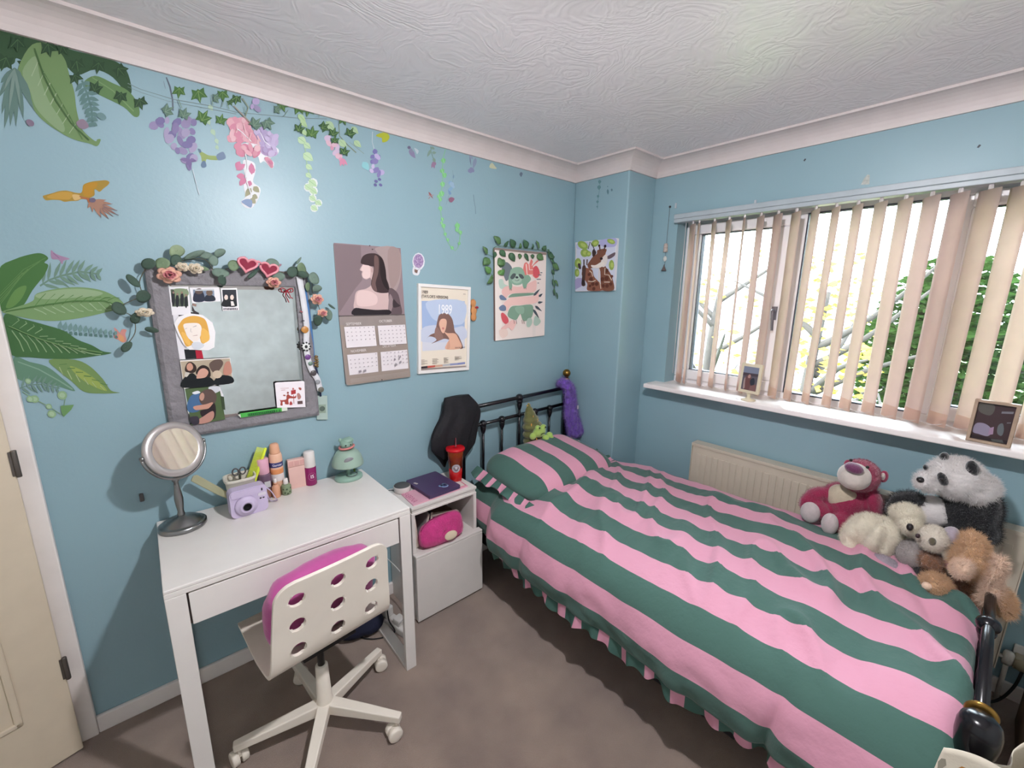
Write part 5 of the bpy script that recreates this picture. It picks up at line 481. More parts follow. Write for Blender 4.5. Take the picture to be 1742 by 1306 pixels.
 'print_art': 'e9ddd6 3074,3656,814,22,4,-1022,-804,-20;f0e6df 3074,3656,98,2,14,-1018,-98,-4;e2d9d2 3656,3668,62,4,16,-1020,-56,-4;6f7a80~ 3174,3428,26,74,58,24,72,-60,-28,-96,-56,-54,-36,50;5f7f63~ 3112,3508,34,38,68,8,16,-50,-70,-46;7aa35f~ 3118,3416,42,22,42,-20,-28,-36,-48,2;dd7f78~ 3510,3378,4,130,38,34,46,-20,30,56,32,-20,-14,-54,76,64,32,-4,-92,-70,112,-52,-6,-56,-56,-24,-80,36;f0dcd4 3544,3520,20,-122,100,-4,0,10,-88,0,-16,118;f0dcd4 3592,3522,10,-68,60,2,0,8,-50,-4,-8,64;cf5a62~ 3670,3482,54,26,50,-54,2,-56,-56,-30,-48,36;b9cfc2~ 3132,3322,56,12,28,-52,58,-20,-70,-32,-56,10;5f6a72 3792,3426,32,2,0,10,-34,-2;5f6a72 3752,3398,56,2,0,10,-56,-2;5f6a72 3730,3346,72,2,0,10,-74,-2;5f6a72 3746,3302,26,0,-2,10,-24,0;e9bfb8~ 3176,3198,42,52,86,14,148,-8,182,58,80,26,18,-68,-30,-68,-126,-18,-272,-14,-72,-70,-36,52;ecc6be~ 3204,3058,72,54,72,32,308,2,110,46,4,-80,-48,-46,-206,-20,-196,-10,-56,-66,-38,34;8fb09b~ 3294,3402,22,48,72,28,88,-4,48,-52,8,-76,-52,-58,-90,-14,-72,22,-44,30;86a893~ 3280,3326,52,-40,-6,-54,-36,-2;86a893~ 3488,3322,22,56,76,18,48,-48,-62,-58,-14,-44,-46,0;a9c4b2 3486,3350,-10,-28,-30,-22,-40,-8,-42,6,-30,20,-10,26,10,28,30,20,40,8,40,-6,32,-18;55605f~ 3302,3360,42,44,44,-4,-14,-38,-42,-24;55605f~ 3434,3402,52,-4,32,-36,-38,-14,-38,26;3a4446 3428,3364,-2,-8,-10,-4,-12,-2,-12,2,-8,4,-4,6,4,6,8,6,12,2,12,-2,8,-4;55605f 3374,3328,32,-8,38,14,-4,6,-36,-16,-28,8;6f5a58 3292,3230,8,-22,8,2,-8,22;6f5a58 3314,3230,8,-20,8,0,-8,22;6f5a58 3512,3244,10,-16,6,2,-10,16;6f5a58 3540,3244,12,-16,6,2,-12,18;7d9c88~ 3276,3134,58,38,148,10,188,4,0,-22,-186,-18,-164,-12;7f9f8a~ 3320,3024,136,12,202,6,18,-102,-46,-68,-110,-20,-48,82,-30,-22,-44,-44,-90,24,-44,46;8fb09b~ 3380,3014,136,8,2,-78,-92,2;6f7f9a~ 3140,3144,36,16,72,-48,-30,-12,-56,6;6f7f9a~ 3134,3016,56,32,46,-22,-2,-44,-72,0;cf5a62~ 3164,2940,34,16,66,-52,16,-54,-44,-24,-52,38;4a545c 3678,3152,38,8,22,18,18,18,18,22,16,20,-28,-12,-28,-14,-26,-16,-22,-18;4a545c 3768,3142,28,-4,12,8,12,12,8,12,8,12,-18,-4,-20,-4,-16,-6,-14,-8;4a545c 3754,3068,22,-12,18,2,16,6,18,6,16,8,-18,4,-20,2,-20,2,-18,-2;4a545c 3706,3032,14,-24,24,-16,28,-10,30,-10,30,-12,-20,20,-22,18,-22,18,-24,14;4a545c 3676,2992,4,-30,22,-24,26,-22,28,-22,30,-20,-16,26,-16,28,-18,26,-22,22;a9c0b2~ 3570,2794,12,80,64,10,18,-58,-46,-52;a9c0b2~ 3688,2812,22,94,66,-26,36,-48,-66,-46;e9bfb8~ 3164,2776,86,52,88,42,60,-36,-58,-88,-60,36,-72,-30;e6cfc4~ 3136,2756,114,6,16,-68,-86,-28;8f6f6c 3356,2868,10,-44,8,0,-10,46;8f6f6c 3394,2868,10,-46,8,0,-10,46;8f6f6c 3486,2864,10,-46,8,2,-10,46;8f6f6c 3516,2864,10,-46,8,0,-10,46',
 'giraffe': 'c9cddd 3778,3822,-598,10,-22,-604,610,-6;a9a8cf~ 3412,3822,-228,8,-6,-92,144,0,72,26;a49cc0~ 3776,3368,-106,10,-36,-72,108,-58,28,0;b9bcd6~ 3772,3816,-184,-2,72,-64,108,-4;8fa653 3596,3746,24,-14,40,2,46,14,38,26,20,28,-4,24,-26,14,-40,-2,-46,-14,-36,-26,-20,-28;b0c069 3624,3764,14,-8,22,2,24,8,20,14,12,16,0,12,-14,6,-22,-2,-24,-8,-22,-14,-10,-14;8fa653 3572,3688,8,-26,24,-18,34,-4,36,8,26,22,10,26,-8,26,-24,16,-34,6,-34,-10,-26,-20;b0c069 3596,3688,4,-12,12,-8,20,-2,20,4,14,10,6,14,-4,12,-14,8,-20,4,-18,-6,-14,-10;8fa653 3428,3814,-6,-20,10,-20,22,-16,32,-6,32,6,20,14,8,22,-12,20,-24,16,-32,6,-30,-6;b0c069 3444,3804,-2,-10,6,-10,14,-8,16,-4,16,2,12,8,2,10,-6,12,-12,8,-18,2,-16,-2;8fa653 3534,3674,6,-16,14,-12,24,-4,22,6,18,14,6,18,-4,16,-16,12,-22,2,-24,-6,-16,-12;b0c069 3546,3674,4,-8,8,-6,12,-2,14,4,8,6,4,10,-2,8,-8,6,-14,2,-12,-4,-10,-6;8fa653 3688,3566,6,-32,18,-22,28,-8,28,10,22,24,10,34,-6,32,-20,22,-28,8,-28,-10,-20,-24;b0c069 3704,3568,4,-16,10,-12,16,-4,14,6,12,12,6,16,-4,16,-10,12,-16,4,-14,-6,-12,-12;8fa653 3712,3450,4,-26,14,-20,20,-6,20,8,16,20,6,26,-4,28,-12,18,-20,6,-20,-6,-16,-20;b0c069 3722,3450,2,-12,8,-10,10,-4,12,4,8,10,4,14,-2,14,-8,8,-10,4,-12,-4,-8,-10;8fa653 3178,3522,4,-30,12,-22,18,-6,20,8,16,22,8,32,-4,30,-12,20,-20,8,-18,-8,-16,-24;b0c069 3188,3522,2,-14,8,-12,10,-2,10,4,10,12,2,14,0,16,-8,10,-10,4,-10,-4,-10,-12;8fa653 3184,3776,12,-10,26,-2,30,8,30,14,18,18,2,14,-12,10,-26,0,-30,-6,-28,-14,-18,-18;b0c069 3204,3784,6,-4,14,0,18,4,14,8,10,8,2,8,-6,4,-14,0,-16,-4,-16,-8,-10,-8;7a5040~ 3586,3540,-42,54,-42,44,-56,30,-12,44,-128,2,10,-64,-20,-78,10,-56,-74,-80,-48,-90,-20,-114,166,-4,34,98,26,160,104,16,58,-10;8a5a48~ 3672,3426,-26,80,-46,0,-94,-28,-34,-80,-108,-94,-34,-76,230,-2,12,80,42,48;3a2c2c~ 3520,3696,-26,32,-40,-48,34,-42,22,6;6a5a60~ 3300,3616,-54,30,-72,22,10,-42,72,-30;dcd3cf~ 3362,3608,-46,42,-30,-14,-4,-66,38,-64,58,24;e4dad2~ 3526,3536,-74,-2,-100,40,-30,-34,68,-42,104,4;2a2024 3350,3604,2,-6,8,-6,12,-2,10,4,10,6,4,8,-4,8,-8,4,-10,2,-12,-2,-10,-8;2a2024 3398,3760,2,-8,6,-6,8,0,10,2,6,6,2,8,-2,8,-6,6,-8,0,-8,-2,-8,-6;2a2024 3306,3748,2,-10,6,-6,10,0,10,2,8,8,4,8,-4,8,-6,6,-10,2,-10,-2,-8,-8;5f4038 3420,3754,-14,-56,-18,2,12,56;5f4038 3338,3740,12,-42,-20,-6,-10,44;4a4046 3576,3732,-18,80,-42,-52,-34,-58,-12,4,34,58,60,58,26,-86;4f3a34~ 3668,3508,-28,34,-34,-36,8,-152,-12,-60,38,-16,28,30,-6,94;2f2626 3612,3324,2,-18,10,-12,14,-4,14,4,10,14,6,18,-4,16,-8,14,-14,4,-14,-4,-12,-14;4a3833 3654,3612,-4,-70,-20,0,4,68;5a453c 3600,3610,2,-70,-18,-2,-2,70;3f3436~ 3742,3558,-38,4,-20,-60,32,-4;5c3428 3252,3450,24,-18,30,10,6,28,-24,18,-30,-10;5c3428 3244,3360,24,-20,34,10,6,30,-26,20,-32,-10;5c3428 3180,3384,16,-12,22,6,4,20,-18,12,-20,-6;5c3428 3308,3352,24,-20,30,10,6,28,-24,18,-30,-8;5c3428 3236,3272,20,-16,28,8,6,24,-22,18,-28,-8;5c3428 3484,3354,24,-18,32,8,6,30,-26,18,-30,-10;5c3428 3452,3298,24,-18,28,8,6,26,-24,18,-28,-10;5c3428 3526,3416,18,-14,24,6,4,22,-20,14,-22,-8;5c3428 3394,3296,22,-16,28,8,6,24,-22,18,-28,-8;5c3428 3294,3274,20,-16,24,8,6,22,-20,16,-26,-8;5c3428 3184,3296,18,-16,24,8,6,22,-20,14,-24,-6;5c3428 3436,3240,22,-16,26,8,4,22,-20,16,-26,-6;5c3428 3504,3276,16,-12,22,6,4,18,-18,12,-20,-6;dccbb8 3396,3486,0,-90,-38,-150,-12,2,40,148,-2,90;dccbb8 3310,3494,2,-80,-66,-8,-44,-62,-10,4,48,64,62,6,-2,76;dccbb8 3308,3322,-30,0,-56,-2,2,10,56,0,28,0;dccbb8 3560,3336,-78,-6,-46,16,6,10,42,-18,74,8;dccbb8 3548,3464,-38,-22,-18,-46,-10,2,18,48,40,26',
}
# ================================================================ THE ROOM
WALL = mat('wall_paint', '8aa8b1', rough=0.40, spec=0.65, bump=(90, 0.10, 0.004), var=0.025, vscale=3)
WALL_FAR = mat('wall_paint_pale', 'dfe2e0', rough=0.6, bump=(60, 0.2, 0.004), var=0.10, vscale=9)
WHITE_PAINT = mat('white_paint', 'e6e0dc', rough=0.4, var=0.03, bump=(40, 0.06, 0.004))
COVING = mat('coving_paint', 'd3c9c6', rough=0.5, var=0.03, bump=(50, 0.08, 0.003))
XL, YF = -1.25, -1.25          # left wall, wall behind the camera
TH = 0.12

def struct(name, mb, m, **k):
    return tag(mb.build(name, m, **k), kind='structure')

# carpet
fl = mat('carpet', 'a08c7e', rough=0.95, spec=0.1, bump=(420, 0.9, 0.006), var2='85736a', vscale=5, sheen=0.3)
struct('floor', MB().box(XL - TH, YF - TH, -0.1, W + 0.3, D + 0.3, 0), fl)

# ceiling, swirled plaster under gloss-ish white paint
cm = mat('ceiling_plaster', 'ebe7e8', rough=0.33, spec=0.45, var=0.02)
nt = cm.node_tree
b = nt.nodes['Principled BSDF']
tc = [n for n in nt.nodes if n.type == 'TEX_COORD'][0]
warp = nt.nodes.new('ShaderNodeTexNoise'); warp.inputs['Scale'].default_value = 3.2; warp.inputs['Detail'].default_value = 1
mixv = nt.nodes.new('ShaderNodeMix'); mixv.data_type = 'VECTOR'; mixv.inputs[0].default_value = 0.55
wv = nt.nodes.new('ShaderNodeTexWave'); wv.wave_type = 'RINGS'; wv.inputs['Scale'].default_value = 11; wv.inputs['Distortion'].default_value = 9; wv.inputs['Detail'].default_value = 2; wv.inputs['Detail Scale'].default_value = 2.2
nz = nt.nodes.new('ShaderNodeTexNoise'); nz.inputs['Scale'].default_value = 9; nz.inputs['Detail'].default_value = 5
ad = nt.nodes.new('ShaderNodeMath'); ad.operation = 'MULTIPLY'
bp = nt.nodes.new('ShaderNodeBump'); bp.inputs['Strength'].default_value = 0.22; bp.inputs['Distance'].default_value = 0.008
L = nt.links.new
L(tc.outputs['Object'], warp.inputs['Vector']); L(tc.outputs['Object'], mixv.inputs[4]); L(warp.outputs['Color'], mixv.inputs[5])
L(mixv.outputs[1], wv.inputs['Vector']); L(tc.outputs['Object'], nz.inputs['Vector'])
L(wv.outputs['Fac'], ad.inputs[0]); L(nz.outputs['Fac'], ad.inputs[1]); L(ad.outputs[0], bp.inputs['Height']); L(bp.outputs['Normal'], b.inputs['Normal'])
struct('ceiling', MB().box(XL - TH, YF - TH, CEIL, W + 0.3, D + 0.3, CEIL + 0.1), cm)

# walls; the window opening is y 1.37 .. -0.47, z 1.03 .. 2.05
WY0, WY1, WZ0, WZ1 = -0.47, 1.37, 1.02, 2.05
struct('wall_back', MB().box(XL - TH, D, 0, W + 0.3, D + TH, CEIL), WALL)
mb = MB()
mb.box(W, YF - TH, 0, W + 0.28, D, WZ0).box(W, YF - TH, WZ1, W + 0.28, D, CEIL)
mb.box(W, YF - TH, WZ0, W + 0.28, WY0, WZ1).box(W, WY1, WZ0, W + 0.28, D, WZ1)
struct('wall_right', mb, WALL)
struct('wall_left', MB().box(XL - TH, YF - TH, 0, XL, D, CEIL), WALL_FAR)
struct('wall_front', MB().box(XL, YF - TH, 0, W, YF, CEIL), WALL_FAR)
struct('wall_corner', MB().box(BX, BY, 0, W, D, CEIL), WALL, bevel=0.008)

# coving: quarter-round between wall and ceiling, one mitred run per wall
def cove_profile(n=7):
    c = COVE
    P = [(0, 0), (0, HC - CEIL)]
    P += [(0.012, HC - CEIL)]
    for i in range(n + 1):
        a = PI / 2 * i / n
        P.append((0.012 + (c - 0.012) * (1 - math.cos(a)), HC - CEIL + (-(HC - CEIL) - 0.010) * math.sin(a)))
    P += [(c, 0)]
    return P
def cove_run(name, path):
    """path: list of (corner xy, inward direction as the sum of both walls' normals)"""
    mb = MB()
    prof = cove_profile()
    n = len(prof)
    for (a, na), (b2, nb) in zip(path, path[1:]):
        vs = [(a[0] + na[0] * d, a[1] + na[1] * d, CEIL + z) for d, z in prof] + [(b2[0] + nb[0] * d, b2[1] + nb[1] * d, CEIL + z) for d, z in prof]
        mb.add(vs, [(i, (i + 1) % n, n + (i + 1) % n, n + i) for i in range(n)], False)
    return struct(name, mb, COVING)
cove_run('trim_1', [((XL, D), (1, -1)), ((BX, D), (-1, -1))])
cove_run('trim_2', [((BX, D), (-1, -1)), ((BX, BY), (-1, -1))])
cove_run('trim_3', [((BX, BY), (-1, -1)), ((W, BY), (-1, -1))])
cove_run('trim_4', [((W, BY), (-1, -1)), ((W, YF), (-1, 1))])
cove_run('trim_5', [((XL, YF), (1, 1)), ((XL, D), (1, -1))])
cove_run('trim_6', [((W, YF), (-1, 1)), ((XL, YF), (1, 1))])

# skirting boards
def skirt(name, P):
    mb = MB()
    for (x0, y0, x1, y1) in P: mb.box(x0, y0, 0, x1, y1, 0.068)
    return struct(name, mb, WHITE_PAINT, bevel=0.004)
skirt('baseboard_back', [(-0.305, D - 0.016, BX, D)])
skirt('baseboard_corner', [(BX - 0.016, BY - 0.016, BX, D), (BX, BY - 0.016, W, BY)])
skirt('baseboard_right', [(W - 0.016, YF, W, BY)])
skirt('baseboard_left', [(XL, YF, XL + 0.016, D)])
skirt('baseboard_front', [(XL, YF, W, YF + 0.016)])

# door, hinged on the back wall and standing ajar
DH = 1.99
fr = MB().box(-0.352, D - 0.022, 0, -0.305, D, DH + 0.05).box(-1.19, D - 0.022, 0, -1.14, D, DH + 0.05).box(-1.14, D - 0.022, DH + 0.005, -0.352, D, DH + 0.05)
struct('trim_7', fr, WHITE_PAINT, bevel=0.004)
CREAM = mat('door_gloss', 'cfc2ac', rough=0.35, var=0.03)
dr = thing('door_1', None, None, (-0.352, D - 0.024, 0), math.radians(16))
tag(dr, kind='structure')
mb = MB().box(-0.76, -0.036, 0.008, 0, 0, DH)
mb.build('panel', CREAM, dr, bevel=0.003)
for (x0, z0, x1, z1) in ((-0.35, 0.22, -0.11, 0.82), (-0.66, 0.22, -0.42, 0.82), (-0.35, 1.0, -0.11, 1.82), (-0.66, 1.0, -0.42, 1.82)):
    mb = MB()
    for (a, b2, c, d) in ((x0, z0, x1, z0 + 0.018), (x0, z1 - 0.018, x1, z1), (x0, z0, x0 + 0.018, z1), (x1 - 0.018, z0, x1, z1)):
        mb.box(a, -0.043, b2, c, -0.035, d)
    mb.build('moulding', CREAM, dr, bevel=0.004)
HINGE = mat('hinge_steel', '6b6560', rough=0.45, metal=0.8)
for z in (0.34, 1.07, 1.80):
    mb = MB()
    mb.lathe([(0.006, z - 0.042), (0.0065, z - 0.04), (0.0065, z + 0.04), (0.006, z + 0.042)], (0.004, -0.040, 0), n=10).box(-0.008, -0.0385, z - 0.038, 0.003, -0.036, z + 0.038)
    mb.build('hinge', HINGE, dr)
HANDLE = mat('door_handle_steel', 'a9a7a3', rough=0.3, metal=0.9)
mb = MB().lathe([(0.024, 0), (0.024, 0.006), (0.009, 0.01), (0.009, 0.04)], (-0.70, -0.036, 1.0), axis=(0, -1, 0), n=18).tube([(-0.70, -0.074, 1.0), (-0.58, -0.078, 1.0)], 0.009)
mb.build('door_handle', HANDLE, dr)

# window sill board
SILL = mat('sill_gloss', 'ece5e2', rough=0.4, spec=0.4, var=0.02)
struct('trim_8', MB().box(2.342, WY0 - 0.07, 1.018, W + 0.15, WY1 + 0.065, 1.045), SILL, bevel=0.006, segs=3)

# window: white plastic frame of three lights
UPVC = mat('window_plastic', 'e9e6e8', rough=0.25, var=0.02)
SEAL = mat('window_seal', '3a3a44', rough=0.7)
GX = W + 0.125
win = thing('window_1', None, None, (GX, 0.45, WZ0))
tag(win, kind='structure')
def wbox(mb, y0, z0, y1, z1, x0, x1): return mb.box(x0, y0, z0, x1, y1, z1)
def ring(mb, y0, z0, y1, z1, t, x0, x1):
    wbox(mb, y0, z0, y1, z0 + t, x0, x1); wbox(mb, y0, z1 - t, y1, z1, x0, x1)
    wbox(mb, y0, z0 + t, y0 + t, z1 - t, x0, x1); wbox(mb, y1 - t, z0 + t, y1, z1 - t, x0, x1)
mb = MB()
ring(mb, WY0, 1.03, WY1, 2.045, 0.05, GX - 0.01, GX + 0.06)
wbox(mb, 0.735, 1.08, 0.80, 1.995, GX - 0.01, GX + 0.06); wbox(mb, 0.155, 1.08, 0.22, 1.995, GX - 0.01, GX + 0.06)
mb.build('window_frame', UPVC, win, bevel=0.006, world=True)
for (y0, y1) in ((0.79, 1.33), (-0.43, 0.165)):
    mb = MB(); ring(mb, y0, 1.07, y1, 2.005, 0.06, GX - 0.03, GX + 0.04)
    mb.build('casement', UPVC, win, bevel=0.008, world=True)
GLASS = bpy.data.materials.new('window_glass'); GLASS.use_nodes = True          # thin pane: lets light straight through, faint reflection
gt_ = GLASS.node_tree; gt_.nodes.clear()
g1, g2, g3, g4, g5 = (gt_.nodes.new('ShaderNode' + k) for k in ('BsdfTransparent', 'BsdfGlossy', 'MixShader', 'OutputMaterial', 'Fresnel'))
g1.inputs[0].default_value = (0.94, 0.97, 0.97, 1); g2.inputs['Roughness'].default_value = 0.02; g5.inputs[0].default_value = 1.45
gt_.links.new(g5.outputs[0], g3.inputs[0]); gt_.links.new(g1.outputs[0], g3.inputs[1]); gt_.links.new(g2.outputs[0], g3.inputs[2]); gt_.links.new(g3.outputs[0], g4.inputs[0])
for (y0, z0, y1, z1) in ((0.85, 1.13, 1.27, 1.945), (0.22, 1.08, 0.735, 1.995), (-0.37, 1.13, 0.105, 1.945)):
    mb = MB(); ring(mb, y0 - 0.002, z0 - 0.002, y1 + 0.002, z1 + 0.002, 0.006, GX - 0.012, GX + 0.028)
    mb.build('window_seal', SEAL, win, world=True)
    MB().box(GX + 0.012, y0, z0, GX + 0.016, y1, z1).build('pane', GLASS, win, world=True)
for y in (0.822, 0.135):
    mb = MB().obox((GX - 0.038, y, 1.50), (0.012, 0.024, 0.07)).tube([(GX - 0.045, y, 1.51), (GX - 0.066, y, 1.512), (GX - 0.07, y - 0.005, 1.47), (GX - 0.07, y - 0.01, 1.41)], [0.009, 0.006], smooth=3)
    mb.build('window_handle', mat('window_handle_silver', '77757c', rough=0.35, metal=0.7), win, bevel=0.002, world=True)
# ================================================================ DESK, CHAIR, NIGHTSTAND
DESKW = mat('desk_white_foil', 'dedad5', rough=0.16, spec=0.5, var=0.015)
SHADOWGAP = mat('drawer_gap_shade', '4a4140', rough=0.8)  # dark strip painted in as the shade around the drawer front
DX0, DX1, DY0, DY1 = -0.051, 0.717, 1.436, 1.931
desk = thing('desk', 'white writing desk with one wide drawer below the grey framed mirror', 'desk', (0.333, 1.68, 0))
MB().box(DX0, DY0, 0.738, DX1, DY1, 0.75).build('tabletop', DESKW, desk, bevel=0.003, world=True)
mb = MB().box(DX0, DY0, 0.722, DX1, DY0 + 0.02, 0.738).box(DX0 + 0.05, DY1 - 0.02, 0.62, DX1 - 0.05, DY1, 0.738).box(DX0, DY0 + 0.02, 0.615, DX0 + 0.02, DY1, 0.738).box(DX1 - 0.02, DY0 + 0.02, 0.615, DX1, DY1, 0.738)
mb.build('apron', DESKW, desk, world=True, bevel=0.0015)
dw = MB().box(DX0 + 0.055, DY0 + 0.002, 0.612, DX1 - 0.051, DY0 + 0.02, 0.716).box(DX0 + 0.06, DY0 + 0.02, 0.625, DX1 - 0.056, DY1 - 0.05, 0.635).build('drawer', DESKW, desk, bevel=0.0015, world=True)
MB().box(DX0 + 0.05, DY0 + 0.012, 0.611, DX1 - 0.046, DY0 + 0.022, 0.722).build('drawer_shade_strip', SHADOWGAP, desk, world=True)
for (x0, x1, y0, y1) in ((DX0, DX0 + 0.05, DY0, DY0 + 0.02), (DX1 - 0.046, DX1, DY0, DY0 + 0.02), (DX0, DX0 + 0.05, DY1 - 0.02, DY1), (DX1 - 0.046, DX1, DY1 - 0.02, DY1)):
    MB().box(x0, y0, 0, x1, y1, 0.722).build('leg', DESKW, desk, bevel=0.002, world=True)
for x0 in (DX0, DX1 - 0.046):
    MB().box(x0, DY0 + 0.02, 0.0, x0 + 0.046, DY1 - 0.02, 0.018).build('floor_runner', DESKW, desk, bevel=0.002, world=True)

# swivel chair: bent shell with nine holes in the back
CHW = mat('chair_white', 'e2dacd', rough=0.4, var=0.02)
chair = thing('swivel_chair', 'small white swivel chair with nine round holes in its back', 'chair', (0.335, 1.415, 0), math.radians(7))
prof = catmull([(0, -0.185, 0.775), (0, -0.172, 0.70), (0, -0.158, 0.60), (0, -0.147, 0.50), (0, -0.125, 0.455), (0, -0.08, 0.437), (0, 0.02, 0.430), (0, 0.12, 0.436), (0, 0.185, 0.440), (0, 0.215, 0.430), (0, 0.232, 0.405)], 14)
seg = [0.0]
for a, b2 in zip(prof, prof[1:]): seg.append(seg[-1] + (b2 - a).length)
TL = seg[-1]
def shell_at(s):
    s = min(max(s, 0), TL)
    for i in range(len(seg) - 1):
        if seg[i + 1] >= s:
            t = (s - seg[i]) / max(seg[i + 1] - seg[i], 1e-9)
            return prof[i].lerp(prof[i + 1], t)
    return prof[-1]
NU, NV = 100, 170
def half(s):          # half width, rounded at both ends
    w = 0.176 + 0.022 * min(s / 0.30, 1) - 0.012 * max(0, (s - 0.45) / 0.3)
    for e, r in ((s, 0.055), (TL - s, 0.05)):
        if e < r: w -= r - math.sqrt(max(r * r - (r - e) ** 2, 0))
    return w
holes = [(u, v) for v in (0.066, 0.160, 0.254) for u in (-0.118, 0.004, 0.122)]
bm = bmesh.new()
UVv = []
for i in range(NU):
    for j in range(NV):
        s = TL * j / (NV - 1); u = (2 * i / (NU - 1) - 1) * half(s)
        for (hu, hs) in holes:
            d = math.hypot(u - hu, s - hs)
            if 0.0185 < d < 0.0285:
                k = 0.0235 / d; u, s = hu + (u - hu) * k, hs + (s - hs) * k
        p = shell_at(s)
        curve = 0.012 * (1 - (u / 0.2) ** 2) * (1 - min(s / 0.34, 1))
        UVv.append((u, s)); bm.verts.new((u, p.y - curve, p.z))
bm.verts.ensure_lookup_table()
for i in range(NU - 1):
    for j in range(NV - 1):
        q = (i * NV + j, (i + 1) * NV + j, (i + 1) * NV + j + 1, i * NV + j + 1)
        cu = sum(UVv[k][0] for k in q) / 4; cs = sum(UVv[k][1] for k in q) / 4
        if any(math.hypot(cu - hu, cs - hs) < 0.0232 for hu, hs in holes): continue
        f = bm.faces.new([bm.verts[k] for k in q]); f.smooth = True
bmesh.ops.delete(bm, geom=[v for v in bm.verts if not v.link_faces], context='VERTS')
bmesh.ops.recalc_face_normals(bm, faces=bm.faces)
me = bpy.data.meshes.new('seat_shell'); bm.to_mesh(me); bm.free()
sh = bpy.data.objects.new('seat_shell', me); COL.objects.link(sh); sh.parent = chair; me.materials.append(CHW)
so = sh.modifiers.new('solid', 'SOLIDIFY'); so.thickness = 0.011; so.offset = 0
be = sh.modifiers.new('bevel', 'BEVEL'); be.width = 0.002; be.segments = 2; be.limit_method = 'ANGLE'; be.angle_limit = 0.9
mb = MB().lathe([(0.012, 0.25), (0.012, 0.41)], n=16)
mb.build('gas_column', mat('black_steel', '1c1a1c', rough=0.35, metal=0.3), chair)
MB().obox((0, 0.0, 0.415), (0.18, 0.2, 0.014)).lathe([(0.03, 0.39), (0.045, 0.41)], n=16).build('seat_plate', mat('black_steel'), chair, bevel=0.003)
hub = MB().lathe([(0.034, 0.075), (0.034, 0.10), (0.026, 0.13), (0.021, 0.27), (0.017, 0.275)], n=20)
hub.build('column_sleeve', CHW, chair)
for k in range(5):
    a = math.radians(24.4 + 72 * k - 7)
    d = Vector((math.cos(a), math.sin(a), 0)); n_ = Vector((-d.y, d.x, 0))
    mb = MB()
    vs = []
    for (r, zc, hw, hh) in ((0.02, 0.098, 0.021, 0.022), (0.15, 0.090, 0.018, 0.017), (0.288, 0.080, 0.0135, 0.013)):
        for (sx, sz) in ((-1, -1), (1, -1), (1, 1), (-1, 1)):
            vs.append(d * r + n_ * (hw * sx) + Vector((0, 0, zc + hh * sz)))
    fs = [(0, 1, 2, 3), (11, 10, 9, 8)]
    for q in range(2):
        for e in range(4):
            fs.append((q * 4 + e, q * 4 + 4 + e, q * 4 + 4 + (e + 1) % 4, q * 4 + (e + 1) % 4))
    mb.add(vs, fs, False)
    leg = mb.build('base_arm', CHW, chair, bevel=0.004)
    ca = a + (0.9, -0.5, 0.4, 1.2, -0.8)[k]
    ax = Vector((math.cos(ca), math.sin(ca), 0))
    c = d * 0.272 + Vector((ax.y, -ax.x, 0)) * 0.012
    mb = MB()
    for sgn in (-1, 1):
        mb.lathe([(0.010, -0.011), (0.022, -0.011), (0.0255, -0.008), (0.0255, 0.008), (0.022, 0.011), (0.010, 0.011)], (c.x + ax.x * 0.014 * sgn, c.y + ax.y * 0.014 * sgn, 0.0256), axis=ax, n=24)
    mb.tube([d * 0.272 + Vector((0, 0, 0.07)), d * 0.272 + Vector((0, 0, 0.045)), c + Vector((0, 0, 0.03))], 0.006)
    mb.ell(c + Vector((0, 0, 0.034)), (0.014, 0.014, 0.012))
    mb.build('caster', CHW, leg)

PINKC = mat('cushion_pink', 'b04a8c', rough=0.8, var=0.1, bump=(25, 0.4, 0.01), sheen=0.4)
def cushion(u, v):
    a, t = 2 * PI * u, PI * (v - 0.5)
    x = math.copysign(abs(math.cos(t)) ** 0.7 * abs(math.cos(a)) ** 0.6, math.cos(a)) * 0.182
    z = math.copysign(abs(math.cos(t)) ** 0.7 * abs(math.sin(a)) ** 0.6, math.sin(a)) * 0.150
    y = math.copysign(abs(math.sin(t)) ** 0.8, math.sin(t)) * 0.062
    r = math.hypot(x, z)
    y += 0.006 * math.sin(8 * a + 2) * (r / 0.17) ** 2
    return Vector((x, y + 0.03 * (z / 0.175) * -1, z))
mb = MB().grid(cushion, 48, 28, cu=True)
cu_ = mb.build('cushion', PINKC)
tag(cu_, 'plump magenta pink cushion propped on the white swivel chair', 'cushion')
cu_.location = (0.347, 1.362, 0.442); cu_.rotation_euler = (math.radians(2), 0, math.radians(7))

# nightstand
NSW = mat('nightstand_white', 'd9d4cf', rough=0.35, var=0.02)
NX0, NX1, NY0, NY1 = 0.842, 1.216, 1.672, 1.930
ns = thing('nightstand', 'white bedside cabinet between the desk and the striped bed', 'nightstand', (1.03, 1.80, 0))
MB().box(NX0, NY0, 0.588, NX1, NY1, 0.602).box(NX0 + 0.004, NY0 + 0.005, 0.570, NX1 - 0.004, NY1, 0.588).box(NX0, NY0 + 0.001, 0.560, NX1, NY1, 0.571).build('top_board', NSW, ns, bevel=0.002, world=True)
MB().box(NX0, NY0 + 0.002, 0.0, NX0 + 0.018, NY1, 0.56).build('side_panel', NSW, ns, bevel=0.0015, world=True)
MB().box(NX1 - 0.018, NY0 + 0.002, 0.0, NX1, NY1, 0.56).build('side_panel', NSW, ns, bevel=0.0015, world=True)
MB().box(NX0 + 0.018, NY1 - 0.008, 0.02, NX1 - 0.018, NY1, 0.56).build('back_panel', NSW, ns, world=True)
MB().box(NX0 + 0.018, NY0 - 0.01, 0.345, NX1 - 0.018, NY1 - 0.008, 0.363).build('shelf', NSW, ns, bevel=0.001, world=True)
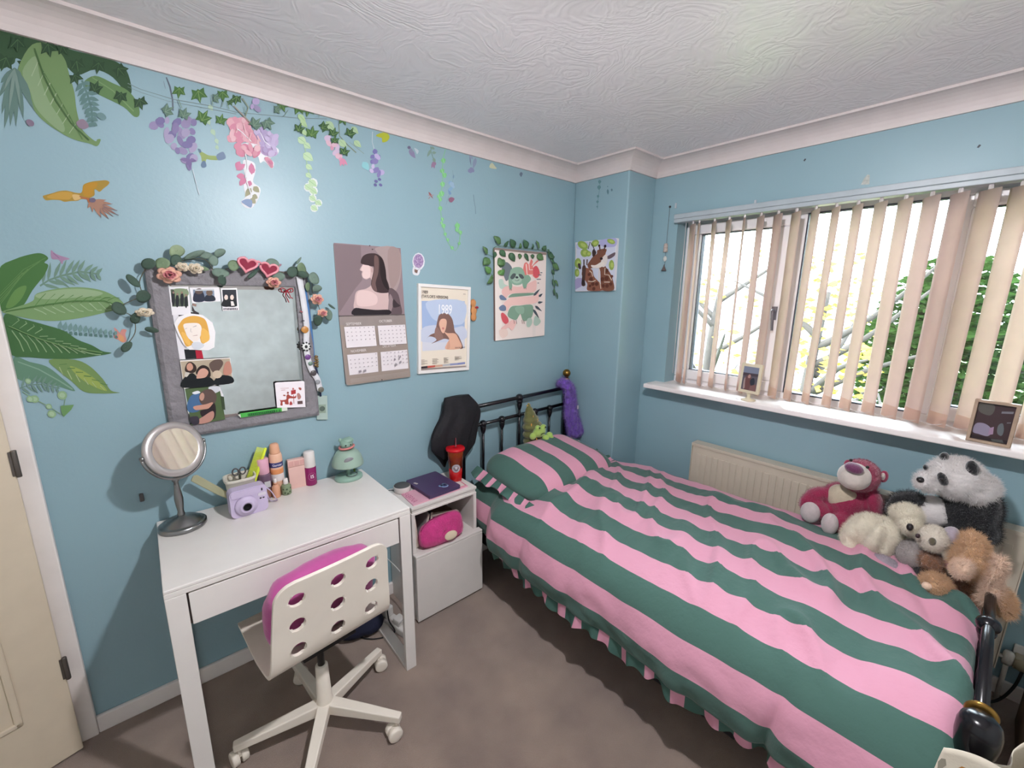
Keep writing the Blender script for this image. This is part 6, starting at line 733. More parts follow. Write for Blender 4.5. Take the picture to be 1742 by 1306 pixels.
d_ = MB().box(NX0 - 0.004, NY0 - 0.034, 0.012, NX1 + 0.012, NY0 - 0.012, 0.352).build('door', NSW, ns, bevel=0.003, world=True)
MB().box(NX0 - 0.004, NY0 - 0.034, 0.353, NX1 + 0.012, NY0 + 0.0, 0.366).build('door_ledge', NSW, ns, bevel=0.003, world=True)
MB().box(NX0 + 0.02, NY0, 0.0, NX1 - 0.02, NY1 - 0.02, 0.02).build('plinth', mat('plinth_dark', '6d625c', rough=0.8), ns, world=True)

# ================================================================ BED
IRON = mat('bed_black_enamel', '0e0d12', rough=0.22, spec=0.55, var=0.2)
BRASS = mat('bed_brass', '8a6a34', rough=0.3, metal=0.9, var=0.15)
bed = thing('bed', 'black iron bedstead with brass knob under the striped bedding', 'bed', (1.69, 0.9, 0))
HY, FY = 1.875, -0.105
PXL, PXR, PXC = 1.262, 2.115, 1.693
def casting(mb, p, r=0.022, down=0.06):
    mb.ell(p, (r, r, r * 0.9)); mb.ell(Vector(p) + Vector((0, 0, -r * 0.9)), (r * 0.8, r * 0.8, r * 0.75))
    mb.lathe([(0.009, -down), (0.013, -down + 0.012), (0.017, -down + 0.03), (0.012, 0)], p, n=14)
hb = MB()
mb = MB().lathe([(0.022, 0), (0.022, 0.99), (0.026, 1.0), (0.026, 1.015), (0.018, 1.02)], (PXL, HY, 0), n=18)
mb.build('post', IRON, bed, world=True)
p = MB().lathe([(0.022, 0), (0.022, 1.0), (0.026, 1.008), (0.026, 1.024), (0.014, 1.03), (0.012, 1.045)], (PXR, HY, 0), n=18).build('post', IRON, bed, world=True)
kn = MB().lathe([(0.020, 1.028), (0.022, 1.034), (0.012, 1.04), (0.011, 1.05)], (PXR, HY, 0), n=18).ell((PXR, HY, 1.072), (0.0265, 0.0265, 0.0265))
kn.build('brass_knob', BRASS, p, world=True)
MB().tube([(PXL, HY, 0.962), (PXR, HY, 0.972)], 0.0115, n=14).build('top_rail', IRON, bed, world=True)
MB().tube([(PXL, HY, 0.852), (PXR, HY, 0.862)], 0.0105, n=14).build('middle_rail', IRON, bed, world=True)
MB().tube([(PXL, HY, 0.42), (PXR, HY, 0.42)], 0.0105, n=14).build('bottom_rail', IRON, bed, world=True)
for x in (1.414, 1.554, 1.826, 1.960):
    r_ = MB().tube([(x, HY, 0.42), (x, HY, 0.85)], 0.0075, n=12).build('spindle', IRON, bed, world=True)
    mb = MB(); casting(mb, (x, HY, 0.856)); mb.build('casting', IRON, r_, world=True)
r_ = MB().tube([(PXC, HY, 0.42), (PXC, HY, 0.96)], 0.0085, n=12).build('spindle', IRON, bed, world=True)
mb = MB(); casting(mb, (PXC, HY, 0.967), 0.025, 0.075); mb.ell((PXC, HY, 0.857), 0.016); mb.build('casting', IRON, r_, world=True)
# foot end
FZ = 0.685
for x in (PXL, PXR):
    p = MB().lathe([(0.021, 0), (0.021, 0.59), (0.028, 0.60), (0.033, 0.625), (0.036, 0.650), (0.036, 0.676), (0.032, 0.694), (0.021, 0.706), (0.002, 0.709)], (x, FY, 0), n=22).build('post', IRON, bed, world=True)
    sx_ = 1 if x == PXL else -1
    MB().lathe([(0.014, 0), (0.025, 0.001), (0.028, 0.005), (0.025, 0.009), (0.014, 0.012)], (x + 0.033 * sx_, FY, FZ), axis=(sx_, 0, 0), n=28).build('brass_collar', BRASS, p, world=True)
MB().tube([(PXL, FY, FZ), (PXR, FY, FZ + 0.012)], 0.0125, n=16).build('foot_rail', IRON, bed, world=True)
MB().tube([(PXL, FY, 0.42), (PXR, FY, 0.42)], 0.0105, n=14).build('bottom_rail', IRON, bed, world=True)
for x in (1.41, 1.55, 1.83, 1.97):
    MB().tube([(x, FY, 0.42), (x, FY, FZ)], 0.0075, n=12).build('spindle', IRON, bed, world=True)
r_ = MB().tube([(PXC, FY, 0.42), (PXC, FY, FZ)], 0.0085, n=12).build('spindle', IRON, bed, world=True)
mb = MB(); casting(mb, (PXC, FY, FZ + 0.006), 0.026, 0.06); mb.build('casting', IRON, r_, world=True)
for x in (PXL, PXR):
    MB().box(x - 0.012, FY, 0.26, x + 0.012, HY, 0.31).build('side_rail', IRON, bed, world=True, bevel=0.002)
MB().box(PXL + 0.012, FY + 0.02, 0.285, PXR - 0.012, HY - 0.02, 0.30).build('slat_base', mat('slat_wood', '6b533c', rough=0.7), bed, world=True)
MAT_ = MB().box(PXL + 0.005, FY + 0.045, 0.301, PXR - 0.005, HY - 0.04, 0.525).build('mattress', mat('mattress_white', 'c9c2c0', rough=0.9, bump=(60, 0.3, 0.004)), bevel=0.04, segs=4)
tag(MAT_, 'pale single mattress on the black iron bed, under the striped duvet', 'mattress')

# striped cotton: colours follow the cloth's own UV
def stripe_mat(name, pink, green, count, flip=0.0):
    m = mat(name, 'ffffff', rough=0.85, spec=0.15, sheen=0.15)
    nt = m.node_tree
    for n in [n for n in nt.nodes if n.type in ('TEX_NOISE', 'VALTORGB')]: nt.nodes.remove(n)
    b = nt.nodes['Principled BSDF']
    uv = nt.nodes.new('ShaderNodeUVMap'); uv.uv_map = 'UVMap'
    sp = nt.nodes.new('ShaderNodeSeparateXYZ')
    m1 = nt.nodes.new('ShaderNodeMath'); m1.operation = 'MULTIPLY_ADD'; m1.inputs[1].default_value = count / 2; m1.inputs[2].default_value = flip
    m2 = nt.nodes.new('ShaderNodeMath'); m2.operation = 'FRACT'
    m3 = nt.nodes.new('ShaderNodeMath'); m3.operation = 'GREATER_THAN'; m3.inputs[1].default_value = 0.5
    mx = nt.nodes.new('ShaderNodeMix'); mx.data_type = 'RGBA'
    mx.inputs[6].default_value = lin(green); mx.inputs[7].default_value = lin(pink)
    for a, b2 in ((uv.outputs[0], sp.inputs[0]), (sp.outputs[0], m1.inputs[0]), (m1.outputs[0], m2.inputs[0]), (m2.outputs[0], m3.inputs[0]), (m3.outputs[0], mx.inputs[0]), (mx.outputs[2], b.inputs['Base Color'])):
        nt.links.new(a, b2)
    tc = [n for n in nt.nodes if n.type == 'TEX_COORD'][0]
    wn_ = nt.nodes.new('ShaderNodeTexNoise'); wn_.inputs['Scale'].default_value = 45; wn_.inputs['Detail'].default_value = 6
    bp = nt.nodes.new('ShaderNodeBump'); bp.inputs['Strength'].default_value = 0.35; bp.inputs['Distance'].default_value = 0.006
    nt.links.new(tc.outputs['Object'], wn_.inputs['Vector']); nt.links.new(wn_.outputs['Fac'], bp.inputs['Height']); nt.links.new(bp.outputs['Normal'], b.inputs['Normal'])
    return m
PINK, GREEN = 'cc92a6', '46645c'
def set_uv(o, uvs):
    me = o.data
    ul = me.uv_layers.new(name='UVMap')
    for lp in me.loops: ul.data[lp.index].uv = uvs[lp.vertex_index]

# duvet: a cross-section swept down the bed with rumples
CROSS = catmull([(1.178, 0, 0.335), (1.166, 0, 0.40), (1.176, 0, 0.48), (1.215, 0, 0.548), (1.30, 0, 0.583), (1.48, 0, 0.612), (1.70, 0, 0.622), (1.90, 0, 0.614), (2.06, 0, 0.600), (2.17, 0, 0.582), (2.25, 0, 0.540), (2.285, 0, 0.47), (2.29, 0, 0.38)], 24)
cs = [0.0]
for a, b2 in zip(CROSS, CROSS[1:]): cs.append(cs[-1] + (b2 - a).length)
CLEN = cs[-1]
def cross_at(s):
    lo, hi = 0, len(cs) - 1
    while hi - lo > 1:
        m_ = (lo + hi) // 2
        if cs[m_] <= s: lo = m_
        else: hi = m_
    t = (s - cs[lo]) / max(cs[hi] - cs[lo], 1e-9)
    return CROSS[lo].lerp(CROSS[hi], min(max(t, 0), 1))
Y_HEAD, Y_FOOT = 1.80, -0.088
NSU, NSV = 190, 250
def rumple(s, y):
    x = s / CLEN
    top = min(max((s - 0.22) / 0.15, 0), 1) * min(max((CLEN - 0.18 - s) / 0.15, 0), 1)
    p = Vector((s * 2.2 + y * 1.3, y * 7.5 - s * 2.0, 3.1))
    a = noise.noise(p) * 0.5 + 0.5
    ridge = 1 - abs(noise.noise(Vector((s * 2.2 + y * 1.5 + 4.0, y * 8.0 - s * 4.4, 9.7))) * 2)
    f = noise.noise(Vector((s * 9, y * 26, 1.3)))
    g = noise.noise(Vector((s * 2.6, y * 2.2, 7.7)))
    foot = 1 + 0.7 * min(max((0.45 - y) / 0.4, 0), 1)
    return foot * top * (0.024 * (a - 0.5) + 0.021 * max(ridge, 0) ** 2.2 + 0.0042 * f + 0.018 * g - 0.006) + (1 - top) * (0.010 * g + 0.006 * noise.noise(Vector((s * 3, y * 9, 5.1))))
def bumpc(y, c, w): return math.exp(-((y - c) / w) ** 2)
def duvet_pt(s, y):
    """s along the cross-section, y down the bed (past the foot it drops)"""
    drop = 0.0
    yy = y
    if y < Y_FOOT + 0.036:
        e = Y_FOOT + 0.036 - y
        yy = Y_FOOT + 0.036 - 0.036 * math.sin(min(e / 0.0565, 1) * PI / 2)
        drop = 0.036 * (1 - math.cos(min(e / 0.0565, 1) * PI / 2)) + max(0, e - 0.0565)
    p = cross_at(s)
    side = max(0, 1 - s / 0.26)
    sideR = max(0, 1 - (CLEN - s) / 0.3)
    h = rumple(s, y)
    x, z = p.x, p.z + h
    # crumpled pinches down the near side
    for (c, w, k) in ((1.27, 0.03, 0.024), (0.235, 0.022, 0.030), (0.78, 0.05, 0.012), (0.98, 0.03, 0.010), (0.52, 0.06, -0.012)):
        x += side * k * bumpc(y + 0.15 * (s - 0.15), c, w)
    x += side * (0.018 * noise.noise(Vector((1.7, y * 3.1, 0))) + 0.012 * noise.noise(Vector((s * 6, y * 8, 2))))
    z += side * 0.012 * noise.noise(Vector((0.3, y * 2.3, 4)))
    z -= 0.035 * max(0, (y - 1.25) / 0.55) * (1 - side) + 0.012 * side * max(0, (y - 1.0))
    x += side * 0.010 * noise.noise(Vector((s * 14 + y * 5, y * 13 - s * 9, 6)))
    x -= sideR * 0.02 * noise.noise(Vector((9.7, y * 4, 0)))
    # squeezed between the nightstand and the boxed-in corner at the head end
    k = min(max((y - 1.50) / 0.10, 0), 1)
    if x < 1.60: x = 1.60 - (1.60 - x) * (1 - k * 0.185)
    k = min(max((y - 1.36) / 0.12, 0), 1)
    if x > 1.85: x = 1.85 + (x - 1.85) * (1 - k * 0.255)
    # a shallow dip in the middle, a swell towards the foot
    z += 0.026 * bumpc(y, 0.10, 0.40) * (1 - side) * (1 - sideR)
    if drop:
        k = min(drop / 0.05, 1)
        z -= drop
        x += (1 - s / CLEN) * 0.03 * k - s / CLEN * 0.04 * k
    return Vector((x, yy, z))
Y_END = Y_FOOT - 0.20
mb = MB().grid(lambda u, v: duvet_pt(u * CLEN, Y_HEAD + (Y_END - Y_HEAD) * v), NSU, NSV)
STRIPE = 0.1035
uvs = [((i / (NSU - 1)) * CLEN, j / (NSV - 1)) for i in range(NSU) for j in range(NSV)]
SM = stripe_mat('duvet_stripes', PINK, GREEN, 1.0 / STRIPE, flip=0.13)
duvet = mb.build('duvet', SM, keep=True, recalc=False)
set_uv(duvet, uvs)
so = duvet.modifiers.new('solid', 'SOLIDIFY'); so.thickness = 0.010; so.offset = -1
tag(duvet, 'rumpled pink and green striped duvet with a gathered frill over the bed', 'duvet')

# frill round the near side and foot: gathered ruffle of green with pink patches
def frill(name, base, out, n, width, parent, period=0.098, frac=0.38, amp=0.008, seed=0, freq=80, dropz=1.0):
    """base(t) -> point, out(t) -> hanging direction, t in metres along; colour patches run with the gathers"""
    mb = MB()
    rnd = random.Random(seed)
    K = 5
    pts = []
    L_ = n
    N = int(L_ / 0.0075)
    ph = [rnd.uniform(0, 6.28) for _ in range(4)]
    for i in range(N):
        t = L_ * i / (N - 1)
        b0, o, side = base(t), out(t).normalized(), (base(min(t + 0.01, L_)) - base(max(t - 0.01, 0))).normalized()
        nrm = o.cross(side).normalized()
        wv_ = math.sin(t * freq + ph[0]) + 0.6 * math.sin(t * freq * 0.53 + ph[1])
        ln = width * (1 + 0.16 * math.sin(t * 23 + ph[2]) + 0.1 * math.sin(t * 57 + ph[3]))
        for k in range(K):
            q = k / (K - 1)
            pts.append(b0 + o * (ln * q) + nrm * (amp * wv_ * q) + side * (0.006 * math.sin(t * 71) * q))
    edges = []
    c = rnd.uniform(0, period)
    while c < L_:
        w_ = period * frac * rnd.uniform(0.75, 1.2)
        edges.append((c, c + w_)); c += period * rnd.uniform(0.85, 1.15)
    fs = []
    for i in range(N - 1):
        t = L_ * (i + 0.5) / (N - 1)
        col = PINK if any(a <= t <= b2 for a, b2 in edges) else GREEN
        for k in range(K - 1):
            mb.col = col
            a = i * K + k
            s0 = len(mb.v)
            mb.add([pts[a], pts[a + K], pts[a + K + 1], pts[a + 1]], [(0, 1, 2, 3)])
    o = mb.build(name, mat('frill_cotton', attr=True, rough=0.9, spec=0.1, bump=(80, 0.3, 0.003)), parent, recalc=False, world=True)
    bm = bmesh.new(); bm.from_mesh(o.data); bmesh.ops.remove_doubles(bm, verts=bm.verts, dist=0.0002); bm.to_mesh(o.data); bm.free()
    for p_ in o.data.polygons: p_.use_smooth = True
    return o
LEN_SIDE = Y_HEAD - Y_FOOT
frill('frill', lambda t: duvet_pt(0.004, Y_HEAD - t), lambda t: Vector((0.10 + 0.2 * math.sin(t * 5), 0, -1)), LEN_SIDE - 0.02, 0.062, duvet, seed=3)
frill('frill', lambda t: duvet_pt(0.01 + t, Y_END), lambda t: Vector((0, -0.25, -1)), CLEN - 0.02, 0.055, duvet, seed=5)

# pillow, striped across, frills at both ends
PW, PD_, PT = 0.372, 0.232, 0.098
def pillow_pt(u, v):
    a, t = 2 * PI * u, PI * (v - 0.5)
    ca, sa = math.cos(a), math.sin(a)
    e = 0.42
    x = math.copysign(abs(ca) ** e, ca); y = math.copysign(abs(sa) ** e, sa)
    k = abs(math.cos(t)) ** 0.55
    zz = math.copysign(abs(math.sin(t)) ** 0.9, math.sin(t))
    X_, Y_ = x * k * PW, y * k * PD_
    edge = max(abs(X_) / PW, abs(Y_) / PD_)
    z = zz * PT * (1 - 0.25 * edge ** 6)
    z += 0.008 * noise.noise(Vector((X_ * 9, Y_ * 9, zz)))
    return Vector((X_ * (1 - 0.05 * (abs(Y_) / PD_) ** 4), Y_, z))
NPU, NPV = 120, 40
pil_M = Matrix.Translation((1.682, 1.580, 0.622)) @ Euler((math.radians(9), math.radians(1.5), math.radians(3)), 'XYZ').to_matrix().to_4x4()
mb = MB()
mb.M = pil_M
mb.grid(pillow_pt, NPU, NPV, cu=True)
puv = []
for i in range(NPU):
    for j in range(NPV):
        q = pillow_pt(i / NPU, j / (NPV - 1)); puv.append((q.x + PW, q.y))
pillow = mb.build('pillow', stripe_mat('pillow_stripes', PINK, GREEN, 1 / 0.1045, flip=0.0), keep=True)
set_uv(pillow, puv)
tag(pillow, 'plump pink and green striped pillow against the black headboard', 'pillow')
def pil_edge(sx):
    return (lambda t: pil_M @ Vector((sx * PW * 0.985, -PD_ * 0.97 + t, -0.01)))
frill('frill', pil_edge(-1), lambda t: Vector((-1, 0.0, -0.62)), PD_ * 1.94, 0.058, pillow, seed=11, amp=0.007, period=0.085)
frill('frill', pil_edge(1), lambda t: Vector((1, -0.1, 0.10)), PD_ * 1.94, 0.060, pillow, seed=12, amp=0.008, period=0.085)
# soft toys: (centre, radii, lean) of the swellings each body is grown from
TOY = {
 'bear_head': [((2.17, 0.292, 0.865), (0.085, 0.065, 0.067), 0.0)],
 'bear_muzzle': [((2.11, 0.303, 0.876), (0.065, 0.056, 0.054), 0.09)],
 'bear_nose': [((2.065, 0.302, 0.924), (0.03, 0.032, 0.021), 0.17)],
 'bear_ear': [((2.2, 0.224, 0.877), (0.016, 0.015, 0.026), 0.0)],
 'bear_ear_l': [((2.22, 0.346, 0.887), (0.016, 0.016, 0.019), 0.0)],
 'bear_earin': [((2.19, 0.226, 0.879), (0.014, 0.009, 0.017), 0.0)],
 'bear_body': [((2.2, 0.319, 0.722), (0.085, 0.075, 0.096), 0.0), ((2.2, 0.286, 0.662), (0.09, 0.067, 0.061), 0.0), ((2.19, 0.356, 0.751), (0.06, 0.056, 0.052), -0.52), ((2.16, 0.426, 0.734), (0.04, 0.05, 0.03), -0.66), ((2.14, 0.456, 0.69), (0.04, 0.022, 0.04), 0.0), ((2.19, 0.236, 0.758), (0.045, 0.028, 0.067), -0.26), ((2.13, 0.4, 0.678), (0.05, 0.044, 0.039), 0.35), ((2.12, 0.314, 0.659), (0.055, 0.046, 0.047), 0.35)],
 'bear_belly': [((2.135, 0.332, 0.751), (0.045, 0.063, 0.059), 0.14)],
 'bear_footL': [((2.085, 0.422, 0.675), (0.025, 0.037, 0.047), 0.0)],
 'bear_footR': [((2.055, 0.344, 0.666), (0.025, 0.03, 0.048), 0.0)],
 'bear_brow': [((2.11, 0.272, 0.929), (0.01, 0.012, 0.004), 0.35)],
 'panda_head': [((2.25, 0.025, 0.926), (0.105, 0.074, 0.074), 0.24), ((2.27, -0.035, 0.893), (0.09, 0.047, 0.06), 0.52), ((2.22, 0.064, 0.942), (0.08, 0.043, 0.053), 0.0)],
 'panda_muzzle': [((2.15, 0.105, 0.916), (0.05, 0.027, 0.035), 0.17), ((2.18, 0.082, 0.903), (0.06, 0.029, 0.033), 0.26)],
 'panda_nose': [((2.108, 0.114, 0.929), (0.014, 0.012, 0.011), 0.44)],
 'panda_eyeR': [((2.145, 0.06, 0.94), (0.018, 0.014, 0.026), -0.44)],
 'panda_eyeL': [((2.165, 0.111, 0.964), (0.016, 0.008, 0.011), -0.35)],
 'panda_eyeball': [((2.128, 0.061, 0.943), (0.006, 0.004, 0.005), 0.0)],
 'panda_earR': [((2.2, -0.005, 0.987), (0.024, 0.018, 0.03), -0.26)],
 'panda_earL': [((2.23, 0.072, 1.002), (0.024, 0.014, 0.018), 0.0)],
 'panda_body': [((2.27, -0.015, 0.785), (0.085, 0.085, 0.084), 0.26), ((2.22, 0.144, 0.798), (0.05, 0.059, 0.032), -0.44), ((2.2, 0.183, 0.754), (0.045, 0.021, 0.03), 0.0), ((2.25, -0.074, 0.812), (0.07, 0.031, 0.081), 0.0), ((2.23, -0.084, 0.754), (0.06, 0.029, 0.037), 0.0), ((2.26, -0.046, 0.737), (0.07, 0.047, 0.056), 0.0)],
 'panda_belly': [((2.19, 0.073, 0.776), (0.055, 0.06, 0.06), 0.31), ((2.2, 0.036, 0.771), (0.055, 0.039, 0.045), 0.44)],
 'polar_head': [((2.03, 0.121, 0.809), (0.055, 0.043, 0.039), 0.38), ((2.04, 0.152, 0.807), (0.035, 0.021, 0.024), 0.0)],
 'polar_muzzle': [((1.975, 0.109, 0.798), (0.045, 0.03, 0.031), 0.17)],
 'polar_nose': [((1.932, 0.104, 0.807), (0.014, 0.01, 0.013), 0.0)],
 'polar_ear': [((2.03, 0.157, 0.819), (0.018, 0.011, 0.014), 0.0)],
 'polar_body': [((2.04, 0.211, 0.697), (0.07, 0.074, 0.07), -0.09), ((2.03, 0.161, 0.712), (0.065, 0.049, 0.067), 0.0), ((2.03, 0.266, 0.669), (0.06, 0.032, 0.065), 0.17), ((1.99, 0.259, 0.626), (0.05, 0.03, 0.033), 0.0), ((1.985, 0.194, 0.696), (0.045, 0.026, 0.07), 0.21), ((1.975, 0.202, 0.651), (0.04, 0.017, 0.028), 0.0), ((2.01, 0.161, 0.672), (0.05, 0.031, 0.045), 0.0)],
 'badger_head': [((1.955, 0.044, 0.783), (0.055, 0.04, 0.042), 0.14)],
 'badger_nose': [((1.9, 0.079, 0.798), (0.011, 0.007, 0.008), 0.0)],
 'badger_eye': [((1.905, 0.043, 0.792), (0.012, 0.01, 0.014), 0.0)],
 'badger_ear': [((1.985, 0.008, 0.795), (0.04, 0.025, 0.036), 0.17)],
 'badger_body': [((1.98, 0.084, 0.691), (0.06, 0.045, 0.051), 0.17), ((1.985, 0.05, 0.687), (0.06, 0.04, 0.048), 0.0)],
 'badger_limb': [((1.93, 0.139, 0.635), (0.04, 0.055, 0.03), 0.24)],
 'black_paw': [((1.945, 0.044, 0.658), (0.04, 0.033, 0.026), 0.17), ((1.97, 0.01, 0.647), (0.045, 0.029, 0.025), 0.0)],
 'dog_head': [((1.92, -0.049, 0.762), (0.06, 0.043, 0.053), 0.0), ((1.94, -0.049, 0.8), (0.05, 0.031, 0.034), 0.0)],
 'dog_muzzle': [((1.86, -0.035, 0.756), (0.045, 0.023, 0.033), 0.35)],
 'dog_face': [((1.865, -0.061, 0.742), (0.03, 0.025, 0.03), 0.35)],
 'dog_collar': [((1.86, -0.045, 0.707), (0.02, 0.031, 0.01), 0.66)],
 'dog_tuft': [((1.955, -0.044, 0.817), (0.035, 0.025, 0.024), 0.0)],
 'dog_earR': [((1.9, -0.099, 0.752), (0.035, 0.015, 0.065), 0.14), ((1.89, -0.103, 0.688), (0.035, 0.016, 0.042), 0.26)],
 'dog_body': [((1.94, -0.073, 0.65), (0.06, 0.045, 0.054), 0.35), ((1.87, -0.048, 0.607), (0.05, 0.056, 0.024), 0.49), ((1.88, -0.018, 0.621), (0.045, 0.033, 0.025), 0.44), ((1.93, 0.034, 0.708), (0.03, 0.035, 0.024), 0.38)],
 'dog_foot': [((1.875, 0.011, 0.659), (0.045, 0.038, 0.035), 0.26)],
 'dog_sole': [((1.835, 0.03, 0.664), (0.012, 0.014, 0.015), 0.35)],
 'dog_shag': [((1.9, -0.135, 0.672), (0.04, 0.017, 0.04), -0.35)],
}
# ================================================================ ON THE BACK WALL
# --- flat vinyl stickers
STICK = [
 ('foliage_corner', 'leaf_sticker', 'mass of dark ivy and green foliage printed under the coving at the left end', 'wall sticker', None, 0.0004),
 ('fern_left', 'fern_sticker', 'blue-green fern fan hanging at the far top left of the wall', 'wall sticker', None, 0.0008),
 ('teal_sprig', 'sprig_sticker', 'dark teal feathery sprig with a mauve bud beside the big top-left leaf', 'wall sticker', None, 0.0006),
 ('banana_leaf', 'leaf_sticker', 'large pale green veined leaf with a curled tip hanging at top left', 'wall sticker', None, 0.0016),
 ('ivy_garland', 'ivy_sticker', 'long ivy garland printed along the wall just below the coving', 'wall sticker', None, 0.0014),
 ('wisteria_purple', 'wisteria_sticker', 'purple wisteria bunch hanging at the left end of the ivy garland', 'wall sticker', None, 0.0010),
 ('hummingbird', 'bird_sticker', 'tiny green and blue hummingbird beside the purple wisteria', 'wall sticker', None, 0.0006),
 ('bead_strand', 'vine_sticker', 'short strand of pale oval leaves between the purple and the pink wisteria', 'wall sticker', None, 0.0005),
 ('wisteria_pink', 'wisteria_sticker', 'big pink and lilac wisteria bunch with white edges and a blue tip', 'wall sticker', None, 0.0008),
 ('leaf_strand', 'vine_sticker', 'straight strand of pale green heart leaves right of the pink wisteria', 'wall sticker', None, 0.0006),
 ('wisteria_small', 'wisteria_sticker', 'small faded pink bunch under the right end of the ivy garland', 'wall sticker', None, 0.0006),
 ('wisteria_violet', 'wisteria_sticker', 'small violet bunch on a thin stem with a cyan butterfly wing', 'wall sticker', None, 0.0006),
 ('yellow_leaf', 'leaf_sticker', 'single yellow-green leaf touching the coving', 'wall sticker', None, 0.0006),
 ('lavender_bit', 'sticker_scrap', 'torn lilac flower scrap below the coving above the calendar', 'wall sticker', None, 0.0006),
 ('leaf_sprig', 'sprig_sticker', 'grey-green sprig ending in a mauve flower, left of the looping vine', 'wall sticker', None, 0.0006),
 ('trailing_vine', 'vine_sticker', 'bright green string-of-pearls vine that loops up at its end', 'wall sticker', None, 0.0008),
 ('blue_sprig', 'flower_sticker', 'thin blue flower spray beside the green looping vine', 'wall sticker', None, 0.0006),
 ('dragonfly', 'dragonfly_sticker', 'tiny reddish dragonfly left of the green looping vine', 'wall sticker', None, 0.0006),
 ('purple_drop', 'sticker_scrap', 'grey-lilac petal scrap hanging from the coving right of the vine', 'wall sticker', None, 0.0006),
 ('pale_leaf', 'leaf_sticker', 'single cream leaf just below the coving near the corner', 'wall sticker', None, 0.0006),
 ('tiny_bud', 'sticker_scrap', 'tiny dark bud below the coving nearest the corner', 'wall sticker', None, 0.0006),
 ('twig_scrap', 'sticker_scrap', 'hair-thin twig stuck on the bare wall above the leafy print', 'wall sticker', None, 0.0006),
 ('balloon', 'balloon_sticker', 'white-edged purple hot-air balloon between the calendar and the framed poster', 'wall sticker', None, 0.0006),
 ('fern_upper', 'fern_sticker', 'small green palm frond above the striped leaves left of the mirror', 'wall sticker', None, 0.0004),
 ('lily_pink', 'flower_sticker', 'small mauve flower above the green palm frond', 'wall sticker', None, 0.0006),
 ('palm_leaf_broad', 'leaf_sticker', 'broad plain green banana leaf beside the door frame', 'wall sticker', None, 0.0010),
 ('eucalyptus_printed', 'sprig_sticker', 'bluish eucalyptus sprig between the striped leaves', 'wall sticker', None, 0.0004),
 ('stripe_leaf_upper', 'leaf_sticker', 'light green veined leaf pointing right towards the mirror', 'wall sticker', None, 0.0014),
 ('stripe_leaf_dark', 'leaf_sticker', 'dark green leaf with pale stripes beside the door frame', 'wall sticker', None, 0.0018),
 ('stripe_leaf_lower', 'leaf_sticker', 'yellow-green pointed leaf, lowest of the cluster by the door', 'wall sticker', None, 0.0016),
 ('sage_leaf', 'leaf_sticker', 'dull sage leaf with a small frond under the striped leaves', 'wall sticker', None, 0.0012),
 ('coral_bud', 'flower_sticker', 'coral flower bud at the tip of the bluish sprig', 'wall sticker', None, 0.0008),
 ('vine_loops', 'vine_sticker', 'curly pale vine hanging below the leaf cluster by the door', 'wall sticker', None, 0.0022),
 ('parrot', 'parrot_sticker', 'flying yellow parrot with an orange fanned tail', 'wall sticker', None, 0.0006),
]
DIMMED = ('foliage_corner', 'fern_left', 'teal_sprig', 'banana_leaf', 'fern_upper', 'palm_leaf_broad', 'eucalyptus_printed', 'stripe_leaf_upper', 'stripe_leaf_dark', 'stripe_leaf_lower', 'sage_leaf')     # left-end stickers, tone lowered to paint in dimmer light there
for key, name, lab, cat, grp, off in STICK:
    tag(art(key, BACK(off), tone=0.85 if key in DIMMED else 0.93).build(name, PRINT, recalc=False), lab, cat, 'printed stickers on the walls')
tag(art('pillar_vine', PILLAR(0.0006)).build('vine_sticker', PRINT, recalc=False), 'faint blue-green vine high on the narrow wall beside the window', 'wall sticker', 'printed stickers on the walls')
tag(art('pillar_bud', PILLAR(0.0006)).build('sticker_scrap', PRINT, recalc=False), 'three tiny dark specks of a sticker right of the faint vine', 'wall sticker', 'printed stickers on the walls')

# --- grey framed mirror with things stuck on it
GREY = mat('mirror_frame_grey', '7f7c80', rough=0.6, bump=(38, 0.9, 0.012), var=0.08)
SILVER = mat('mirror_silver', 'dfe6e6', rough=0.03, metal=1.0, var=0.0)
mx0, mx1, mz0, mz1 = 0.030, 0.545, 1.052, 1.664
ix0, ix1, iz0, iz1 = 0.088, 0.492, 1.102, 1.604
mir = thing('wall_mirror', 'rectangular wall mirror with a wide dull grey frame above the desk', 'mirror', (0.288, D, mz0))
def frame_part(P, y0, y1):
    return P
mb = MB()
of, inn, yb, yf = [(mx0, mz0), (mx1, mz0), (mx1, mz1), (mx0, mz1)], [(ix0, iz0), (ix1, iz0), (ix1, iz1), (ix0, iz1)], D, D - 0.026
mid = [(mx0 + 0.014, mz0 + 0.014), (mx1 - 0.014, mz0 + 0.014), (mx1 - 0.014, mz1 - 0.014), (mx0 + 0.014, mz1 - 0.014)]
rings = [[(x, yb, z) for x, z in of], [(x, yf + 0.008, z) for x, z in of], [(x, yf, z) for x, z in mid], [(x, yf + 0.003, z) for x, z in inn], [(x, D - 0.016, z) for x, z in inn]]
mb.add([p for r in rings for p in r], [(r * 4 + k, r * 4 + (k + 1) % 4, r * 4 + 4 + (k + 1) % 4, r * 4 + 4 + k) for r in range(4) for k in range(4)], False)
mb.build('frame', GREY, mir, world=True, bevel=0.003)
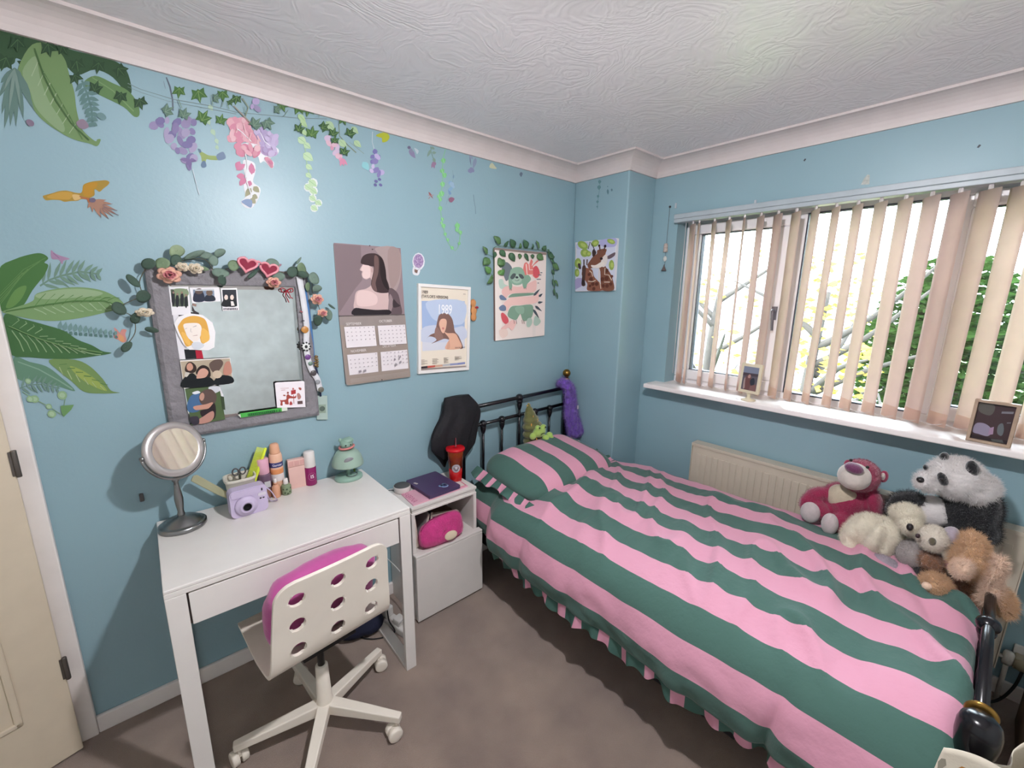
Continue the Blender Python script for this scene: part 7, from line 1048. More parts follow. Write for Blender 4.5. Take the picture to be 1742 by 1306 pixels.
# bevelled silvered glass
mb = MB()
e = 0.014
mb.add([(ix0 - .002, D - 0.0165, iz0 - .002), (ix1 + .002, D - 0.0165, iz0 - .002), (ix1 + .002, D - 0.0165, iz1 + .002), (ix0 - .002, D - 0.0165, iz1 + .002), (ix0 + e, D - 0.0182, iz0 + e), (ix1 - e, D - 0.0182, iz0 + e), (ix1 - e, D - 0.0182, iz1 - e), (ix0 + e, D - 0.0182, iz1 - e)],
       [(0, 1, 5, 4), (1, 2, 6, 5), (2, 3, 7, 6), (3, 0, 4, 7), (4, 5, 6, 7)], False)
mb.build('mirror_glass', SILVER, mir, world=True)
ON = [
 ('photo_e', 'photo_print', 'tall white-edged print behind the drawing, dark and red at its foot', 'photo'),
 ('photo_d', 'photo_print', 'dark print mostly hidden behind the blonde drawing', 'photo'),
 ('photo_a', 'photo_print', 'instant photo of a group under trees in the top left corner of the mirror', 'photo'),
 ('photo_b', 'photo_print', 'instant photo of two people seen from behind, top centre left of the mirror', 'photo'),
 ('photo_c', 'photo_print', 'small dark instant photo of two pale faces with writing below', 'photo'),
 ('drawing', 'cutout_drawing', 'cut-out pencil drawing of a face with long yellow hair on the mirror', 'drawing'),
 ('photo_f', 'photo_print', 'wide photo of friends in black on the left side of the mirror', 'photo'),
 ('photo_g', 'photo_print', 'photo of a hug on green grass in the bottom left corner of the mirror', 'photo'),
 ('bow', 'ribbon_bow', 'thin red ribbon bow in the top right corner of the mirror', 'bow'),
 ('card', 'greeting_card', 'white card with a red reindeer in the bottom right corner of the mirror', 'card'),
 ('wristband', 'paper_wristband', 'bright green paper wristband along the bottom of the mirror', 'wristband'),
]
RIB = mat('ribbon_red', '9c1c2e', rough=0.5)
bw = MB()
for P in ([(0, 0), (-0.012, 0.010), (-0.021, 0.011), (-0.022, 0.001), (-0.012, -0.005), (0, 0)], [(0, 0), (0.011, 0.009), (0.020, 0.010), (0.021, 0.000), (0.011, -0.005), (0, 0)], [(0, 0), (-0.008, -0.016), (-0.002, -0.030), (0.002, -0.045)], [(0, 0), (0.007, -0.014), (0.011, -0.024), (0.018, -0.029)]):
    bw.tube([(0.458 + x, D - 0.034 - 0.004 * (i % 2), 1.587 + z) for i, (x, z) in enumerate(P)], 0.0019, n=8, smooth=5)
bw.ell((0.458, D - 0.036, 1.587), (0.004, 0.004, 0.004))
for k, (key, name, lab, cat) in enumerate(ON):
    if key == 'bow':
        tag(bw.build(name, RIB), lab, cat)
        continue
    M_ = BACK(0.0195 + 0.0014 * k)
    tag(art(key, M_, th=0.0008).build(name, GLOSS_PRINT, recalc=False), lab, cat, 'prints and cards stuck on the mirror')

# --- eucalyptus and rose garland over the mirror
EUC_C = ['3d5246', '6f8466', '8a9c7c', '6c8174']
EUCM = [mat('eucalyptus_%s' % n, c, rough=0.7, var=0.12, vscale=30) for n, c in zip(('dark', 'olive', 'pale', 'sage'), EUC_C)]
EUC = [(0.042, 1.67, 0.019, 0.001, -0.003, -0.018, 0), (0.078, 1.672, 0.02, 0.001, -0.002, -0.02, 1), (0.123, 1.715, 0.022, 0.002, -0.003, -0.021, 2), (0.116, 1.685, 0.016, 0.001, -0.003, -0.02, 0), (-0.003, 1.615, 0.015, -0.018, -0.007, -0.01, 0), (0.016, 1.563, 0.019, 0.0, -0.003, -0.021, 0), (-0.049, 1.526, 0.015, -0.015, -0.01, -0.015, 0), (-0.013, 1.493, 0.008, -0.012, -0.011, -0.014, 0), (0.023, 1.453, 0.018, -0.005, -0.003, -0.009, 0), (-0.047, 1.4, 0.015, 0.012, 0.004, -0.012, 0), (0.168, 1.704, 0.031, 0.015, 0.002, -0.01, 3), (0.203, 1.709, 0.023, -0.004, -0.003, -0.012, 3), (0.246, 1.718, 0.018, 0.009, 0.003, -0.013, 3), (0.225, 1.692, 0.007, -0.016, -0.013, -0.009, 3), (0.239, 1.65, 0.026, -0.004, -0.004, -0.016, 3), (0.243, 1.624, 0.004, -0.018, -0.013, -0.005, 0), (0.281, 1.676, 0.016, 0.01, 0.007, -0.017, 1), (0.41, 1.687, 0.024, 0.001, -0.002, -0.023, 3), (0.429, 1.642, 0.022, 0.001, -0.001, -0.018, 3), (0.34, 1.647, 0.019, 0.016, 0.004, -0.006, 0), (0.48, 1.662, 0.021, 0.009, 0.005, -0.019, 0), (0.518, 1.677, 0.011, -0.022, -0.016, -0.01, 1), (0.516, 1.653, 0.019, -0.006, -0.005, -0.012, 0), (0.508, 1.705, 0.009, 0.014, 0.004, -0.002, 3), (0.559, 1.641, 0.011, -0.022, -0.02, -0.011, 3), (0.569, 1.598, 0.021, 0.001, -0.001, -0.015, 3), (0.536, 1.606, 0.001, -0.019, -0.011, -0.002, 1), (0.561, 1.469, 0.002, -0.022, -0.017, -0.003, 0), (0.607, 1.49, 0.006, -0.023, -0.015, -0.005, 3), (0.623, 1.526, 0.013, -0.011, -0.003, -0.004, 0), (0.119, 1.477, 0.02, -0.01, -0.002, -0.004, 0), (0.183, 1.664, 0.022, -0.006, -0.003, -0.008, 1)]
EUC = [q for i, q in enumerate(EUC) if i != 30]
STEM = mat('garland_stem', '5a5a48', rough=0.8)
gar = thing('flower_garland', 'artificial garland of eucalyptus leaves and peach roses over the grey mirror frame', 'garland', (0.29, D - 0.04, 1.66))
rg = random.Random(4)
stp = [(-0.047, 1.403), (-0.019, 1.446), (-0.018, 1.495), (-0.047, 1.526), (-0.011, 1.552), (0.015, 1.565), (0.014, 1.613), (0.044, 1.662), (0.087, 1.668), (0.148, 1.689), (0.202, 1.692), (0.229, 1.652), (0.276, 1.668), (0.344, 1.662), (0.408, 1.664), (0.479, 1.657), (0.516, 1.68), (0.554, 1.639), (0.555, 1.585), (0.572, 1.53), (0.583, 1.473)]
MB().tube([(x, D - 0.034 - 0.006 * math.sin(i * 2), z) for i, (x, z) in enumerate(stp)], 0.0014, n=6, smooth=4).build('stem', STEM, gar, world=True)
for i, (x, z, ax, az, bx, bz, k) in enumerate(EUC):
    y = D - 0.050 + rg.uniform(-0.008, 0.010)
    t1, t2 = rg.uniform(-0.4, 0.4), rg.uniform(-0.5, 0.5)
    A = Vector((ax, t1 * math.hypot(ax, az), az)); B_ = Vector((bx, t2 * math.hypot(bx, bz), bz))
    nrm = A.cross(B_).normalized()
    def leaf_fn(u, v):
        a = u * 2 * PI
        r = v
        tip = 1 + 0.10 * math.cos(a) ** 3
        return Vector((x, y, z)) + A * (r * math.cos(a) * tip) + B_ * (r * math.sin(a)) + nrm * (0.12 * A.length * (r * math.sin(a)) ** 2)
    o = MB().grid(leaf_fn, 18, 4, cu=True).build('leaf', EUCM[k], gar, world=True, solid=0.0008)
PETAL = [mat('rose_peach', 'dba893', rough=0.8, var=0.12, vscale=60), mat('rose_pink', 'c98084', rough=0.8, var=0.1, vscale=60), mat('rose_cream', 'd8cbb4', rough=0.8, var=0.1, vscale=60)]
def rose(x, z, r, petal=0, sq=0.82, rot=0.0):
    c = Vector((x, D - 0.055, z))
    parts = []
    for ring, (n, rr, rise, mi) in enumerate(((6, 1.0, 0.0, petal), (5, 0.74, 0.3, petal), (4, 0.5, 0.5, 1 if petal == 0 else petal), (3, 0.28, 0.6, 1 if petal == 0 else petal))):
        mb = MB()
        for k in range(n):
            a0 = 2 * PI * k / n + ring * 0.7 + rot
            def pf(u, v):
                a = a0 + (u - 0.5) * 2.2 * PI / n * 1.15
                q = math.sin(PI * u) ** 0.4
                rad = r * rr * (0.35 + 0.65 * v * q)
                out = r * (rise + 0.55 * v - 0.45 * v ** 3 * (1 if ring < 2 else 0))
                return c + Vector((math.cos(a) * rad, -out * 0.8, math.sin(a) * rad * sq))
            mb.grid(pf, 9, 6)
        parts.append((mb, mi))
    base = None
    for mb, mi in parts:
        if base is None: base = mb.build('rose', PETAL[mi], gar, world=True, solid=0.0008)
        else: mb.build('petals', PETAL[mi], base, world=True, solid=0.0008)
for q in ((0.093, 1.635, 0.036, 0, 0.8, 0.3), (0.408, 1.619, 0.027, 0, 0.8, 1.0), (0.563, 1.555, 0.027, 0, 0.85, 2.0), (0.580, 1.499, 0.022, 0, 0.8, 0.4), (0.168, 1.660, 0.024, 2, 0.8, 0.1), (0.014, 1.512, 0.026, 2, 0.6, 0.8), (0.132, 1.664, 0.020, 2, 0.8, 2.0)): rose(*q)

# --- pink heart-shaped sunglasses on top of the frame
PKF = mat('sunglass_pink', 'dd8f9a', rough=0.35, var=0.15, vscale=120)
LENS = mat('sunglass_lens', 'a02848', rough=0.08, trans=0.35, spec=0.6)
sg = thing('sunglasses', 'pink heart-shaped sunglasses lying on top of the mirror frame among the leaves', 'sunglasses', (0.37, D - 0.05, 1.66))
def heart(cx, cz, s, rot):
    P = []
    for i in range(28):
        t = 2 * PI * i / 28
        hx = 16 * math.sin(t) ** 3 / 16; hz = (13 * math.cos(t) - 5 * math.cos(2 * t) - 2 * math.cos(3 * t) - math.cos(4 * t)) / 15
        P.append((cx + s * (hx * math.cos(rot) - hz * math.sin(rot)), cz + s * (hx * math.sin(rot) + hz * math.cos(rot)) * 0.85))
    return P
for cx, cz, dy in ((0.326, 1.682, 0.0), (0.398, 1.668, 0.012)):
    P = heart(cx, cz, 0.031, -0.25)
    rim = MB().tube([(x, D - 0.062 + dy, z) for x, z in P], 0.0042, n=8, closed=True).build('rim', PKF, sg, world=True)
    MB().prism(P, Matrix(((1, 0, 0, 0), (0, 0, -1, D - 0.061 + dy), (0, 1, 0, 0), (0, 0, 0, 1))), 0.0015).build('lens', LENS, rim, world=True)
MB().tube([(0.352, D - 0.064, 1.690), (0.362, D - 0.066, 1.694), (0.374, D - 0.058, 1.686)], 0.004, n=8, smooth=4).build('bridge', PKF, sg, world=True)
for (a, b2) in (((0.298, D - 0.06, 1.700), (0.33, D - 0.004, 1.712)), ((0.428, D - 0.045, 1.674), (0.452, D - 0.003, 1.690))):
    MB().tube([a, b2], 0.003, n=8).build('temple', PKF, sg, world=True)

# --- lanyards hung on the right edge of the frame
def strap(name, P, w, m, parent, y=0.034, th=0.001):
    mb = MB()
    P3 = catmull([(x, D - (yy if yy else y), z) for x, z, *r in P for yy in [r[0] if r else 0]], 5)
    vs = []
    for i, p in enumerate(P3):
        t = (P3[min(i + 1, len(P3) - 1)] - P3[max(i - 1, 0)]).normalized()
        n_ = Vector((t.z, 0.0, -t.x)) * (w / 2)
        vs += [p - n_, p + n_]
    mb.add(vs, [(2 * i, 2 * i + 1, 2 * i + 3, 2 * i + 2) for i in range(len(P3) - 1)])
    return mb.build(name, m, parent, world=True, solid=th)
WL = mat('lanyard_white', 'd9dade', rough=0.7, bump=(200, 0.3, 0.002))
BL = mat('lanyard_blue', '4a78ad', rough=0.7)
NVY = mat('lanyard_navy', '1f2a47', rough=0.7)
lw = thing('lanyard', 'white lanyard crowded with little badges on the right edge of the mirror', 'lanyard', (0.512, D - 0.03, 1.65))
strap('strap', [(0.508, 1.646), (0.516, 1.55), (0.520, 1.45), (0.513, 1.384), (0.512, 1.33), (0.518, 1.28), (0.530, 1.246), (0.545, 1.215), (0.552, 1.165)], 0.023, WL, lw)
for (x, z, r, c, nm, cc) in ((0.511, 1.431, 0.0145, 'b5803f', 'badge', 'cork'), (0.513, 1.316, 0.0115, '6d4384', 'badge', 'violet'), (0.521, 1.288, 0.009, '6f8a7a', 'badge', 'sage'), (0.530, 1.246, 0.0125, '4c4648', 'badge', 'charcoal'), (0.544, 1.205, 0.010, '8e9296', 'badge', 'steel'), (0.555, 1.170, 0.012, '6a6a60', 'badge', 'bronze')):
    o = MB().lathe([(r, 0), (r, 0.002), (r * 0.85, 0.0035), (0.0005, 0.004)], (x, D - 0.036, z), axis=(0, -1, 0), n=20).build(nm, mat('badge_' + cc, c, rough=0.35), lw, world=True)
o = MB().lathe([(0.017, 0), (0.017, 0.003), (0.014, 0.005), (0.0005, 0.0055)], (0.509, D - 0.036, 1.361), axis=(0, -1, 0), n=24).build('badge', mat('badge_white', 'd5d8d5', rough=0.4), lw, world=True)
mb = MB()
for k in range(9):
    a = 2 * PI * k / 9; mb.ell((0.509 + 0.0165 * math.cos(a), D - 0.040, 1.361 + 0.0165 * math.sin(a)), (0.004, 0.003, 0.004), nu=8, nv=6)
mb.ell((0.509, D - 0.0415, 1.361), (0.006, 0.002, 0.007), nu=10, nv=6)
mb.build('badge_trim', mat('badge_black', '1c1f1f', rough=0.4), o, world=True)
for k, (x, z) in enumerate(((0.504, 1.505), (0.507, 1.468), (0.503, 1.42))):
    MB().obox((x, D - 0.0355, z), (0.012, 0.0012, 0.004), Matrix.Rotation(0.5 - k * 0.4, 3, 'Y')).build('lettering', mat('lanyard_mark_%s' % ('red', 'ink', 'slate')[k], ('9a3c44', '4a4650', '5a6470')[k]), lw, world=True)
lb = thing('lanyard', 'blue lanyard behind the white one, ending in a see-through card holder', 'lanyard', (0.545, D - 0.02, 1.56))
strap('strap', [(0.524, 1.60, 0.030), (0.531, 1.50, 0.030), (0.536, 1.42, 0.022), (0.538, 1.34, 0.018), (0.536, 1.28, 0.022)], 0.017, BL, lb)
strap('strap', [(0.541, 1.44, 0.020), (0.543, 1.36, 0.016), (0.541, 1.28, 0.018), (0.549, 1.25, 0.02), (0.555, 1.165, 0.02), (0.557, 1.135, 0.016)], 0.008, NVY, lb)
HOLD = mat('card_holder_clear', 'a9bcb4', rough=0.25, spec=0.5, var=0.02)
ch = MB().prism([(0.541, 1.140), (0.586, 1.134), (0.580, 1.024), (0.535, 1.032)], BACK(0.008), 0.003).build('card_holder', HOLD, lb, world=True)
MB().prism([(0.546, 1.098), (0.577, 1.095), (0.574, 1.056), (0.544, 1.060)], BACK(0.0111), 0.0006).build('card_picture', mat('card_picture_sage', '8a9c8c'), ch, world=True)
MB().lathe([(0.009, 0), (0.0115, 0), (0.0115, 0.0006), (0.009, 0.0006)], (0.560, D - 0.0117, 1.078), axis=(0, -1, 0), n=20).build('card_emblem', mat('card_emblem_grey', '56655c'), ch, world=True)
gl = MB()
for k in range(14):
    gl.ell((0.549 + 0.006 * math.sin(k * 2.1), D - 0.02 - 0.004 * math.cos(k * 1.7), 1.315 - k * 0.0035), (0.006, 0.005, 0.005), nu=8, nv=6)
gl.build('charm', mat('charm_gold', '8a744e', rough=0.4, metal=0.4, var=0.3, vscale=120), lb, world=True)

# --- wall calendar
cal = thing('wall_calendar', 'open wall calendar, grey portrait above and four months below', 'calendar', (0.82, D, 1.17))
PAP = mat('calendar_paper', '8f8480', rough=0.6)
pg = art('cal_photo', BACK(0.0045)).build('picture_page', PRINT, cal, world=True, recalc=False)
MB().prism([(0.664, 1.481), (0.978, 1.481), (0.974, 1.786), (0.664, 1.786)], BACK(0.0008), 0.003).build('upper_leaves', PAP, cal, world=True)
mb = art('cal_page', BACK(0.0165))
mb.v = [Vector((v.x, v.y + 0.012 * min(max((v.z - 1.40) / 0.08, 0), 1), v.z)) for v in mb.v]
mb.build('month_page', PRINT, cal, world=True, recalc=False)
def back_text(s, x, z, size, off, rot=0.0, sx=1.0, shear=0.0):
    return BACK(off) @ Matrix.Translation((x, z, 0)) @ Matrix.Rotation(rot, 4, 'Z') @ Matrix.Diagonal((sx, 1, 1, 1))
mb = MB()
for (t, x, z) in (('SEPTEMBER', 0.690, 1.440), ('OCTOBER', 0.845, 1.448), ('NOVEMBER', 0.701, 1.318), ('DECEMBER', 0.853, 1.330)):
    text_mb(mb, t, 0.0165, back_text(t, x, z, 0.0165, 0.0125 if z > 1.4 else 0.0178, 0.01, 0.85), 'dcd5d2')
mb.build('month_names', PRINT, cal, world=True, recalc=False)
MB().add([(0.664, D - 0.005, 1.482), (0.980, D - 0.005, 1.482), (0.986, D - 0.0155, 1.178), (0.672, D - 0.0155, 1.173), (0.664, D - 0.001, 1.482), (0.980, D - 0.001, 1.482), (0.986, D - 0.003, 1.180), (0.672, D - 0.003, 1.175)], [(0, 1, 2, 3), (4, 7, 6, 5), (0, 4, 5, 1), (1, 5, 6, 2), (2, 6, 7, 3), (3, 7, 4, 0)], False).build('lower_leaves', PAP, cal, world=True)
MB().tube([(0.664, D - 0.006, 1.4815), (0.980, D - 0.006, 1.4815)], 0.0022, n=8).build('spine', mat('calendar_spine', '5f5754'), cal, world=True)
MB().lathe([(0.003, 0), (0.003, 0.003), (0.0015, 0.005)], (0.835, D - 0.005, 1.776), axis=(0, -1, 0), n=12).build('pin', HINGE, cal, world=True)

# --- framed poster with lettering
FRW = mat('poster_frame_white', 'e6e3df', rough=0.35, var=0.02)
po = thing('framed_poster', 'white framed poster with a blue square picture and lettering above it', 'poster', (1.20, D, 1.17))
cx_, cz_, pr = 1.2035, 1.400, math.radians(-2.2)
PM = lambda off: BACK(off) @ Matrix.Translation((cx_, cz_, 0)) @ Matrix.Rotation(pr, 4, 'Z')
mb = MB()
pw, ph, t = 0.158, 0.226, 0.016
for (x0, y0, x1, y1) in ((-pw, -ph, pw, -ph + t), (-pw, ph - t, pw, ph), (-pw, -ph + t, -pw + t, ph - t), (pw - t, -ph + t, pw, ph - t)):
    mb.prism([(x0, y0), (x1, y0), (x1, y1), (x0, y1)], PM(0.0), 0.018)
mb.build('frame', FRW, po, world=True, bevel=0.0015)
MB().prism([(-pw + .01, -ph + .01), (pw - .01, -ph + .01), (pw - .01, ph - .01), (-pw + .01, ph - .01)], PM(0.001), 0.006).build('backing', PAP, po, world=True)
art('poster', BACK(0.0095)).build('printed_sheet', GLOSS_PRINT, po, world=True, recalc=False)
mb = MB()
text_mb(mb, '1989', 0.0225, PM(0.0125) @ Matrix.Translation((-0.138, 0.178, 0)) @ Matrix.Diagonal((0.82, 1, 1, 1)), '5a4f4a', bold=0.02)
text_mb(mb, "(TAYLOR'S VERSION)", 0.0195, PM(0.0125) @ Matrix.Translation((-0.139, 0.1585, 0)) @ Matrix.Diagonal((0.86, 1, 1, 1)), '5a4f4a', bold=0.02)
text_mb(mb, '2023', 0.0085, PM(0.0125) @ Matrix.Translation((0.112, 0.184, 0)), '6a5f5a')
text_mb(mb, 'TAYLOR SWIFT', 0.0098, PM(0.0125) @ Matrix.Translation((0.064, -0.103, 0)), '4a3f3c', bold=0.008)
text_mb(mb, '1989', 0.068, PM(0.0125) @ Matrix.Translation((-0.046, 0.080, 0)) @ Matrix.Diagonal((0.66, 1.0, 1, 1)), 'f0f2f6', bold=0.015)
mb.build('lettering', PRINT, po, world=True, recalc=False)

# --- small felt ornament beside the poster
fo = thing('felt_ornament', 'small orange felt gingerbread ornament with a red bow right of the framed poster', 'ornament', (1.39, D, 1.44))
FELT = mat('felt_orange', 'c98f5c', rough=0.9, var=0.12, bump=(120, 0.5, 0.003))
o = blob('body', [((1.386, D - 0.014, 1.535), (0.019, 0.012, 0.022)), ((1.390, D - 0.014, 1.495), (0.020, 0.012, 0.028)), ((1.388, D - 0.014, 1.458), (0.019, 0.012, 0.022))], FELT, None, 0.004, 4)
o.location = Vector(o.location) - Vector(fo.location); o.parent = fo
MB().ell((1.405, D - 0.026, 1.512), (0.009, 0.005, 0.006), Matrix.Rotation(0.5, 3, 'Y')).ell((1.396, D - 0.027, 1.511), (0.007, 0.005, 0.005), Matrix.Rotation(-0.4, 3, 'Y')).ell((1.4005, D - 0.029, 1.511), 0.003).build('bow', mat('bow_red', '9a1f33', rough=0.6), fo, world=True)

# --- leafy canvas print with a plastic ivy garland over it
pr_ = thing('hanging_print', 'tall cream print of a green sloth among leaves, hung from a wooden bar', 'print', (1.74, D, 1.32))
MB().prism([(1.540, 1.319), (1.946, 1.331), (1.941, 1.829), (1.536, 1.824)], BACK(0.001), 0.0108).build('backing', mat('print_edge_brown', '7a625a', rough=0.7), pr_, world=True)
art('print_art', BACK(0.0122)).build('printed_sheet', PRINT, pr_, world=True, recalc=False)
MB().box(1.534, D - 0.016, 1.824, 1.944, D - 0.001, 1.836).build('hanger_bar', mat('hanger_wood', '8f7f78', rough=0.6), pr_, world=True, bevel=0.001)
IVYL = [(1.572, 1.859, 1.525, 1.895, 0.039), (1.596, 1.849, 1.619, 1.878, 0.03), (1.678, 1.849, 1.634, 1.889, 0.037), (1.714, 1.845, 1.714, 1.874, 0.027), (1.778, 1.854, 1.735, 1.895, 0.035), (1.816, 1.85, 1.811, 1.878, 0.024), (1.871, 1.856, 1.834, 1.896, 0.036), (1.903, 1.847, 1.923, 1.876, 0.032), (1.957, 1.834, 1.932, 1.854, 0.029), (1.479, 1.799, 1.444, 1.834, 0.029), (1.492, 1.775, 1.453, 1.738, 0.044), (1.502, 1.698, 1.46, 1.733, 0.033), (1.519, 1.68, 1.472, 1.641, 0.048), (1.566, 1.823, 1.607, 1.792, 0.032), (1.639, 1.815, 1.675, 1.768, 0.036), (1.715, 1.815, 1.712, 1.783, 0.024), (1.752, 1.817, 1.787, 1.777, 0.035), (1.817, 1.819, 1.818, 1.792, 0.022), (1.856, 1.819, 1.905, 1.792, 0.038), (1.535, 1.813, 1.519, 1.777, 0.021), (1.59, 1.773, 1.553, 1.743, 0.049), (1.601, 1.717, 1.556, 1.692, 0.039), (1.949, 1.825, 2.005, 1.812, 0.048), (1.971, 1.804, 2.002, 1.772, 0.029), (1.994, 1.771, 2.051, 1.739, 0.044), (1.987, 1.737, 2.009, 1.709, 0.022), (1.998, 1.679, 2.009, 1.627, 0.018), (2.015, 1.674, 2.047, 1.637, 0.027), (2.009, 1.621, 2.019, 1.58, 0.017), (2.032, 1.598, 2.042, 1.557, 0.018)]
LVM = [mat('plastic_leaf_%s' % n, c, rough=0.5, var=0.15, vscale=60) for n, c in (('deep', '3f6346'), ('mid', '55794c'), ('fresh', '5f9050'))]
lg = thing('leaf_garland', 'plastic vine of pointed green leaves hung over the top of the leafy print', 'garland', (1.74, D - 0.02, 1.84))
for P in ([(1.479, 1.797), (1.522, 1.787), (1.525, 1.812)], [(1.502, 1.698), (1.522, 1.688), (1.527, 1.762), (1.523, 1.83), (1.579, 1.847), (1.685, 1.847), (1.789, 1.849), (1.899, 1.847), (1.957, 1.831), (1.993, 1.777), (2.005, 1.697), (2.022, 1.616), (2.038, 1.563)]):
    MB().tube([(x, D - 0.020, z) for x, z in P], 0.0013, n=6, smooth=5).build('stem', LVM[1], lg, world=True)
for i, (x0, z0, x1, z1, w_) in enumerate(IVYL):
    a = Vector((x0, D - 0.020, z0)); t = Vector((x1 - x0, rg.uniform(-0.35, 0.1) * 0.03, z1 - z0)); Lh = t.length; t.normalize()
    s_ = Vector((-t.z, rg.uniform(-0.5, 0.5), t.x)).normalized(); n_ = t.cross(s_)
    if n_.y > 0: n_ = -n_
    def lf(u, v):
        q = v; ww = w_ * 0.52 * math.sin(PI * q ** 0.72) ** 0.85
        return a + t * (Lh * q) + s_ * ((u - 0.5) * 2 * ww) + n_ * (0.006 * math.sin(PI * q) - 0.005 * abs(u - 0.5) * 2 + 0.006)
    MB().grid(lf, 5, 10).build('leaf', LVM[0 if i % 3 else 1] if i not in (9, 10, 11, 12, 20, 21) else LVM[2 if i in (11, 21) else 1], lg, world=True, solid=0.0006)

# --- canvas on the narrow wall
gc = thing('canvas_picture', 'small square canvas of two giraffes on the narrow wall by the window', 'canvas', (BX, 1.74, 1.61))
MB().prism([(1.582, 1.613), (1.886, 1.606), (1.903, 1.915), (1.582, 1.914)], PILLAR(0.0), 0.0195).build('canvas', mat('canvas_white', 'd9d6d8', rough=0.8), gc, world=True)
art('giraffe', PILLAR(0.0205)).build('painting', PRINT, gc, world=True, recalc=False)

# --- small things on the walls
tag(MB().obox((-0.078, D - 0.006, 0.855), (0.012, 0.012, 0.030)).build('wall_plug', mat('wall_plug_dark', '4a4748', rough=0.6), bevel=0.003), 'small dark plastic hook on the blue wall left of the desk', 'hook')
tag(MB().lathe([(0.0035, 0), (0.0035, 0.003), (0.0015, 0.006)], (1.345, D, 1.022), axis=(0, -1, 0), n=10).build('nail', mat('nail_rust', '6b4f45', rough=0.7)), 'rusty nail head in the wall above the black hood on the headboard', 'nail')

# ================================================================ ON THE DESK
TZ = 0.75
CHROME = mat('brushed_nickel', '8f9090', rough=0.28, metal=1.0, var=0.05)
RIMW = mat('mirror_rim_satin', 'b5b0ae', rough=0.35, metal=0.6, var=0.03)
vm = thing('vanity_mirror', 'round tilting table mirror on a silver stem, left end of the desk', 'mirror', (0.022, 1.832, TZ))
MB().lathe([(0.070, 0), (0.072, 0.004), (0.072, 0.014), (0.066, 0.018), (0.056, 0.020), (0.054, 0.026), (0.044, 0.028), (0.042, 0.033), (0.016, 0.038), (0.010, 0.046)], n=48).build('base', CHROME, vm)
MB().lathe([(0.010, 0.040), (0.012, 0.05), (0.009, 0.06), (0.012, 0.085), (0.0135, 0.11), (0.009, 0.150), (0.007, 0.172), (0.011, 0.176), (0.011, 0.186), (0.006, 0.190), (0.006, 0.205)], n=20).build('stem', CHROME, vm)
mc = Vector((0.012, -0.045, 0.305))          # centre of the disc, from the base
mpos = Vector(vm.location) + mc
tocam = (Vector((0, 0, 1.5843)) - mpos).normalized()
towin = (Vector((2.45, 0.36, 1.62)) - mpos).normalized()
mn = (tocam + towin).normalized()
MR = 0.094
MB().lathe([(0.069, 0.003), (0.072, 0.0055), (0.082, 0.006), (0.090, 0.004), (MR, 0.0), (MR, -0.010), (0.090, -0.016), (0.060, -0.020), (0.002, -0.022)], mc, axis=mn, n=64).build('rim', RIMW, vm)
Rm = frame_of(mn)
g_ = MB().add([mc + Rm @ Vector((0.0705 * math.cos(2 * PI * k / 64), 0.0705 * math.sin(2 * PI * k / 64), 0.0045)) for k in range(64)], [tuple(range(64))], False).build('mirror_glass', SILVER, vm, recalc=False)
back = mc - mn * 0.006
side = mn.cross(Vector((0, 0, 1))).normalized()
P = []
for i in range(25):
    a = PI * (1.0 + i / 24)
    P.append(mc + side * (math.cos(a) * (MR + 0.006)) + (mn.cross(side) * -1 if (mn.cross(side)).z < 0 else mn.cross(side)).normalized() * (math.sin(a) * (MR + 0.006)) - mn * 0.006)
MB().tube(P, 0.0042, n=10).build('yoke', CHROME, vm)
mb = MB()
for sg_ in (-1, 1): mb.lathe([(0.007, 0), (0.009, 0.004), (0.007, 0.008)], mc - mn * 0.006 + side * (sg_ * MR), axis=side * sg_, n=14)
mb.build('pivot', CHROME, vm)
MB().tube([Vector((0, 0, 0.2)), mc - mn * 0.006 + Vector((0, 0, -MR - 0.006)), ], 0.005, n=10).build('neck', CHROME, vm)

# instant camera
LILAC = mat('camera_lilac', 'bcafca', rough=0.45, var=0.03)
DARK = mat('camera_black', '17151b', rough=0.15, spec=0.6)
ic = thing('instant_camera', 'lilac instant camera standing on the desk in front of the pot', 'camera', (0.222, 1.815, TZ), math.radians(4))
def rrect(w, h, r, n=6):
    P = []
    for (cx, cy, a0) in ((w - r, h - r, 0), (-w + r, h - r, 90), (-w + r, -h + r, 180), (w - r, -h + r, 270)):
        for i in range(n + 1):
            a = math.radians(a0 + 90 * i / n); P.append((cx + r * math.cos(a), cy + r * math.sin(a)))
    return P
FM = lambda x, y, z, tilt=0: Matrix.Translation((x, y, z)) @ Matrix.Rotation(tilt, 4, 'X') @ Matrix(((1, 0, 0, 0), (0, 0, -1, 0), (0, 1, 0, 0), (0, 0, 0, 1)))
MB().prism(rrect(0.062, 0.054, 0.018), FM(0, 0.0, 0.0545), 0.045).build('body', LILAC, ic, bevel=0.008, segs=4)
MB().prism(rrect(0.050, 0.013, 0.010), FM(-0.008, -0.043, 0.092), 0.006).build('top_ridge', LILAC, ic, bevel=0.003)
ln = MB().lathe([(0.038, 0), (0.037, 0.010), (0.031, 0.014), (0.026, 0.016), (0.024, 0.022), (0.018, 0.024), (0.016, 0.021)], (-0.012, -0.043, 0.043), axis=(0, -1, 0), n=48).build('lens_barrel', LILAC, ic)
MB().lathe([(0.0005, 0.0225), (0.012, 0.0225), (0.0135, 0.024), (0.0145, 0.0225)], (-0.012, -0.043, 0.043), axis=(0, -1, 0), n=32).build('lens', DARK, ln)
MB().prism(rrect(0.0075, 0.005, 0.001), FM(0.040, -0.044, 0.090), 0.002).build('viewfinder', DARK, ic)
MB().prism(rrect(0.014, 0.0065, 0.005), FM(0.044, -0.044, 0.071), 0.003).build('flash', mat('flash_diffuser', 'cfc9d2', rough=0.2), ic, bevel=0.001)
mb = MB()
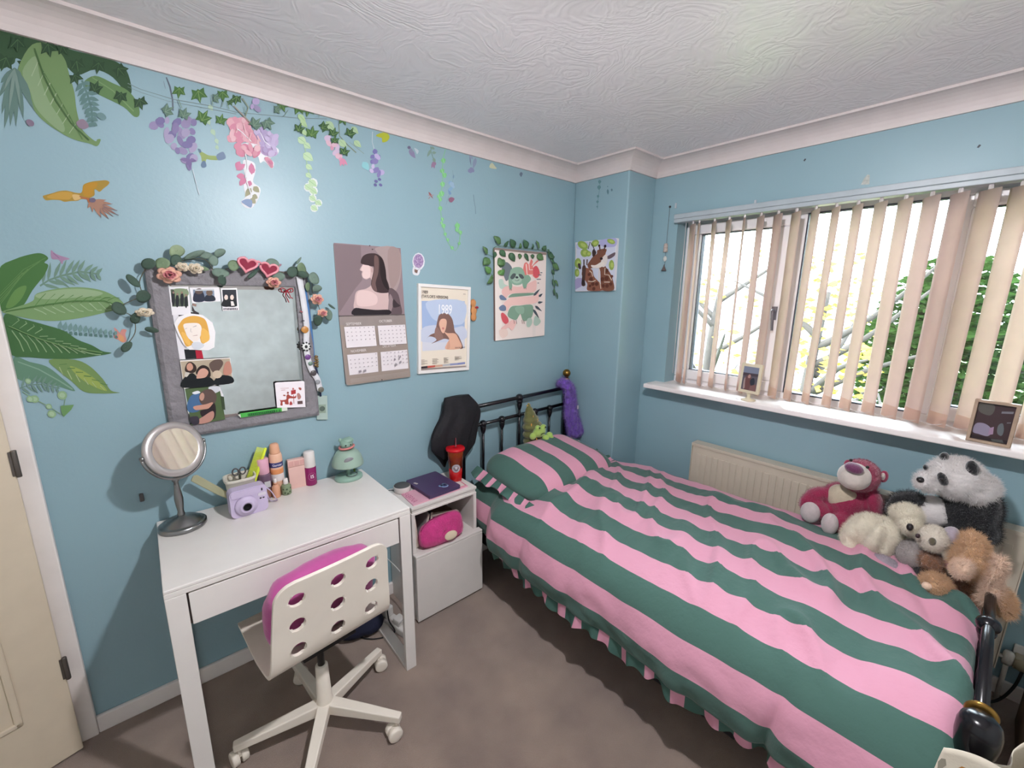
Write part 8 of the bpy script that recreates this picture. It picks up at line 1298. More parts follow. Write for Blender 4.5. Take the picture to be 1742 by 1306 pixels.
for x in (0.038, 0.048): mb.prism(rrect(0.0035, 0.0025, 0.001), FM(x, -0.044, 0.055), 0.0015)
mb.build('sensor', DARK, ic)
MB().tube([(0.062, -0.01, 0.085), (0.082, -0.02, 0.06), (0.098, -0.012, 0.02), (0.105, 0.0, 0.006), (0.085, 0.01, 0.006), (0.075, 0.0, 0.03), (0.064, -0.01, 0.075)], 0.0022, n=8, smooth=6).build('wrist_strap', LILAC, ic)

# pot with comb, brush and scissors
POT = mat('pot_cream', 'cfcabc', rough=0.5, var=0.04)
pt = thing('pot', 'cream ribbed pot holding a comb and brush behind the lilac camera', 'pot', (0.215, 1.868, TZ))
mb = MB()
def pot_pt(u, v):
    a = 2 * PI * u
    prof_ = [(0.036, 0.0), (0.040, 0.02), (0.050, 0.115), (0.054, 0.118), (0.054, 0.128), (0.049, 0.128), (0.046, 0.115), (0.036, 0.006), (0.001, 0.005)]
    i = min(int(v * 8), 7); t = v * 8 - i
    r = prof_[i][0] * (1 - t) + prof_[i + 1][0] * t; z = prof_[i][1] * (1 - t) + prof_[i + 1][1] * t
    e = 0.55
    return Vector((math.copysign(abs(math.cos(a)) ** e, math.cos(a)) * r * 1.0, math.copysign(abs(math.sin(a)) ** e, math.sin(a)) * r * 0.85, z))
mb.grid(pot_pt, 48, 33, cu=True); mb.f.append([i * 33 for i in range(48)]); mb.c.append(None); mb.sm.append(False)
mb.build('pot_body', POT, pt)
NEON = mat('comb_neon_yellow', 'c9d838', rough=0.4, var=0.08)
cb = thing('comb', 'neon yellow comb leaning in the cream pot', 'comb', (0.235, 1.868, TZ + 0.02))
cm_ = Matrix.Rotation(math.radians(24), 4, 'Y') @ Matrix.Rotation(math.radians(-8), 4, 'X')
mb = MB(); mb.M = cm_
mb.obox((0, 0, 0.13), (0.010, 0.012, 0.16))
mb.build('spine', NEON, cb, bevel=0.002)
mb = MB(); mb.M = cm_
for k in range(40): mb.obox((-0.018, 0, 0.054 + k * 0.0039), (0.028, 0.004, 0.0022))
mb.build('teeth', NEON, cb)
BRS = mat('brush_olive', 'a3a283', rough=0.5, var=0.05)
hbr = thing('hairbrush', 'pale olive flat brush sticking out of the left of the pot', 'brush', (0.195, 1.872, TZ + 0.03))
mb = MB(); mb.M = Matrix.Rotation(math.radians(-44), 4, 'Y')
mb.prism([(-0.010, 0.0), (0.010, 0.0), (0.013, 0.08), (0.016, 0.175), (0.006, 0.182), (-0.012, 0.176), (-0.014, 0.08)], Matrix(((1, 0, 0, 0), (0, 0, -1, 0.006), (0, 1, 0, 0), (0, 0, 0, 1))), 0.008)
mb.build('handle', BRS, hbr, bevel=0.003)
sc = thing('scissors', 'small scissors with a round grey handle in the cream pot', 'scissors', (0.215, 1.862, TZ + 0.05))
mb = MB()
for sx in (-1, 1): mb.tube([(sx * 0.012 + 0.010 * math.cos(a), 0, 0.098 + 0.014 * math.sin(a)) for a in [2 * PI * k / 16 for k in range(16)]], 0.0028, n=8, closed=True)
mb.build('finger_loops', mat('scissor_grey', '4e4b4c', rough=0.4), sc)
MB().obox((0, 0, 0.045), (0.008, 0.002, 0.085)).build('blades', CHROME, sc)

# bottles along the wall
def bottle(name, label, cat, x, y, parts, group=None, z=TZ):
    t = thing(name, label, cat, (x, y, z), group=group)
    for pn, prof_, m in parts: MB().lathe(prof_, n=28).build(pn, m, t)
    return t
mauve = mat('glass_mauve', '7d6379', rough=0.15, trans=0.3, var=0.1)
t = bottle('mist_bottle', 'mauve mist bottle with a large pink cap beside the camera', 'bottle', 0.302, 1.896, [('bottle_body', [(0.024, 0), (0.0255, 0.004), (0.0255, 0.098), (0.022, 0.104), (0.014, 0.106)], mauve), ('contents', [(0.0258, 0.004), (0.0259, 0.006), (0.0259, 0.040), (0.0258, 0.041)], mat('contents_bronze', '8a6250', rough=0.3)), ('cap', [(0.021, 0.104), (0.022, 0.107), (0.022, 0.166), (0.020, 0.169)], mat('cap_pink', 'd5a3b4', rough=0.5))])
MB().obox((0.006, -0.0252, 0.062), (0.022, 0.002, 0.026)).build('label', mat('label_pale', 'bfbfc0', rough=0.5), t, bevel=0.0005)
t = bottle('spray_can', 'tall peach spray can with a dark blue name band', 'spray can', 0.352, 1.904, [('can_body', [(0.0235, 0), (0.025, 0.003), (0.025, 0.165), (0.0225, 0.176), (0.020, 0.178)], mat('can_peach', 'dcb095', rough=0.3)), ('cap', [(0.020, 0.176), (0.0195, 0.184), (0.0165, 0.214), (0.013, 0.219), (0.001, 0.220)], mat('cap_peach', 'd9a586', rough=0.5)), ('name_band', [(0.0252, 0.121), (0.0254, 0.122), (0.0254, 0.141), (0.0252, 0.142)], mat('band_navy', '3a3d70', rough=0.4)), ('lower_band', [(0.0252, 0.060), (0.0254, 0.061), (0.0254, 0.090), (0.0252, 0.091)], mat('band_white', 'd9d0ce', rough=0.4)), ('orange_band', [(0.0252, 0.092), (0.0254, 0.093), (0.0254, 0.112), (0.0252, 0.113)], mat('band_orange', 'd98f5c', rough=0.4))])
mb = MB()
TXT = MB(); text_mb(TXT, 'Garnier', 0.0125, Matrix.Identity(4), 'e6e4ee', 'CENTER', 0.01)
def wrap(p, r, z0): a = p.x / r; return Vector((r * math.sin(a), -r * math.cos(a), z0 + p.y))
TXT.v = [wrap(v, 0.0257, 0.1275) for v in TXT.v]
TXT.build('lettering', PRINT, t, recalc=False)
bx = thing('carton', 'flat pink cosmetics box standing between the spray can and the magenta bottle', 'box', (0.432, 1.915, TZ), math.radians(-3))
PKB = mat('carton_pink', 'd9b3aa', rough=0.5, var=0.04)
MB().box(-0.036, -0.014, 0, 0.036, 0.012, 0.098).build('box_body', PKB, bx, bevel=0.001)
pp = MB().box(-0.036, -0.012, 0.099, 0.036, 0.012, 0.130).build('lid_tray', PKB, bx, bevel=0.002)
mb = MB()
for k in range(3): mb.box(-0.032 + k * 0.022, -0.0135, 0.103, -0.014 + k * 0.022, -0.012, 0.123)
mb.build('pan_window', mat('pan_rose', 'cfa09a', rough=0.4), pp)
t = bottle('lotion_bottle', 'magenta bottle with a tall white cap, right of the pink box', 'bottle', 0.482, 1.905, [('bottle_body', [(0.0215, 0), (0.024, 0.004), (0.024, 0.082), (0.0235, 0.084)], mat('bottle_magenta', '8a1f5f', rough=0.25)), ('cap', [(0.0232, 0.084), (0.0236, 0.086), (0.0222, 0.150), (0.020, 0.154), (0.001, 0.155)], mat('cap_white', 'd9d4d0', rough=0.45))])
TXT = MB(); text_mb(TXT, 'IS', 0.022, Matrix.Identity(4), 'e9dbe4', 'CENTER', 0.01)
TXT.v = [wrap(v, 0.0246, 0.036) for v in TXT.v]
TXT.build('lettering', PRINT, t, recalc=False)
mb = MB()
ringp = [wrap(Vector((0.017 * math.cos(a), 0.017 * math.sin(a), 0)), 0.0246, 0.043) for a in [2 * PI * k / 30 for k in range(30)]]
mb.tube(ringp, 0.0004, n=5, closed=True).build('ring_mark', mat('ring_mark_pink', 'c77fa8'), t)
bottle('spray_bottle', 'tiny orange spray bottle in front of the mauve mist bottle', 'bottle', 0.335, 1.868, [('bottle_body', [(0.014, 0), (0.0155, 0.003), (0.0155, 0.046), (0.010, 0.053), (0.006, 0.056)], mat('bottle_orange', 'd09a7c', rough=0.3)), ('collar', [(0.0065, 0.055), (0.0065, 0.064)], mat('bottle_orange')), ('spray_head', [(0.0055, 0.064), (0.006, 0.066), (0.0055, 0.080), (0.003, 0.081)], mat('cap_white'))])
gt = bottle('nail_polish', 'squat green bottle with a white cap, patterned with dark spots', 'bottle', 0.374, 1.872, [('bottle_body', [(0.017, 0), (0.0195, 0.004), (0.0195, 0.036), (0.015, 0.044), (0.009, 0.046)], mat('bottle_green', '93a583', rough=0.12, trans=0.3)), ('cap', [(0.0095, 0.046), (0.0098, 0.048), (0.0085, 0.068), (0.0075, 0.069)], mat('cap_white'))])
mb = MB()
for a, z in ((-0.5, 0.012), (0.5, 0.014), (0.05, 0.008), (-0.1, 0.027), (0.75, 0.030), (-0.8, 0.028)): mb.ell((0.0196 * math.sin(a), -0.0196 * math.cos(a), z), (0.004, 0.0012, 0.004), Matrix.Rotation(a, 3, 'Z'), nu=10, nv=6)
mb.build('leaf_spots', mat('spots_green', '3f5238'), gt)

# small green lamp with an animal head on top
MINT = mat('lamp_mint', '86a596', rough=0.4, var=0.03)
MINTS = mat('lamp_shade_mint', '93ab9c', rough=0.35, var=0.03)
lp = thing('table_lamp', 'small mint green table lamp with a capped animal head above its shade', 'lamp', (0.632, 1.862, TZ))
MB().lathe([(0.060, 0), (0.062, 0.003), (0.060, 0.014), (0.054, 0.018), (0.012, 0.020), (0.009, 0.03)], n=48, sy=0.84).build('base', MINT, lp)
MB().lathe([(0.0085, 0.018), (0.008, 0.09)], n=16).build('stem', MINT, lp)
s_ = MB().lathe([(0.068, 0.068), (0.069, 0.072), (0.067, 0.085), (0.060, 0.108), (0.048, 0.128), (0.036, 0.138), (0.020, 0.143), (0.018, 0.140), (0.034, 0.134), (0.046, 0.124), (0.058, 0.105), (0.065, 0.084), (0.066, 0.070)], n=48).build('shade', MINTS, lp)
MB().ell((-0.012, -0.052, 0.105), (0.022, 0.008, 0.018), Matrix.Rotation(0.55, 3, 'X')).build('spot_mark', mat('lamp_mauve_spot', '8b8a8f', rough=0.4), s_)
hd = MB().ell((0.0, 0, 0.168), (0.028, 0.026, 0.026)).ell((0.006, -0.004, 0.182), (0.025, 0.023, 0.014)).build('head', MINT, lp)
mb = MB()
for sx in (-1, 1): mb.ell((sx * 0.020 - 0.004, 0.006, 0.186), (0.008, 0.006, 0.010))
mb.build('ears', MINT, hd)
MB().tube([(0.031 * math.cos(a), 0.029 * math.sin(a), 0.152 + 0.003 * math.cos(a)) for a in [2 * PI * k / 28 for k in range(28)]], 0.0048, n=10, closed=True).build('collar_ring', mat('lamp_coral', 'c9807c', rough=0.45), hd)
MB().ell((0.010, -0.0245, 0.166), (0.004, 0.002, 0.0025)).ell((-0.012, -0.024, 0.166), (0.004, 0.002, 0.0025)).build('eyes', DARK, hd)
kr = thing('key_ring', 'silver key ring with a green bead lying on the lamp base', 'key ring', (0.640, 1.842, TZ + 0.0205))
MB().tube([(0.024 * math.cos(a), 0.020 * math.sin(a), 0.003 + 0.002 * math.sin(a)) for a in [2 * PI * k / 30 for k in range(30)]], 0.0017, n=8, closed=True).build('ring', CHROME, kr)
MB().tube([(0.018, 0.014, 0.006), (0.018, 0.018, 0.022), (0.016, 0.018, 0.032), (0.010, 0.017, 0.036)], 0.0042, n=10, smooth=4).build('charm', mat('charm_green', '4f6f24', rough=0.35), kr)

# ================================================================ ON AND IN THE NIGHTSTAND
NZ = 0.602
mg = thing('magazine', 'pink magazine with looping lettering under the purple laptop', 'magazine', (1.02, 1.80, NZ))
MAGM = Matrix.Translation((0, 0, 0))
MB().prism([(-0.160, -0.112), (0.158, -0.105), (0.168, 0.040), (-0.150, 0.03)], MAGM, 0.006).build('cover', mat('magazine_pink', 'd9a3b4', rough=0.5), mg)
MB().prism([(0.10, -0.092), (0.150, -0.090), (0.158, 0.028), (0.10, 0.028)], Matrix.Translation((0, 0, 0.0061)), 0.0006).build('white_panel', mat('magazine_white', 'd9cfc9', rough=0.5), mg)
mb = MB().tube([(0.108, -0.095, 0.0064), (0.153, -0.093, 0.0064), (0.161, 0.034, 0.0064), (0.108, 0.036, 0.0064)], 0.0012, n=6).build('red_border', mat('magazine_red', 'cf5068', rough=0.5), mg)
mb = MB(); text_mb(mb, 'SABRINA', 0.052, Matrix.Translation((-0.150, 0.022, 0.0064)) @ Matrix.Rotation(-PI / 2, 4, 'Z') @ Matrix.Diagonal((0.55, 0.85, 1, 1)), 'b76684')
mb.build('lettering', PRINT, mg, recalc=False)
lpn = thing('laptop', 'closed dark purple laptop with two stickers on the nightstand', 'laptop', (1.036, 1.806, NZ + 0.0085), math.radians(92))
PUR = mat('laptop_purple', '4a3a5c', rough=0.5, var=0.05)
mb = MB().prism(rrect(0.118, 0.092, 0.010), Matrix.Translation((0, 0, 0)), 0.008).build('base', PUR, lpn, bevel=0.002)
lid = MB().prism(rrect(0.118, 0.092, 0.010), Matrix.Translation((0, 0, 0.0088)), 0.007).build('lid', PUR, lpn, bevel=0.002)
st = MB()
for (x, y, r) in ((-0.068, -0.026, 0.020), (-0.056, -0.010, 0.011), (-0.050, -0.034, 0.011)): st.lathe([(r, 0), (r, 0.0004), (0.0005, 0.0004)], (x, y, 0.0159), n=24)
st.build('sticker', mat('sticker_blue', '7d93b8', rough=0.4), lid)
MB().lathe([(0.011, 0), (0.011, 0.0004), (0.0005, 0.0004)], (-0.070, -0.028, 0.0164), n=24).build('sticker_centre', mat('sticker_navy', '343a66', rough=0.4), lid)
MB().prism(rrect(0.013, 0.006, 0.004), Matrix.Translation((0.052, 0.070, 0.0159)) @ Matrix.Rotation(0.3, 4, 'Z'), 0.0004).build('sticker', mat('sticker_cream', 'bfb2ad', rough=0.4), lid)
sp_ = thing('smart_speaker', 'small white puck speaker with a grey top on the nightstand', 'speaker', (0.894, 1.868, NZ))
MB().lathe([(0.036, 0), (0.041, 0.003), (0.042, 0.008), (0.042, 0.028), (0.040, 0.031)], n=40).build('shell', mat('speaker_white', 'cdc6c2', rough=0.4), sp_)
MB().lathe([(0.040, 0.0305), (0.038, 0.033), (0.001, 0.0335)], n=40).build('grille', mat('speaker_grille', '4f5152', rough=0.8, bump=(600, 0.5, 0.001)), sp_)
MB().tube([(-0.04, 0.01, 0.012), (-0.056, 0.022, 0.012), (-0.07, 0.04, 0.006), (-0.09, 0.05, 0.0)], 0.0022, n=8, smooth=5).build('power_lead', mat('lead_black', '1a1a1c'), sp_)
REDP = mat('tumbler_red', 'c2181c', rough=0.15, trans=0.25, var=0.05)
AMB = mat('tumbler_amber', 'c9662a', rough=0.1, trans=0.5, var=0.15, vscale=20, var2='b02a20')
tb = thing('tumbler', 'red plastic tumbler with lid and straw on the nightstand', 'cup', (1.172, 1.800, NZ + 0.0005))
MB().lathe([(0.0305, 0), (0.033, 0.003), (0.036, 0.075)], n=40).build('lower_cup', REDP, tb)
cu2 = MB().lathe([(0.036, 0.075), (0.044, 0.176), (0.044, 0.178), (0.040, 0.178), (0.034, 0.09), (0.029, 0.006), (0.001, 0.005)], n=40).build('cup', AMB, tb)
MB().lathe([(0.046, 0.172), (0.050, 0.174), (0.051, 0.182), (0.048, 0.188), (0.006, 0.191), (0.005, 0.189)], n=44).build('lid', mat('lid_red', 'c01420', rough=0.25), tb)
MB().tube([(0.002, 0, 0.02), (0.004, 0.0, 0.238)], 0.0032, n=10).build('straw', mat('straw_maroon', '5a1420', rough=0.3), tb)
# round emblem printed on the cup
EMB = MB()
def cup_pt(x, z, off=0.0008):
    r = 0.0312 + (z / 0.176) * 0.0135 + off
    a = x / r + math.radians(-28)
    return Vector((r * math.sin(a), -r * math.cos(a), z))
def disc(mb, r0, r1, z0, col, off, n=30, sx=0.0):
    mb.col = col
    vs = [cup_pt(sx + rr * math.cos(2 * PI * k / n), z0 + rr * math.sin(2 * PI * k / n), off) for rr in (r0, r1) for k in range(n)]
    mb.add(vs, [(k, (k + 1) % n, n + (k + 1) % n, n + k) for k in range(n)])
disc(EMB, 0.0005, 0.0235, 0.083, 'a39aa0', 0.0006)
disc(EMB, 0.0175, 0.0190, 0.083, 'd9d3d6', 0.0009)
disc(EMB, 0.0005, 0.006, 0.088, 'cfc8cc', 0.0009)
disc(EMB, 0.0005, 0.009, 0.076, '6f666c', 0.0009)
disc(EMB, 0.0005, 0.004, 0.081, 'd9d3d6', 0.0012)
EMB.build('emblem', PRINT, tb, recalc=False)
# plush pouch on the shelf
POU = mat('pouch_pink', 'c0337c', rough=0.85, var=0.12, vscale=30, bump=(120, 0.6, 0.004), sheen=0.5)
pz = thing('pouch', 'fluffy hot pink zip pouch standing on the nightstand shelf', 'pouch', (1.003, 1.672, 0.3665), math.radians(-1), rot=(math.radians(-8), 0, math.radians(-1)))
def pouch_pt(u, v):
    a, t = 2 * PI * u, PI * (v - 0.5)
    c_, s2 = math.cos(a), math.sin(a)
    k = abs(math.cos(t)) ** 0.5
    x = math.copysign(abs(c_) ** 0.55, c_) * 0.128 * k
    z = math.copysign(abs(s2) ** 0.6, s2) * 0.066 * k
    top = (z + 0.066) / 0.132
    x *= 1 - 0.10 * top
    z += 0.012 * top * (x / 0.128)
    y = math.copysign(abs(math.sin(t)) ** 0.8, math.sin(t)) * (0.042 - 0.022 * top)
    y += 0.004 * noise.noise(Vector((x * 30, z * 30, 2)))
    return Vector((x, y, z + 0.068))
pb = MB().grid(pouch_pt, 64, 24, cu=True).build('pouch_body', POU, pz)
fur(pb, 9000, 0.004, 5, 0.0005)
MB().tube([(-0.112, -0.010, 0.10), (-0.06, -0.002, 0.131), (0.03, 0.0, 0.139), (0.108, -0.006, 0.122)], 0.0022, n=8, smooth=5).build('zip', mat('zip_pink', '8a2158', rough=0.5), pz)
MB().ell((0.030, -0.0400, 0.036), (0.036, 0.006, 0.022), Matrix.Rotation(-0.15, 3, 'X')).build('patch', mat('pouch_patch_cream', 'cfc0a6', rough=0.9, bump=(150, 0.5, 0.003)), pz)
# odds and ends at the back of the shelf
bk = thing('book', 'dark red book leaning inside the nightstand, left of the pink pouch', 'book', (0.885, 1.78, 0.3635), 0, 'books in the nightstand', rot=(0, math.radians(-6), 0))
MB().box(-0.012, -0.07, 0, 0.012, 0.07, 0.16).build('cover', mat('book_red', '6d1624', rough=0.5), bk, bevel=0.001)
MB().box(-0.010, -0.0715, 0.003, 0.010, 0.066, 0.1575).build('pages', mat('book_pages', 'c9bfb0', rough=0.8), bk)
for k, (x, lab, c) in enumerate(((0.928, 'slim pale grey book leaning behind the pink pouch', '9f9c9d'), (0.968, 'black upright book behind the pink pouch', '18161c'))):
    b3 = thing('book', lab, 'book', (x, 1.80, 0.3635), 0, 'books in the nightstand', rot=(0, math.radians(14 - 9 * k), 0))
    MB().box(-0.007, -0.07, 0, 0.007, 0.07, 0.15).build('cover', mat('book_cover_%s' % ('grey', 'black')[k], c, rough=0.5), b3, bevel=0.001)
    MB().box(-0.0055, -0.0715, 0.003, 0.0055, 0.066, 0.1475).build('pages', mat('book_pages'), b3)
tag(MB().box(1.02, 1.76, 0.3635, 1.17, 1.90, 0.40).box(1.03, 1.77, 0.40, 1.16, 1.89, 0.43).build('keepsake_box', mat('box_floral', '5f4238', rough=0.6, var=0.4, vscale=60), bevel=0.003), 'brown patterned box at the back of the nightstand shelf', 'box')
tag(MB().obox((1.06, 1.74, 0.475), (0.17, 0.03, 0.012), Matrix.Rotation(0.2, 3, 'Y')).build('hair_straightener', mat('straightener_pale', 'a89c92', rough=0.4), bevel=0.004), 'pale long hair tool lying across the back of the shelf', 'hair tool')

# cables and the socket strip under the desk
ps = thing('power_strip', 'white extension block with plugs on the carpet under the desk', 'extension lead', (0.735, 1.75, 0), math.radians(-76))
SOC = mat('socket_white', 'c9c6c2', rough=0.4)
MB().box(-0.15, -0.028, 0, 0.15, 0.028, 0.036).build('block', SOC, ps, bevel=0.006)
for k, x in enumerate((-0.10, -0.01, 0.08)):
    MB().box(x - 0.024, -0.022, 0.0365, x + 0.024, 0.022, 0.0365 + (0.035, 0.05, 0.03)[k]).build('plug', SOC, ps, bevel=0.006)
tag(MB().tube([(0.74, 1.64, 0.06), (0.79, 1.62, 0.14), (0.80, 1.70, 0.25), (0.75, 1.85, 0.32), (0.70, 1.92, 0.30), (0.69, 1.925, 0.6)], 0.0022, n=8, smooth=8).build('cable', mat('cable_white', 'bfc0be', rough=0.5)), 'thin white cable looping up behind the desk leg', 'cable')
tag(MB().tube([(0.80, 1.90, 0.20), (0.77, 1.82, 0.08), (0.735, 1.76, 0.09), (0.715, 1.70, 0.055), (0.72, 1.66, 0.008), (0.62, 1.70, 0.006), (0.58, 1.80, 0.006), (0.66, 1.92, 0.02)], 0.003, n=8, smooth=8).build('cable', mat('lead_black')), 'black cable tangled over the white extension block', 'cable')
sb = thing('holdall', 'dark navy cloth bag slumped on the carpet behind the chair', 'bag', (0.60, 1.77, 0))
o = blob('bag_body', [((0, 0, 0.05), (0.10, 0.07, 0.055)), ((0.05, -0.02, 0.04), (0.07, 0.06, 0.042))], mat('bag_navy', '161a30', rough=0.9, bump=(30, 0.5, 0.01)), None, 0.008, 4)
o.location = (0, 0, 0.0); o.parent = sb
# ================================================================ HUNG ON AND LYING ON THE BED
HOOD = mat('hood_black', '121116', rough=0.75, var=0.25, bump=(22, 0.5, 0.012))
def hood_pt(u, v):
    """draped hood: u round the bundle, v from the crown down"""
    a = 2 * PI * u
    w = 0.135 * math.sin(PI * min(0.16 + v * 0.62, 1)) ** 0.8 * (1 if v < 0.80 else 1 - 0.45 * (v - 0.80) / 0.2)
    d = 0.044 * math.sin(PI * min(0.14 + v * 0.6, 1)) ** 0.8
    fold = 1 + 0.10 * math.sin(a * 5 + 1.2 + v * 2) * (0.3 + v) + 0.07 * math.sin(a * 9 + 3 + v) * (0.2 + v)
    hem = 0.035 * math.sin(a * 2 + 0.6) + 0.018 * math.sin(a * 5)
    return Vector((1.218 + math.cos(a) * w * fold + 0.045 * math.exp(-((v - 0.25) / 0.25) ** 2) - 0.02 * v, 1.872 + math.sin(a) * d * fold, 1.042 - 0.345 * v + hem * v * v))
mb = MB().grid(hood_pt, 72, 36, cu=True); n_ = 36
mb.f.append([i * n_ for i in range(72)]); mb.c.append(None); mb.sm.append(True)
h_ = mb.build('hooded_jacket', HOOD, solid=0.004)
tag(h_, 'black hooded jacket draped over the left headboard post', 'jacket')

VIO = mat('plush_violet', '6a46a6', rough=0.9, var=0.35, vscale=40, bump=(150, 0.7, 0.006), sheen=0.6)
vp = thing('boa', 'fluffy purple boa hanging over the right headboard post below the brass knob', 'boa', (2.10, 1.84, 0.66))
P = catmull([(2.075, 1.888, 1.000), (2.062, 1.850, 1.012), (2.090, 1.828, 0.985), (2.112, 1.828, 0.90), (2.118, 1.826, 0.81), (2.136, 1.815, 0.73), (2.15, 1.80, 0.665)], 5)
el = []
for i, p_ in enumerate(P):
    t = i / (len(P) - 1)
    el.append((tuple(p_), (0.026 + 0.046 * t, 0.020 + 0.010 * t, 0.030)))
o = blob('boa_strand', el, VIO, vp, 0.006, 4, 0.010, 3, world=True)
fur(o, 9000, 0.012, 2, 0.0007)
MB().obox((2.150, 1.795, 0.845), (0.012, 0.003, 0.024)).build('fabric_tag', mat('fabric_tag_white', 'c9c4c8'), vp, world=True)

# plush frog dressed as a fir tree
TREE = mat('plush_tree_green', '5f6136', rough=0.9, var=0.18, vscale=25, bump=(140, 0.5, 0.004), sheen=0.4)
FROG = mat('plush_frog_green', '97b45a', rough=0.9, var=0.08, bump=(140, 0.5, 0.003), sheen=0.4)
fg = thing('plush_frog', 'green plush frog in a dark fir-tree costume with a star, on the pillow', 'soft toy', (1.745, 1.795, 0.70), group='soft toys on the bed')
mb = []
for (x, z, r) in ((1.748, 0.745, 0.078), (1.735, 0.795, 0.070), (1.722, 0.838, 0.055), (1.712, 0.870, 0.040), (1.704, 0.896, 0.026), (1.700, 0.914, 0.014), (1.755, 0.70, 0.080)): mb.append(((x, 1.80, z), (r, r * 0.75, 0.034)))
o = blob('tree_costume', mb, TREE, fg, 0.005, 6, 0.002, world=True)
mb = [((1.738, 1.742, 0.772), (0.046, 0.030, 0.034)), ((1.716, 1.735, 0.803), (0.018, 0.017, 0.017)), ((1.764, 1.735, 0.800), (0.018, 0.017, 0.017)), ((1.690, 1.748, 0.752), (0.022, 0.018, 0.022))]
f_ = blob('face', mb, FROG, fg, 0.004, 4, world=True)
blob('foot', [((1.766, 1.715, 0.735), (0.022, 0.022, 0.020)), ((1.762, 1.702, 0.722), (0.016, 0.014, 0.012))], FROG, fg, 0.004, 3, world=True)
blob('foot', [((1.806, 1.722, 0.742), (0.022, 0.022, 0.020)), ((1.810, 1.708, 0.728), (0.016, 0.014, 0.012))], FROG, fg, 0.004, 3, world=True)
MB().tube([(1.720, 1.712, 0.765), (1.738, 1.709, 0.772), (1.756, 1.712, 0.767)], 0.0016, n=6, smooth=4).build('mouth', mat('toy_thread_black', '1c1a18'), f_, world=True)
MB().ell((1.716, 1.7175, 0.806), (0.006, 0.003, 0.005)).ell((1.765, 1.7175, 0.802), (0.006, 0.003, 0.005)).build('eyes', DARK, f_, world=True)
star = MB()
SP = [((0.018 if k % 2 == 0 else 0.008) * math.sin(PI * k / 5), (0.018 if k % 2 == 0 else 0.008) * math.cos(PI * k / 5)) for k in range(10)]
star.prism(SP, Matrix(((1, 0, 0, 1.699), (0, 0, -1, 1.806), (0, 1, 0, 0.928), (0, 0, 0, 1))), 0.010).build('star', mat('star_gold', 'c9a25c', rough=0.7), fg, world=True, bevel=0.003)
mb = MB()
for (x, z, dy) in ((1.712, 0.868, 0.028), (1.690, 0.820, 0.038), (1.742, 0.838, 0.036), (1.72, 0.728, 0.055), (1.752, 0.722, 0.060)): mb.ell((x, 1.80 - dy, z), (0.0035, 0.003, 0.010))
mb.build('light_stitches', mat('stitch_orange', 'd99a4a'), fg, world=True)

# ---------------------------------------------------------------- soft toys at the window side of the bed
def ells(k, dx=0.0, dz=0.0):
    return [((c[0] + dx, c[1], c[2] + dz), r, rot) for c, r, rot in TOY[k]]
def soft(nm, col, v=0.08, rough=0.95): return mat(nm, col, rough=rough, var=v, vscale=35, bump=(160, 0.6, 0.004), sheen=0.5)
NOSE = mat('toy_nose_black', '1a1517', rough=0.35)

MAG = soft('plush_magenta', '8a1f44', 0.12); MUZ = soft('plush_pale_grey', 'b9b0a8'); SOLE = soft('plush_sole', 'b3a9a8')
t = thing('plush_bear', 'sitting magenta plush bear with a pale muzzle, nearest the radiator end', 'soft toy', (2.19, 0.32, 0.60), group='soft toys on the bed')
b_ = blob('body', ells('bear_body'), MAG, t, 0.006, 6, 0.0015, world=True); fur(b_, 9000, 0.005, 3, 0.0006)
h = blob('head', ells('bear_head'), MAG, t, 0.006, 6, 0.0015, world=True); fur(h, 6000, 0.005, 4, 0.0006)
blob('muzzle', ells('bear_muzzle'), MUZ, h, 0.005, 4, 0.001, world=True)
blob('nose', ells('bear_nose'), soft('plush_plum', '5c1f4a', 0.05, 0.6), h, 0.004, 3, world=True)
e = blob('ear', ells('bear_ear'), MAG, h, 0.004, 3, world=True); blob('ear_lining', ells('bear_earin'), MUZ, e, 0.003, 2, world=True)
blob('ear', ells('bear_ear_l'), MAG, h, 0.004, 3, world=True)
MB().ell((2.108, 0.268, 0.928), (0.006, 0.006, 0.006)).ell((2.125, 0.325, 0.935), (0.006, 0.006, 0.006)).build('eyes', NOSE, h, world=True)
blob('belly_patch', ells('bear_belly', 0.030), soft('plush_belly', 'b0a48f'), b_, 0.005, 4, 0.001, world=True)
blob('foot_sole', ells('bear_footL'), SOLE, b_, 0.005, 3, world=True)
blob('foot_sole', ells('bear_footR'), SOLE, b_, 0.005, 3, world=True)

PWH = soft('plush_white', 'd6d1cf', 0.04); PBK = soft('plush_black', '0f1014', 0.3)
t = thing('plush_panda', 'large plush panda with a white head, tallest of the toys', 'soft toy', (2.26, 0.0, 0.58), group='soft toys on the bed')
b_ = blob('body', ells('panda_body'), PBK, t, 0.008, 6, 0.002, world=True); fur(b_, 12000, 0.010, 5, 0.0007)
h = blob('head', ells('panda_head') + ells('panda_muzzle'), PWH, t, 0.007, 7, 0.002, world=True); fur(h, 14000, 0.010, 6, 0.0007)
blob('belly_patch', ells('panda_belly', 0.048), PWH, b_, 0.006, 5, 0.0015, world=True)
for k in ('panda_earR', 'panda_earL'): blob('ear', ells(k), PBK, h, 0.005, 3, 0.001, world=True)
for k in ('panda_eyeR', 'panda_eyeL'): blob('eye_patch', ells(k), PBK, h, 0.004, 3, 0.001, world=True)
blob('nose', ells('panda_nose'), NOSE, h, 0.003, 2, world=True)
c, r, _ = TOY['panda_eyeball'][0]
MB().ell(c, 0.006).build('eye', NOSE, h, world=True)

